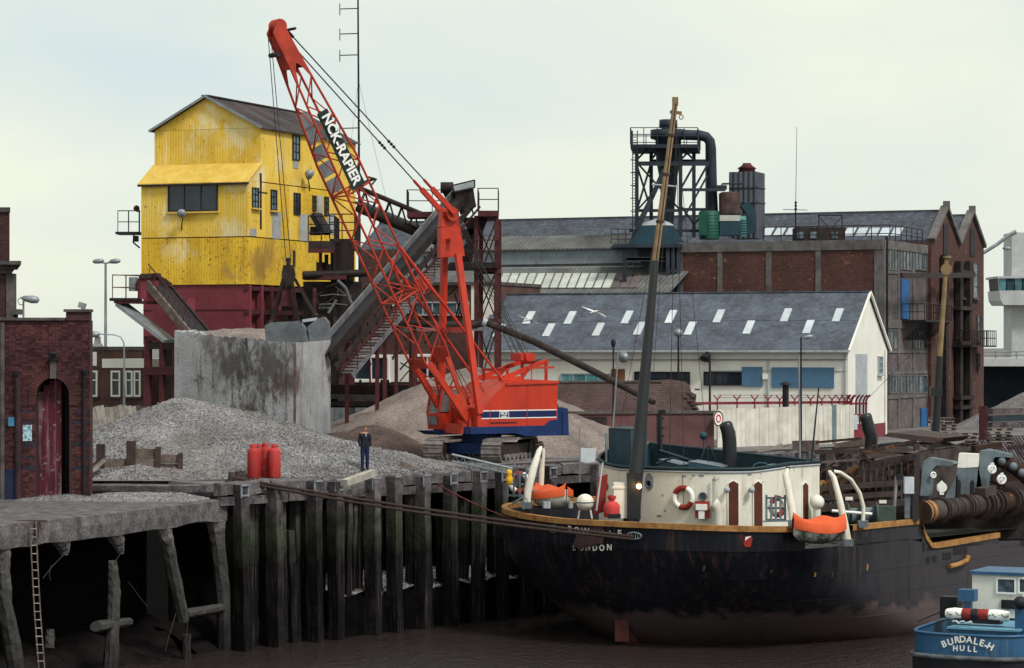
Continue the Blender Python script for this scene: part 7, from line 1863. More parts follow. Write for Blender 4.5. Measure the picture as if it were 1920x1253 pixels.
mb.beam(at(1232, 775, 103), at(1232, 830, 103), .05); o = part('searchlight_post', mb, m_mast, DR); mb = MB(); mb.box(at(1241, 772, 103), (.28, .25, .14)); part('searchlight', mb, m_black, o)
mb = MB(); mb.ball(at(1319, 817, 104), .16, 10); mb.tube(at(1319, 817, 104), at(1319, 850, 104), .03, n=5); part('radar_ball', mb, m_bteal, DR)
# mast with buff top
dm = thing('derrick_mast', 'tall leaning ship mast, black below and buff above, beside the deckhouse', 'mast', at(1184, 985, 98.2))
A_, B_, C_ = at(1186, 985, 98.2), at(1228, 490, 99.4), at(1266, 195, 100.3)
mb = MB(); mb.tube(at(1183, 985, 98.1), at(1199, 820, 98.6), .31, .25, 14); mb.tube(at(1199, 820, 98.6), B_, .24, .15, 14); part('lower_mast', mb, m_mast, dm)
mb = MB(); mb.tube(B_, C_, .135, .10, 12); part('upper_mast', mb, m_masty, dm)
mb = MB(); mb.tube(B_ + V((.04, -.135, 0)), C_ + V((.02, -.10, 0)), .025, n=5); part('mast_track', mb, m_mast, dm)
mb = MB(); mb.box(C_ + V((0, 0, .1)), (.22, .22, .3)); mb.beam(C_ + V((-.2, 0, -.3)), C_ + V((.25, 0, -.35)), .1, .12); mb.wheel(C_ + V((.22, -.05, -.5)), V((0, 1, 0)), .08, .02, 12, 4); part('mast_head', mb, m_masty, dm)
mb = MB(); p = A_.lerp(B_, .0); mb.box(at(1188, 930, 98.0), (.5, .45, 1.7)); part('mast_casing', mb, m_mast, dm)
for f in (.25, .55, .8):
    p = B_.lerp(C_, f); mb = MB(); mb.tube(p - V((0, 0, .05)), p + V((0, 0, .05)), .155, n=10); part('mast_band', mb, m_iron, dm)
for x1, y1, D in ((1150, 870, 102), (1255, 880, 100), (1330, 880, 101), (1225, 700, 99), (1282, 870, 100)):
    mb = MB(); mb.tube(C_.lerp(B_, .1 if x1 != 1225 else .5) + V((.1, 0, 0)), at(x1, y1, D), .012, n=4); part('stay', mb, m_wire, dm)
lp = thing('deck_lamp', 'small lit deck lamp glowing warm at the foot of the mast', 'lamp', at(1198, 920, 97.6))
mb = MB(); mb.ball(at(1198, 912, 97.5), .10, 10); part('bulb', mb, lamp('lamp_glow', (1.0, .55, .18), 6.0), lp)
mb = MB(); mb.lathe([(.05, .0), (.12, .06), (.13, .1)], at(1198, 908, 97.5), 10); mb.tube(at(1198, 906, 97.5), at(1190, 905, 97.9), .03, n=5); part('lamp_holder', mb, m_iron, lp)
pl = bpy.data.lights.new('deck_lamp_light', 'POINT'); pl.energy = 5; pl.color = (1, .65, .3); pl.shadow_soft_size = .1
lo = bpy.data.objects.new('deck_lamp_light', pl); COL.objects.link(lo); lo.location = V(at(1198, 912, 97.2)) - V(lp.location); lo.parent = lp
# thin whip poles on deck
for x0, y0, x1, y1, D, nm in ((1535, 728, 1521, 870, 99.5, 'black'), (1498, 668, 1500, 880, 102, 'pale'), (1160, 650, 1146, 850, 102, 'pale')):
    mb = MB(); mb.tube(at(x1, y1, D), at(x0, y0, D), .04, .03, 6); part('signal_pole', mb, m_mast if nm == 'black' else m_lampg, DR)
# second derrick further forward
d2 = thing('fore_derrick', 'yellow topped black derrick post in front of the gabled warehouse', 'mast', at(1752, 850, 116))
mb = MB(); mb.tube(at(1752, 860, 116), at(1762, 668, 116), .18, .14, 12); part('lower_mast', mb, m_mast, d2)
mb = MB(); mb.tube(at(1762, 668, 116), at(1775, 486, 116), .125, .09, 12); o = part('upper_mast', mb, m_masty, d2)
mb = MB(); mb.tube(at(1774.5, 505, 115.85), at(1774.5, 505, 116.15), .25, n=14); mb.tube(at(1776, 484, 116), at(1776, 480, 116), .17, n=10); part('mast_head', mb, m_masty, d2)
mb = MB(); mb.box(at(1755, 735, 116), (.5, .4, .4)); part('mast_winch', mb, m_mast, d2)
mb = MB(); mb.tube(at(1712, 660, 116), at(1630, 745, 116), .01, n=4); part('stay', mb, m_wire, d2)
# ---- stern deck gear
def davit(label, pts, rs, mt, group='boat davits'):
    t = thing('davit', label, 'davit', pts[0], group); mb = MB(); mb.path(pts, rs, 10); part('arm', mb, mt, t)
    mb = MB(); mb.box(pts[0] + V((0, 0, .05)), (.35, .35, .25)); part('foot', mb, m_shgrey, t)
    mb = MB(); mb.box(pts[-1], (.14, .14, .18)); mb.tube(pts[-1], pts[-1] - V((0, 0, .5)), .015, n=4); part('block', mb, m_iron, t)
    return t
davit('broad white davit arm leaning at the stern over the left lifeboat', [at(988, 950, 99.5), at(990, 920, 99.5), at(1000, 880, 99.6), at(1011, 845, 99.8), at(1016, 836, 99.9)], [.12, .15, .15, .10, .05], m_shwhite)
davit('slim weathered davit upright behind the left lifeboat', [at(1014, 930, 101.5), at(1016, 880, 101.5), at(1018, 845, 101.5), at(1014, 832, 101.4)], [.10, .10, .09, .05], m_shwhite)
davit('curved white davit before the two brown doors at starboard', [at(1488, 985, 94.6), at(1484, 950, 94.7), at(1478, 915, 94.9), at(1473, 890, 95.1), at(1477, 880, 95.2)], [.14, .14, .13, .12, .09], m_shwhite)
davit('grey footed white davit standing aft of the starboard lifeboat', [at(1590, 1020, 95.7), at(1584, 985, 95.7), at(1575, 940, 95.8), at(1563, 895, 95.9), at(1553, 882, 96)], [.15, .14, .12, .10, .07], m_shwhite)
davit('thin arched white davit pipe with black bands at starboard', [at(1618, 985, 97.2), at(1619, 950, 97.2), at(1612, 925, 97.2), at(1596, 900, 97), at(1575, 886, 96.6), at(1560, 884, 96.3)], [.07] * 6, m_shwhite)
def boat(label, c, ax, L_, B_, Hh, cover, mt_h, tilt=0.0):
    t = thing('lifeboat', label, 'lifeboat', c, 'ship lifeboats'); ax = ax.normalized(); sd = V((ax.y, -ax.x, 0)).normalized(); n = 14
    rows = []; cov = []
    for i in range(n + 1):
        f = -1 + 2 * i / n; w_ = B_ / 2 * (1 - abs(f) ** 2.6) ** .75 + .02; sz = .12 * f * f * Hh * 2; keel = Hh * (1 - .25 * f ** 4)
        cc = c + ax * (f * L_ / 2)
        rows.append([cc + sd * (w_ * math.cos(a)) + ZV * (sz - keel * math.sin(a) ** .8) for a in [math.pi * k / 10 for k in range(11)]])
        hump = .32 * Hh + .12 * Hh * math.sin(f * 5 + 1)
        cov.append([cc + sd * ((w_ + .05) * -x) + ZV * (sz - (.42 * Hh if abs(x) > .99 else 0) + (hump * (1 - abs(x)) if abs(x) < .99 else .0)) for x in (-1, -.985, -.6, -.25, 0, .25, .6, .985, 1)])
    mb = MB(); mb.grid(rows); part('hull', mb, mt_h, t)
    mb = MB(); mb.grid(cov, True); part('cover', mb, cover, t)
    for f in (-.55, 0, .5):
        mb = MB(); cc = c + ax * (f * L_ / 2); w_ = B_ / 2 * (1 - abs(f) ** 2.6) ** .75; mb.path([cc + sd * (w_ * 1.05 * math.cos(a)) + ZV * (-.45 * Hh - .55 * Hh * math.sin(a) ** .8) for a in [math.pi * k / 8 for k in range(9)]], .015, 4); part('lashing', mb, m_rope, t)
    return t
m_boath = mat('boat_hull', (.50, .50, .47), (.10, .09, .09), scale=2.2, rough=.7, contrast=(.42, .56))
boat('lifeboat under bright orange cover hung outboard on the starboard side', at(1536, 983, 94.2), SA * .75 + SN * .35, 2.15, 1.3, .70, m_orange, m_boath)
boat('small lifeboat under an orange tarpaulin on the stern deck at left', at(1033, 922, 100.6), SA * .35 - SN * .9, 2.3, 1.3, .62, m_orange, m_shwhite)
lr = thing('life_raft', 'white round life raft canister with a dark band on the stern rail', 'life raft', at(1097, 962, 98.4))
c_ = at(1097, 942, 98.2); mb = MB(); mb.ball(c_, .33, 16, (1, 1, .95)); part('canister', mb, m_shwhite, lr)
mb = MB(); mb.wheel(c_, ZV, .33, .018, 20, 4); part('band', mb, m_hazeteal, lr)
for a in (-.2, .2): 
    mb = MB(); mb.beam(c_ + V((a, 0, -.28)), c_ + V((a * 1.3, 0, -.6)), .06); part('cradle_leg', mb, m_shwhite, lr)
for x, y, D, m_, h_, nm, lb, ct in ((1147, 935, 97.9, m_gas, .75, 'red_gas_bottle', 'squat red gas bottle on the stern deck beside the white locker', 'gas bottle'),):
    b0 = at(x, 965, D); mb = MB(); mb.lathe([(.26, 0), (.3, .08), (.3, .42), (.22, .55), (.08, .6), (.1, .62), (.16, .7), (.16, .8)], b0 - V((0, 0, .1)), 14); solo(nm, mb, m_, lb, ct)
t = thing('deck_locker', 'white deck locker against the mast on the stern deck', 'locker', at(1170, 965, 97.8)); mb = MB(); mb.box(at(1168, 938, 98.2), (.7, .6, 1.3)); part('body', mb, m_shwhite, t); mb = MB(); mb.box(at(1167, 914, 98.2), (.78, .66, .06)); part('lid', mb, m_shwhite, t)
mb = MB(); mb.box(at(1152, 968, 97.6), (.45, .35, .16)); solo('mooring_roller', mb, m_black, 'low black roller box behind the stern rail', 'roller')
mb = MB(); mb.prism([at(x, y, 98.8) for x, y in ((1122, 895), (1135, 890), (1130, 960), (1113, 965))], V((.1, .2, 0))); solo('red_cabinet', mb, m_bred, 'tall dull red cabinet leaning beside the deckhouse corner', 'cabinet')
mb = MB(); mb.tube(at(1118, 958, 98.3), at(1130, 868, 98.6), .04, n=6); part('stanchion', mb, m_pale, DR)
# raised blue-grey gangway ladders on the rail
def rack(label, x0, x1, y0, y1, D, n):
    t = thing('gangway_rack', label, 'rack', at((x0 + x1) / 2, y1, D), 'gangway racks on the rail')
    for i in range(n):
        x = x0 + (x1 - x0) * i / (n - 1); mb = MB(); mb.beam(at(x, y1, D), at(x, y0 + (i % 2) * 4, D), .075, .05, up=V((0, 1, 0))); part('upright', mb, m_shgrey, t)
    for y in (y0 + 6, (y0 + y1) / 2, y1 - 3):
        mb = MB(); mb.beam(at(x0, y, D + .06), at(x1, y, D + .06), .05, .07); part('cross_bar', mb, m_shgrey, t)
    return t
rack('blue grey slatted gangway rack standing on the port stern rail', 952, 986, 884, 932, 101.0, 4)
rack('blue grey slatted rack on the starboard rail before the doors', 1437, 1472, 928, 978, 94.9, 5)
mb = MB(); mb.beam(at(1430, 978, 94.6), at(1512, 976, 94.4), .05); part('grid_rail', mb, m_shgrey, DR)
p = at(1458, 950, 95.4); lifebuoy('red and white lifebuoy half hidden behind the starboard rack', p, V((.5, -.9, 0)), .3)
p = at(974, 905, 101.6); lifebuoy('red and white lifebuoy behind the port stern rack', p, V((-.2, -1, 0)), .34)
yl = thing('stern_light', 'small yellow stern light on the port quarter', 'lamp', at(955, 900, 100.6)); mb = MB(); mb.lathe([(.05, -.25), (.12, -.15), (.14, 0), (.08, .12), (.1, .15), (.1, .3), (.02, .34)], at(955, 897, 100.5), 12); part('lamp_body', mb, mat('lamp_yellow', (.8, .42, .02), rough=.4), yl)
for pts in ([(960, 945), (985, 930), (1000, 920), (1040, 930)], [(975, 948), (992, 922)], [(1000, 925), (1012, 945)], [(1020, 945), (1032, 925), (1044, 948)]):
    mb = MB(); mb.path([at(x, y, 100.4) for x, y in pts], .045, 5); part('deck_pipework', mb, m_shgrey, DR)
for x in (1022, 1028, 1070):
    mb = MB(); mb.tube(at(x, 953, 99.6), at(x, 940, 99.6), .09, n=8); part('mooring_post', mb, m_pale, DR)
fp = thing('signal_board', 'pale blue square board on a thin pole beyond the stern deck', 'board', at(1087, 900, 107)); mb = MB(); mb.tube(at(1087, 905, 107), at(1087, 800, 107), .03, n=5); part('pole', mb, m_lampg, fp); mb = MB(); mb.prism([at(x, y, 107) for x, y in ((1089, 840), (1118, 841), (1116, 866), (1102, 868), (1089, 866))], V((0, .03, 0))); part('board', mb, m_sky, fp)
# fairleads, plates, freeing slots, rust on the stern
for x, y in ((1039, 992), (1190, 1005)):
    p, n, d = on_curve(hp, x, y, -2.0)
    mb = MB(); k = 12
    mb.path([p + n * .03 + d * (.3 * math.cos(2 * math.pi * i / k)) + ZV * (.12 * math.sin(2 * math.pi * i / k)) for i in range(k + 1)], .035, 6); o = part('fairlead', mb, m_shgrey, hull)
    for dx in (-.1, .05, .15): mb = MB(); mb.tube(p + n * .03 + d * dx - ZV * .1, p + n * .03 + d * dx + ZV * .1, .02, n=5); part('roller', mb, m_lampg, o)
p, n, d = on_curve(hp, 1402, 1015, -2.4); mb = MB(); mb.prism([p + d * a + ZV * b_ for a, b_ in ((-.16, -.05), (-.1, -.2), (.1, -.2), (.17, .1), (.1, .2), (-.1, .16))], n * .03); part('hull_plate', mb, m_bred, hull); mb = MB(); mb.prism([p + d * a + ZV * b_ for a, b_ in ((-.1, .02), (.12, .18), (-.08, .15))], n * .045); part('plate_white', mb, m_stripe, hull)
for x, y in ((1528, 1076), (1446, 1070), (1560, 1078), (1626, 1064), (1650, 1068), (1320, 1065)):
    p, n, d = on_curve(hp, x, y, -3); mb = MB(); mb.prism([p + d * a + ZV * b_ for a, b_ in ((-.05, -.12), (.03, -.1), (.06, .1), (-.02, .13))], n * .015); part('scupper_mark', mb, m_rub if x in (1528, 1626) else m_rust, hull)
for x, y, w_, h_ in ((1740, 1050, .14, .12), (1752, 1048, .14, .12), (1775, 1043, .3, .14), (1800, 1032, .5, .16)):
    p, n, d = on_curve(hp, x, y, -3, 60, 112); mb = MB(); mb.prism([p + d * a * w_ + ZV * b_ * h_ for a, b_ in ((-1, -1), (1, -1), (1, 1), (-1, 1))], n * .02); part('freeing_port', mb, m_black, hull)
p, n, d = on_curve(hp, 1790, 1058, -3, 60, 112); mb = MB(); mb.path([p - d * .6 + n * .12 - ZV * .05, p + n * .16, p + d * .7 + n * .12 + ZV * .1, p + d * .85 + n * .1 + ZV * .25], .1, 8); part('hull_fender', mb, m_rub, hull)
for k, (x, y, w_, h_) in enumerate(((1100, 1012, 24, 22), (1118, 1004, 16, 26), (1088, 1020, 14, 12))):
    p, n, d = on_curve(hp, x, y, -2.4); mb = MB(); rows = []
    rw_ = 7
    for j in range(rw_):
        zz = p.z + (h_ / 52) * (1 - 2 * j / (rw_ - 1)) * .6; row = []
        for i in range(rw_):
            q_, nn, _ = on_curve(hp, x + w_ * (2 * i / (rw_ - 1) - 1) * (1 - .3 * abs(2 * j / (rw_ - 1) - 1)) + random.uniform(-1.5, 1.5), HZ + (EZ - zz) / p.y * FPX, zz, -60, 60); row.append(q_ + nn * (.010 + .003 * k))
        rows.append(row)
    mb.grid(rows); part('scraped_patch', mb, mat('scraped_rust', (.10, .05, .055), (.045, .028, .035), scale=2, rough=.9, grain=.5, grainscale=15), hull)
m_let = mat('hull_lettering', (.72, .70, .62), (.5, .48, .42), scale=5, rough=.7)
m_letw = mat('hull_lettering_worn', (.40, .36, .32), (.06, .04, .045), scale=7, rough=.8, contrast=(.44, .56))
def hull_text(s_, xs, ys, size, worn, fun=hp):
    for c, x, y, w_ in zip(s_, xs, ys, worn):
        p, n, d = on_curve(fun, x, y, -2.2, -60, 60)
        d = d if d.x > 0 else -d
        link('name_letter', text_mesh(c, size, p + n * .012, d, ZV, .006), m_letw if w_ else m_let, hull)
hull_text('BOWBELLE', (1069, 1082, 1098, 1112, 1122, 1133, 1146, 1162), (993, 995, 997, 999, 1000, 1001, 1002, 1001), .34, (0, 0, 0, 1, 1, 1, 1, 0))
hull_text('LONDON', (1077, 1090, 1103, 1116, 1129, 1143), (1027, 1028, 1028, 1028, 1028, 1027), .30, (1, 1, 1, 0, 0, 0))
# ---- dredging gear amidships
dg_ = thing('hopper_coaming', 'rusty steel hopper coaming and raised grid behind the deckhouse', 'hopper', sh(16, 2, -2.3))
def pxbox(par, nm, pts, D, depth, mt): mb = MB(); mb.prism([at(x, y, D) for x, y in pts], V((depth * .5, depth, 0))); return part(nm, mb, mt, par)
pxbox(dg_, 'main_bin', [(1612, 862), (1720, 848), (1724, 960), (1600, 962), (1606, 900)], 103.5, 6, m_rustg)
pxbox(dg_, 'bin_shelf', [(1612, 845), (1700, 838), (1722, 846), (1640, 862)], 104, 5, m_rustg)
pxbox(dg_, 'raised_lid', [(1655, 818), (1668, 811), (1766, 822), (1752, 832)], 106, 3.5, m_iron)
pxbox(dg_, 'dark_mouth', [(1650, 832), (1735, 834), (1742, 852), (1640, 848)], 105.5, 2, m_black)
pxbox(dg_, 'fore_chute', [(1526, 920), (1600, 872), (1612, 880), (1606, 915), (1530, 945)], 104, 2.5, mat('ochre_rust', (.16, .09, .04), (.09, .05, .03), scale=1.5, rough=.9, bump=.4))
pxbox(dg_, 'front_flap', [(1614, 880), (1660, 880), (1656, 910), (1608, 908)], 103.2, .3, m_rend)
for x0, y0, x1, y1, D, w_ in ((1612, 852, 1718, 826, 103.3, .12), (1660, 880, 1724, 862, 103.2, .1), (1718, 832, 1718, 930, 103, .22), (1766, 822, 1720, 866, 105, .16), (1605, 860, 1640, 835, 104, .1), (1525, 918, 1690, 905, 102.5, .2), (1525, 935, 1690, 925, 102.3, .2), (1525, 955, 1720, 940, 102.1, .25), (1530, 830, 1615, 822, 107, .1), (1526, 895, 1590, 850, 103, .06), (1536, 905, 1546, 860, 103, .05), (1545, 925, 1580, 895, 102.6, .12)):
    mb = MB(); mb.beam(at(x0, y0, D), at(x1, y1, D), w_); part('girder', mb, m_rust if w_ < .2 else m_iron, dg_)
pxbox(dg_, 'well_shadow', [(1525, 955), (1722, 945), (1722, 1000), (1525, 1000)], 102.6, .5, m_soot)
for i in range(22):
    x = random.uniform(1528, 1720); y = random.uniform(850, 940); p = at(x, y, random.uniform(102.4, 103.2)); mb = MB(); mb.beam(p, p + V((random.uniform(-.5, .5), 0, random.uniform(-.5, .4))), random.uniform(.04, .12)); part('bracket', mb, (m_rust, m_iron, m_rustg)[i % 3], dg_)
for x, y in ((1592, 935), (1655, 941)):
    mb = MB(); mb.box(at(x, y, 102), (.28, .1, .12)); part('pale_light_box', mb, m_whitep, dg_)
wn = thing('deck_winch', 'green grey deck winch drum behind the starboard davits', 'winch', at(1620, 985, 99.5))
mb = MB(); mb.tube(at(1590, 968, 99.3), at(1640, 966, 99.8), .3, n=14); part('drum', mb, m_shgrey, wn)
for x in (1588, 1612, 1642): mb = MB(); mb.tube(at(x, 966, 99.3), at(x + 3, 966, 99.3), .45, n=16); part('flange', mb, mat('winch_green', (.06, .095, .085), (.04, .06, .055), rough=.7, spot=.2), wn)
mb = MB(); mb.box(at(1658, 964, 99.6), (.8, .6, .6)); part('gearbox', mb, MATS['winch_green'], wn)
mb = MB(); mb.ball(at(1532, 942, 99.8), .28, 12); mb.tube(at(1532, 942, 99.8), at(1532, 975, 99.8), .14, n=8); solo('cowl_ventilator', mb, m_shwhite, 'white mushroom ventilator forward of the deckhouse corner', 'ventilator')
mb = MB(); mb.tube(at(1560, 958, 98.5), at(1635, 964, 98.6), .06, n=6); part('white_pipe', mb, m_stripe, DR)
sp2 = thing('signal_post', 'pale post with a black round lamp forward of the lifeboat', 'post', at(1677, 970, 99.6)); mb = MB(); mb.tube(at(1676, 972, 99.6), at(1681, 893, 99.6), .06, n=7); part('post', mb, m_lampg, sp2); mb = MB(); mb.tube(at(1686, 894, 99.4), at(1686, 894, 99.8), .13, n=12); part('lamp_head', mb, m_black, sp2)
pb = thing('pale_cabinet', 'pale blue switch cabinet on a post at the bulwark step', 'cabinet', at(1704, 975, 100)); mb = MB(); mb.box(at(1704, 910, 100.2), (.36, .3, .62)); part('box', mb, m_sky, pb); mb = MB(); mb.beam(at(1701, 972, 100.2), at(1701, 925, 100.2), .2, .1); part('post', mb, m_shgrey, pb)
mb = MB(); mb.beam(at(1716, 976, 100.2), at(1716, 925, 100.2), .25, .25); part('bulwark_end_post', mb, m_hull, DR)
# suction pipe along the side
spi = thing('suction_pipe', 'fat rusty dredge suction pipe with flanges lying along the ship side', 'pipe', at(1730, 990, 101.5))
A_, B_ = at(1728, 961, 100.4), at(1858, 945, 104.3)
segs = [(0, .10, .50, m_rub), (.10, .26, .46, m_rustg), (.26, .58, .44, m_shgrey), (.58, .80, .48, m_rustg), (.80, 1.0, .5, m_iron), (1.0, 1.25, .46, m_rust), (1.25, 1.6, .5, m_iron)]
for f0, f1, r_, m_ in segs:
    a, b_ = A_.lerp(B_, f0), A_.lerp(B_, f1); mb = MB(); mb.tube(a, b_, r_ * .86, n=20); part('pipe_length', mb, m_ if m_ is not m_shgrey else m_rustg, spi)
for f, r_ in ((0.0, .52), (.04, .53), (.24, .60), (.27, .60), (.40, .48), (.5, .48), (.585, .60), (.62, .60), (.7, .52), (.80, .64), (.86, .7), (.9, .7), (1.0, .66), (1.06, .66), (1.25, .7), (1.3, .7)):
    a = A_.lerp(B_, f); b_ = A_.lerp(B_, f + .012); mb = MB(); mb.tube(a, b_, r_ * .86, n=20); part('flange', mb, m_iron, spi)
mb = MB(); mb.beam(at(1838, 924, 103.4), at(1858, 919, 103.9), .5, .35); part('saddle', mb, m_rustg, spi)
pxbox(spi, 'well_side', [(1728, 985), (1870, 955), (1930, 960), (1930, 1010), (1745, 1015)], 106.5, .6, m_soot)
# extra well deck detail: flanged brackets, stiffeners, edge strips, alternate ones pale to paint in caught light
for i, (x0, y0, x1, y1) in enumerate(((1614, 846, 1720, 852), (1640, 862, 1722, 846), (1606, 912, 1660, 912), (1530, 868, 1606, 862), (1560, 842, 1612, 838), (1600, 962, 1722, 952))):
    mb = MB(); mb.beam(at(x0, y0, 102.9), at(x1, y1, 102.9), .06, .08); part('edge_flange', mb, m_rend if i % 2 else m_rust, dg_)
for i in range(9):
    x = 1618 + i * 12; mb = MB(); mb.beam(at(x, 866, 103.1), at(x + 1, 958, 103.1), .06, .1); part('stiffener', mb, m_rust if i % 2 else m_rustg, dg_)
for i in range(7):
    x = 1534 + i * 10; mb = MB(); mb.beam(at(x, 905, 102.6), at(x - 2, 955, 102.6), .05, .08); part('stanchion', mb, m_iron if i % 2 else m_rust, dg_)
# gantries
def gantry(label, D, off=0, sc=1.0):
    t = thing('pipe_gantry', label, 'gantry', at(1740 + off, 960, D), 'suction pipe gantries')
    k = lambda pts: [(1725 + off + (x - 1725) * sc, 955 + (y - 955) * sc) for x, y in pts]
    mb = MB(); mb.prism([at(x, y, D) for x, y in k([(1725, 930), (1730, 866), (1742, 858), (1786, 866), (1790, 870), (1783, 874), (1756, 873), (1748, 880), (1744, 896), (1740, 930)])], V((.25, .5, 0))); part('hooked_frame', mb, m_shgrey, t)
    mb = MB(); cx = k([(1766, 914)])[0]; mb.tube(at(*cx, D - .2), at(*cx, D), .2 * sc, n=16); mb.prism([at(x, y, D - .2) for x, y in k([(1757, 910), (1766, 901), (1775, 910), (1770, 922), (1770, 928), (1762, 928), (1762, 922)])], V((0, .1, 0))); part('white_block', mb, m_stripe, t)
    mb = MB(); cx = k([(1750, 891)])[0]; mb.wheel(at(*cx, D - .1), V((.3, -1, 0)), .1 * sc, .035, 16, 5); mb.tube(at(*cx, D - .1), at(*cx, D), .05, n=8); part('sheave', mb, m_stripe, t)
    return t
gantry('blue grey hooked gantry frame above the near end of the suction pipe', 103.2)
pl2 = thing('gantry_pedestal', 'tall blue grey slotted pedestal with pale top behind the suction pipe', 'pedestal', at(1815, 950, 105))
for pts, m_ in (([(1794, 878), (1835, 876), (1845, 940), (1790, 946)], m_shgrey), ([(1798, 850), (1836, 852), (1836, 878), (1795, 877)], m_whitep), ([(1838, 845), (1862, 845), (1852, 900), (1846, 940), (1828, 940), (1834, 880)], m_shgrey), ([(1770, 935), (1796, 890), (1796, 940)], m_shgrey)):
    mb = MB(); mb.prism([at(x, y, 105) for x, y in pts], V((.2, .6, 0))); part('plate', mb, m_, pl2)
for x in (1798, 1823):
    mb = MB(); mb.prism([at(x - 4, 905, 104.98), at(x, 899, 104.98), at(x + 4, 905, 104.98), at(x + 3, 932, 104.98), at(x - 5, 934, 104.98)], V((0, .05, 0))); part('slot', mb, m_black, pl2)
mb = MB(); mb.prism([at(x, y, 105.5) for x, y in ((1838, 846), (1850, 842), (1894, 852), (1893, 858), (1866, 857), (1856, 866), (1852, 880), (1840, 878))], V((.2, .4, 0))); part('hooked_arm', mb, m_shgrey, pl2)
for x, y, r_ in ((1860, 880, .2), (1878, 899, .22)):
    mb = MB(); mb.wheel(at(x, y, 104.6), V((.3, -1, 0)), r_ * .7, .06, 16, 6); mb.tube(at(x, y, 104.5), at(x, y, 104.7), r_ * .35, n=10); mb.beam(at(x, y - 12, 104.6), at(x + 2, y - 4, 104.6), .12); part('white_sheave', mb, m_stripe, pl2)
# draghead arch at the right edge
mb = MB(); mb.path([at(x, y, 106) for x, y in ((1850, 862), (1870, 864), (1890, 870), (1908, 880), (1925, 895), (1945, 915))], [.2, .25, .28, .3, .3, .3], 10); ah = thing('draghead_arch', 'rusty curved pipe arch at the right edge above the suction pipe', 'pipe', at(1900, 920, 106)); part('arch', mb, m_rust, ah)
for x, y in ((1878, 868), (1900, 878), (1916, 890)):
    mb = MB(); mb.ball(at(x, y - 3, 105.6), .18, 8); part('clamp', mb, m_shgrey, ah)
pxbox(ah, 'back_plate', [(1862, 880), (1890, 878), (1940, 905), (1940, 960), (1870, 940)], 109, .4, m_rust)
pxbox(ah, 'dark_gear', [(1874, 905), (1940, 900), (1940, 960), (1880, 950)], 108.5, .4, m_iron)
for i in range(16):
    x = random.uniform(1728, 1915); y = random.uniform(860, 935); p = at(x, y, random.uniform(105.5, 107)); mb = MB(); mb.beam(p, p + V((random.uniform(-.6, .6), 0, random.uniform(-.6, .6))), random.uniform(.05, .16)); part('bracket', mb, (m_rust, m_iron, m_rustg)[i % 3], ah)
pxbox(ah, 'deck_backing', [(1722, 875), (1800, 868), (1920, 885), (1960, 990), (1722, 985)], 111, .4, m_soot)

# ================================================================ mooring hawsers
def sag(a, b_, s_, n=14): return [a.lerp(b_, i / n) - V((0, 0, s_ * 4 * (i / n) * (1 - i / n))) for i in range(n + 1)]
p1, _, _ = on_curve(hp, 1188, 1006, -2.0); b0 = at(436, 898, 96.6)
for k, (dy, lb) in enumerate(((0, 'upper dark mooring hawser from the quay bitt to the ship stern'), (.09, 'lower dark mooring hawser from the quay bitt to the ship stern'))):
    mb = MB(); mb.path(sag(b0 + V((0, -.1, .05 - dy)), p1 + V((0, -.15, -dy)), .12 + .06 * k), .058, 6); solo('mooring_hawser', mb, m_rope, lb, 'rope', 'mooring lines')
p2, _, _ = on_curve(hp, 1040, 992, -2.0); bq = at(762, 872, 105.5); mb = MB(); mb.path(sag(bq, at(955, 972, 100.5), .15) + [p2 + V((0, -.1, 0))], .03, 5); solo('mooring_hawser', mb, mat('red_rope', (.16, .045, .04), (.1, .03, .03), rough=.9), 'thin reddish mooring rope from the quay timber to the port quarter', 'rope', 'mooring lines')
mb = MB(); p = at(762, 876, 105.3); mb.box(p, (.55, .4, .35), Matrix.Rotation(.4, 3, 'Y')); solo('timber_block', mb, m_wood, 'dark timber block on the quay holding the reddish rope', 'timber')
for x0, y0, x1, y1, x2, y2, lb in ((985, 1010, 1010, 1060, 1040, 1130, 0), (950, 985, 965, 1040, 990, 1100, 1)):
    a, n, d = on_curve(hp, 958 + lb * 8, 985, -2.2, -90, 40)

# ================================================================ steel gangway lying on the quay edge
gw = thing('lattice_gangway', 'pale lattice steel gangway lying on the quay edge below the crane', 'gangway', at(900, 875, 106))
A_, B_ = at(848, 868, 108), at(960, 892, 104.2)
for dz in (0, .28):
    for o in (0, .5):
        mb = MB(); mb.tube(A_ + V((0, o, dz + .05)), B_ + V((0, o, dz * .8 + .05)), .035, n=5); part('rail', mb, m_pale, gw)
for i in range(16):
    a, b_ = A_.lerp(B_, i / 16), A_.lerp(B_, (i + 1) / 16); mb = MB(); s_ = i % 2; mb.tube(a + V((0, 0, .05 + .28 * s_)), b_ + V((0, 0, .05 + .28 * (1 - s_))), .022, n=4); part('lacing', mb, m_pale, gw)
    mb = MB(); mb.tube(a + V((0, 0, .08)), a + V((0, .5, .08)), .022, n=4); part('rung', mb, m_pale, gw)

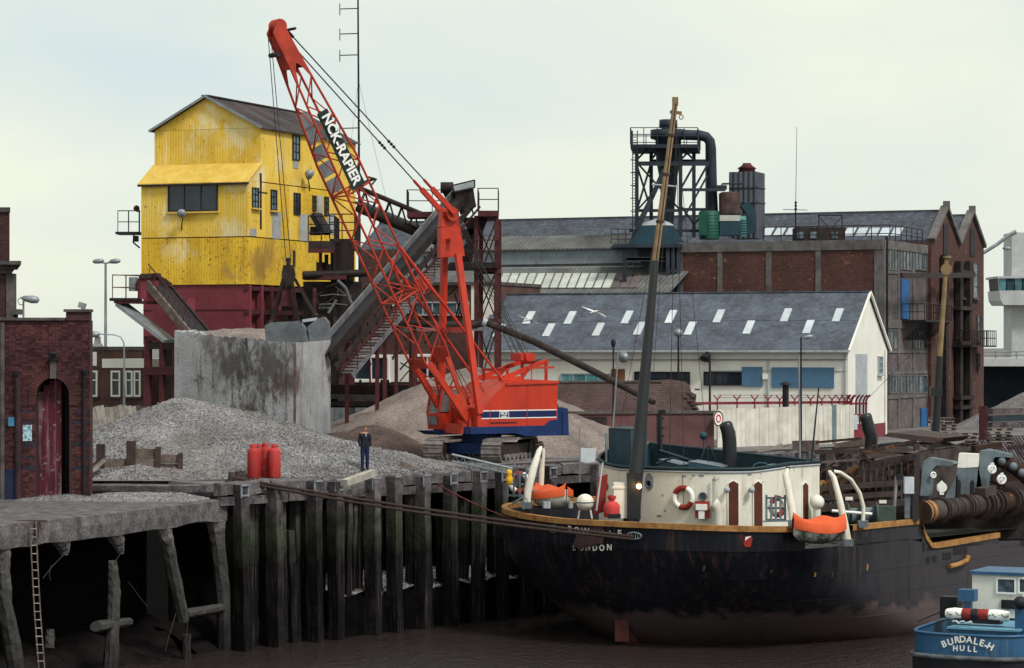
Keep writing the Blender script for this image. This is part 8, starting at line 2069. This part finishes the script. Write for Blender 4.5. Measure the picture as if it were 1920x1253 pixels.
# ================================================================ quay clutter at right
pa = ['stack of wooden pallets behind the black derrick post', 'broken pile of pallets right of the derrick post', 'low pallet stack beside the dark baulks at right']
for (x, y, n_, D), lb in zip(((1768, 822, 8, 128), (1712 + 96, 838, 6, 126), (1872, 822, 5, 131)), pa):
    t = thing('pallet_stack', lb, 'pallets', at(x, y, D), 'pallet stacks on the quay')
    for i in range(n_):
        c_ = at(x + random.uniform(-4, 4), y, D) + V((0, 0, i * .16 - .2)); 
        for k in range(5): mb = MB(); mb.box(c_ + V((0, -.5 + k * .25, .06)), (1.15, .1, .025), Matrix.Rotation(random.uniform(-.1, .1), 3, 'Z')); part('slat', mb, m_wood if (i + k) % 3 else m_woodp, t)
        for k in (-.5, 0, .5): mb = MB(); mb.box(c_ + V((k, 0, 0)), (.1, 1.0, .09)); part('bearer', mb, m_wood, t)
t = thing('standing_pallet', 'single pale pallet standing on edge beside the blue warehouse door', 'pallet', at(1756, 820, 130))
for k in range(6): mb = MB(); mb.box(at(1756, 790 + k * 6.5, 130), (.8, .04, .1)); part('slat', mb, m_woodp, t)
for k in (-.35, .35): mb = MB(); mb.box(at(1756, 806, 130) + V((k, .06, 0)), (.09, .08, 1.1)); part('bearer', mb, m_woodp, t)
bs = ['dark blue grey baulk stack at the right edge, top timber', 'dark blue grey baulk stack at the right edge, middle timber', 'dark blue grey baulk stack at the right edge, bottom timber']
for (y, m_), lb in zip(((772, m_rend), (785, m_hazenavy), (798, m_timber)), bs):
    mb = MB(); mb.beam(at(1856, y, 132), at(1940, y - 2, 133), .5, .3); solo('timber_baulk', mb, m_, lb, 'timber', 'baulks at the right edge')
mb = MB(); mb.prism([at(x, y, 134) for x, y in ((1838, 762), (1853, 762), (1853, 825), (1838, 825))], V((0, .4, 0))); solo('steel_pier', mb, m_crimd, 'short dark crimson steel stanchion at the corner of the gabled warehouse', 'stanchion')
gp, hfp = heap('gravel_heap', 'pale gravel heap under the road bridge at right', [(33.2, 167, 2.3, .5, 1)], 27, 41, 160, 175, 40, m_gravel, .08, 6)
for i in range(60):
    s_ = 52 + i * .32
    if i % 20 == 0: rv = thing('timber_revetment', ['ribbed timber revetment above the ship at the right edge', 'ribbed timber revetment further along the bank', 'far ribbed timber revetment on the bank'][i // 20], 'revetment', q(s_, .5, 0), 'bank revetments')
    mb = MB(); mb.beam(q(s_, .3, .25), q(s_, 1.6, -1.6), .2, .08); part('board', mb, m_timber, rv)
# scattered rubbish: baulks, planks, drums along the right quay
SCR = [(1490, 826, 124, 1.1, .5, m_wood, 'short brown stump of timber below the white fence'), (1420, 832, 123, 1.6, .14, m_woodp, 'pale plank lying below the middle of the white fence'), (1528, 836, 121, 2.0, .2, m_rustg, 'grey rusted beam below the grey fence door'), (1566, 828, 126, 1.5, .3, m_wood, 'thick brown baulk below the right end of the white fence'), (1600, 836, 122, 2.2, .12, m_rust, 'long thin rusty bar below the red gate'), (1668, 826, 128, 1.4, .25, m_soot, 'black beam end at the foot of the white shed gable'), (1700, 832, 126, 1.2, .3, m_timber, 'dark squat timber below the grey rendered warehouse wall'), (1735, 834, 124, 1.8, .12, m_woodp, 'pale slim plank near the blue ground floor door'), (1785, 838, 125, 2.0, .16, m_wood, 'slanting brown plank leaning among the pallets'), (1825, 840, 123, 1.5, .3, m_rust, 'rusty block of scrap right of the pallets'), (1890, 838, 126, 1.6, .2, m_rustg, 'grey scrap girder by the right edge above the revetment')]
rj = random.Random(31)
for x, y, D, l, w_, m_, lb in SCR:
    p = at(x, y, D); p.z = .02 + w_ / 2; a = rj.uniform(-.5, .5)
    mb = MB(); e = V((math.cos(a), math.sin(a), rj.uniform(.0, .25))) * l; mb.beam(p, p + e, w_ * 1.2, w_); mb.beam(p + V((.3, .4, -.02)), p + e * .7 + V((.1, .5, .1)), w_ * .7, w_ * .6)
    solo('scrap_timber', mb, m_, lb, 'scrap', 'scrap along the right quay')

# ================================================================ tug at lower right
m_tugb = mat('tug_blue', (.022, .10, .22), (.014, .07, .16), scale=1.2, rough=.4, spec=.5, streak=.4, streakcol=(.12, .2, .27), bump=.1)
m_tugk = mat('tug_black', (.01, .01, .014), (.02, .02, .024), rough=.5)
TGc = at(1806, 1190, 84.0); TGc = V((TGc.x, TGc.y, 0)); TA = V((.45, .893, 0)).normalized(); TN = V((TA.y, -TA.x, 0))
tu = thing('tug_boat', 'small blue tug with white wheelhouse cut by the lower right corner', 'tug', V((TGc.x, TGc.y, WZ)))
def tg2(th, z):
    t, w = ell(th, .05 if z > -4.85 else .0, 1.3, 2.9, 1.9 if z > -4.85 else 1.97); p = TGc + TA * t + TN * w; return V((p.x, p.y, z))
tths = [-(90 + x) for x in (9, 6, 3, 1)] + [-90 + 6 * i for i in range(31)] + [90 + x for x in (1, 3, 6, 9)]
tz_ = lambda th: -4.2 + .012 * max(0, abs(th) - 88)
mb = MB(); mb.grid([[tg2(th, tz_(th)) for th in tths], [tg2(th, -4.4) for th in tths], [tg2(th, -4.84) for th in tths]]); th_ = part('upper_hull', mb, m_tugb, tu)
mb = MB(); mb.grid([[tg2(th, -4.98) for th in tths], [tg2(th, -5.4) for th in tths], [tg2(th, -6.8) for th in tths]]); part('lower_hull', mb, m_tugk, tu)
mb = MB(); mb.path([tg2(th, -4.92) for th in tths], .08, 8); part('rubbing_strake', mb, mat('strake_grey', (.14, .16, .18), (.06, .06, .07), scale=3, rough=.7), tu)
mb = MB(); mb.path([tg2(th, tz_(th)) for th in tths], .05, 6); part('gunwale', mb, m_tugb, tu)
mb = MB(); P = [tg2(th, -4.55) for th in tths]; h_ = len(P) // 2; mb.grid([[P[h_ - i], P[h_ + i]] for i in range(h_)], False); part('deck', mb, m_deckd, tu)
TTc = lambda t, w, z: V((TGc.x, TGc.y, 0)) + TA * t + TN * w + V((0, 0, z))
def tbox(nm, t0, t1, w0, w1, z0, z1, m_, par=None): mb = MB(); mb.hexa([TTc(t0, w0, z0), TTc(t0, w1, z0), TTc(t1, w1, z0), TTc(t1, w0, z0), TTc(t0, w0, z1), TTc(t0, w1, z1), TTc(t1, w1, z1), TTc(t1, w0, z1)]); return part(nm, mb, m_, par or tu)
tbox('engine_casing', 1.2, 4.5, -.85, 1.4, -4.55, -4.14, m_tugb); tbox('casing_top', 1.15, 4.5, -.9, 1.45, -4.14, -4.08, mat('pale_tug_blue', (.16, .33, .45), (.1, .24, .36), rough=.6))
tbox('exhaust_box', 2.6, 3.0, -.98, -.43, -3.38, -3.0, m_tugb); tbox('exhaust_stem', 2.7, 2.9, -.82, -.58, -4.0, -3.38, m_tugb); tbox('dark_locker', 3.0, 3.6, -1.72, -1.15, -4.0, -3.3, m_tugk)
wh2 = tbox('wheelhouse', 4.0, 6.0, -.93, .75, -4.0, -2.6, m_shwhite); tbox('wheelhouse_roof', 3.9, 6.1, -1.0, .85, -2.6, -2.5, m_tugb)
TW2 = Wall(tuple(TTc(4.0, -.93, 0))[:2], tuple(TTc(4.0, .75, 0))[:2])
win(TW2, 1868, 1083, 1906, 1114, wh2, m_stripe, m_indwin, 1, 1, .06, None, .05); win(TW2, 1909, 1083, 1945, 1114, wh2, m_stripe, m_indwin, 1, 1, .06, None, .05)
mb = MB(); TW2.slabpx(mb, 1878, 1125, 1912, 1142, .02, .06); part('dark_panel', mb, m_tugk, wh2)
tbox('towing_post', 1.6, 1.9, 1.2, 1.55, -4.5, -3.3, m_tugb); mb = MB(); mb.ball(TTc(1.6, 1.37, -3.25), .22, 12); part('towing_hook_cover', mb, m_tugk, tu)
for k, (w0, w1, m_) in enumerate(((-1.15, -.62, m_stripe), (-.62, -.32, m_bred), (-.32, -.1, m_tugk), (-.1, .25, m_bred), (.25, .9, m_stripe))):
    mb = MB(); rows = []
    mb.path([TTc(2.0, w0, -3.74), TTc(1.95, (w0 + w1) / 2, -3.73), TTc(2.0, w1, -3.74)], [.16 if k == 0 else .19, .2, .16 if k == 4 else .19], 12); part('fender_roll', mb, m_, tu)
for i in range(7):
    w_ = -1.1 + .3 * i; mb = MB(); mb.path([TTc(1.78, w_, -3.66), TTc(1.76, w_ + .12, -3.76), TTc(1.78, w_ + .25, -3.7)], .014, 4); part('lashing', mb, m_rope, tu)
tbox('cradle', 1.8, 2.2, -.85, .65, -4.0, -3.86, m_tugk)
mb = MB(); mb.path([TTc(1.4, -.75 + .08 * i, -3.94 + .05 * math.sin(i * 2.1)) + V((0, .15 * math.cos(i * 2.4), 0)) for i in range(9)], .035, 5); part('rope_coil', mb, m_sky, tu)
mb = MB(); mb.tube(tg2(-94, -4.0), tg2(-94, -3.55), .03, n=5); mb.path([tg2(-90, -3.95), tg2(-94, -3.8), tg2(-99, -3.6)], .03, 5); part('rail', mb, m_tugk, tu)
def tug_text(s_, xs, ys, size, rots):
    for c, x, y, rt in zip(s_, xs, ys, rots):
        p, n, d = on_curve(tg2, x, y, -4.4, -80, 80); d = d if d.x > 0 else -d
        dd = (d * math.cos(rt) + ZV * math.sin(rt)); uu = (ZV * math.cos(rt) - d * math.sin(rt))
        link('name_letter', text_mesh(c, size, p + n * .03, dd, uu, .006), m_stripe, th_)
tug_text('BURDALE-H', (1771, 1783, 1795, 1806, 1818, 1830, 1841, 1849, 1857), (1208, 1204, 1200, 1199, 1200, 1203, 1206, 1210, 1213), .29, (.45, .3, .15, .05, -.08, -.2, -.3, -.4, -.5))
tug_text('HULL', (1792, 1805, 1818, 1829), (1216, 1216, 1217, 1218), .24, (0, 0, -.04, -.06))
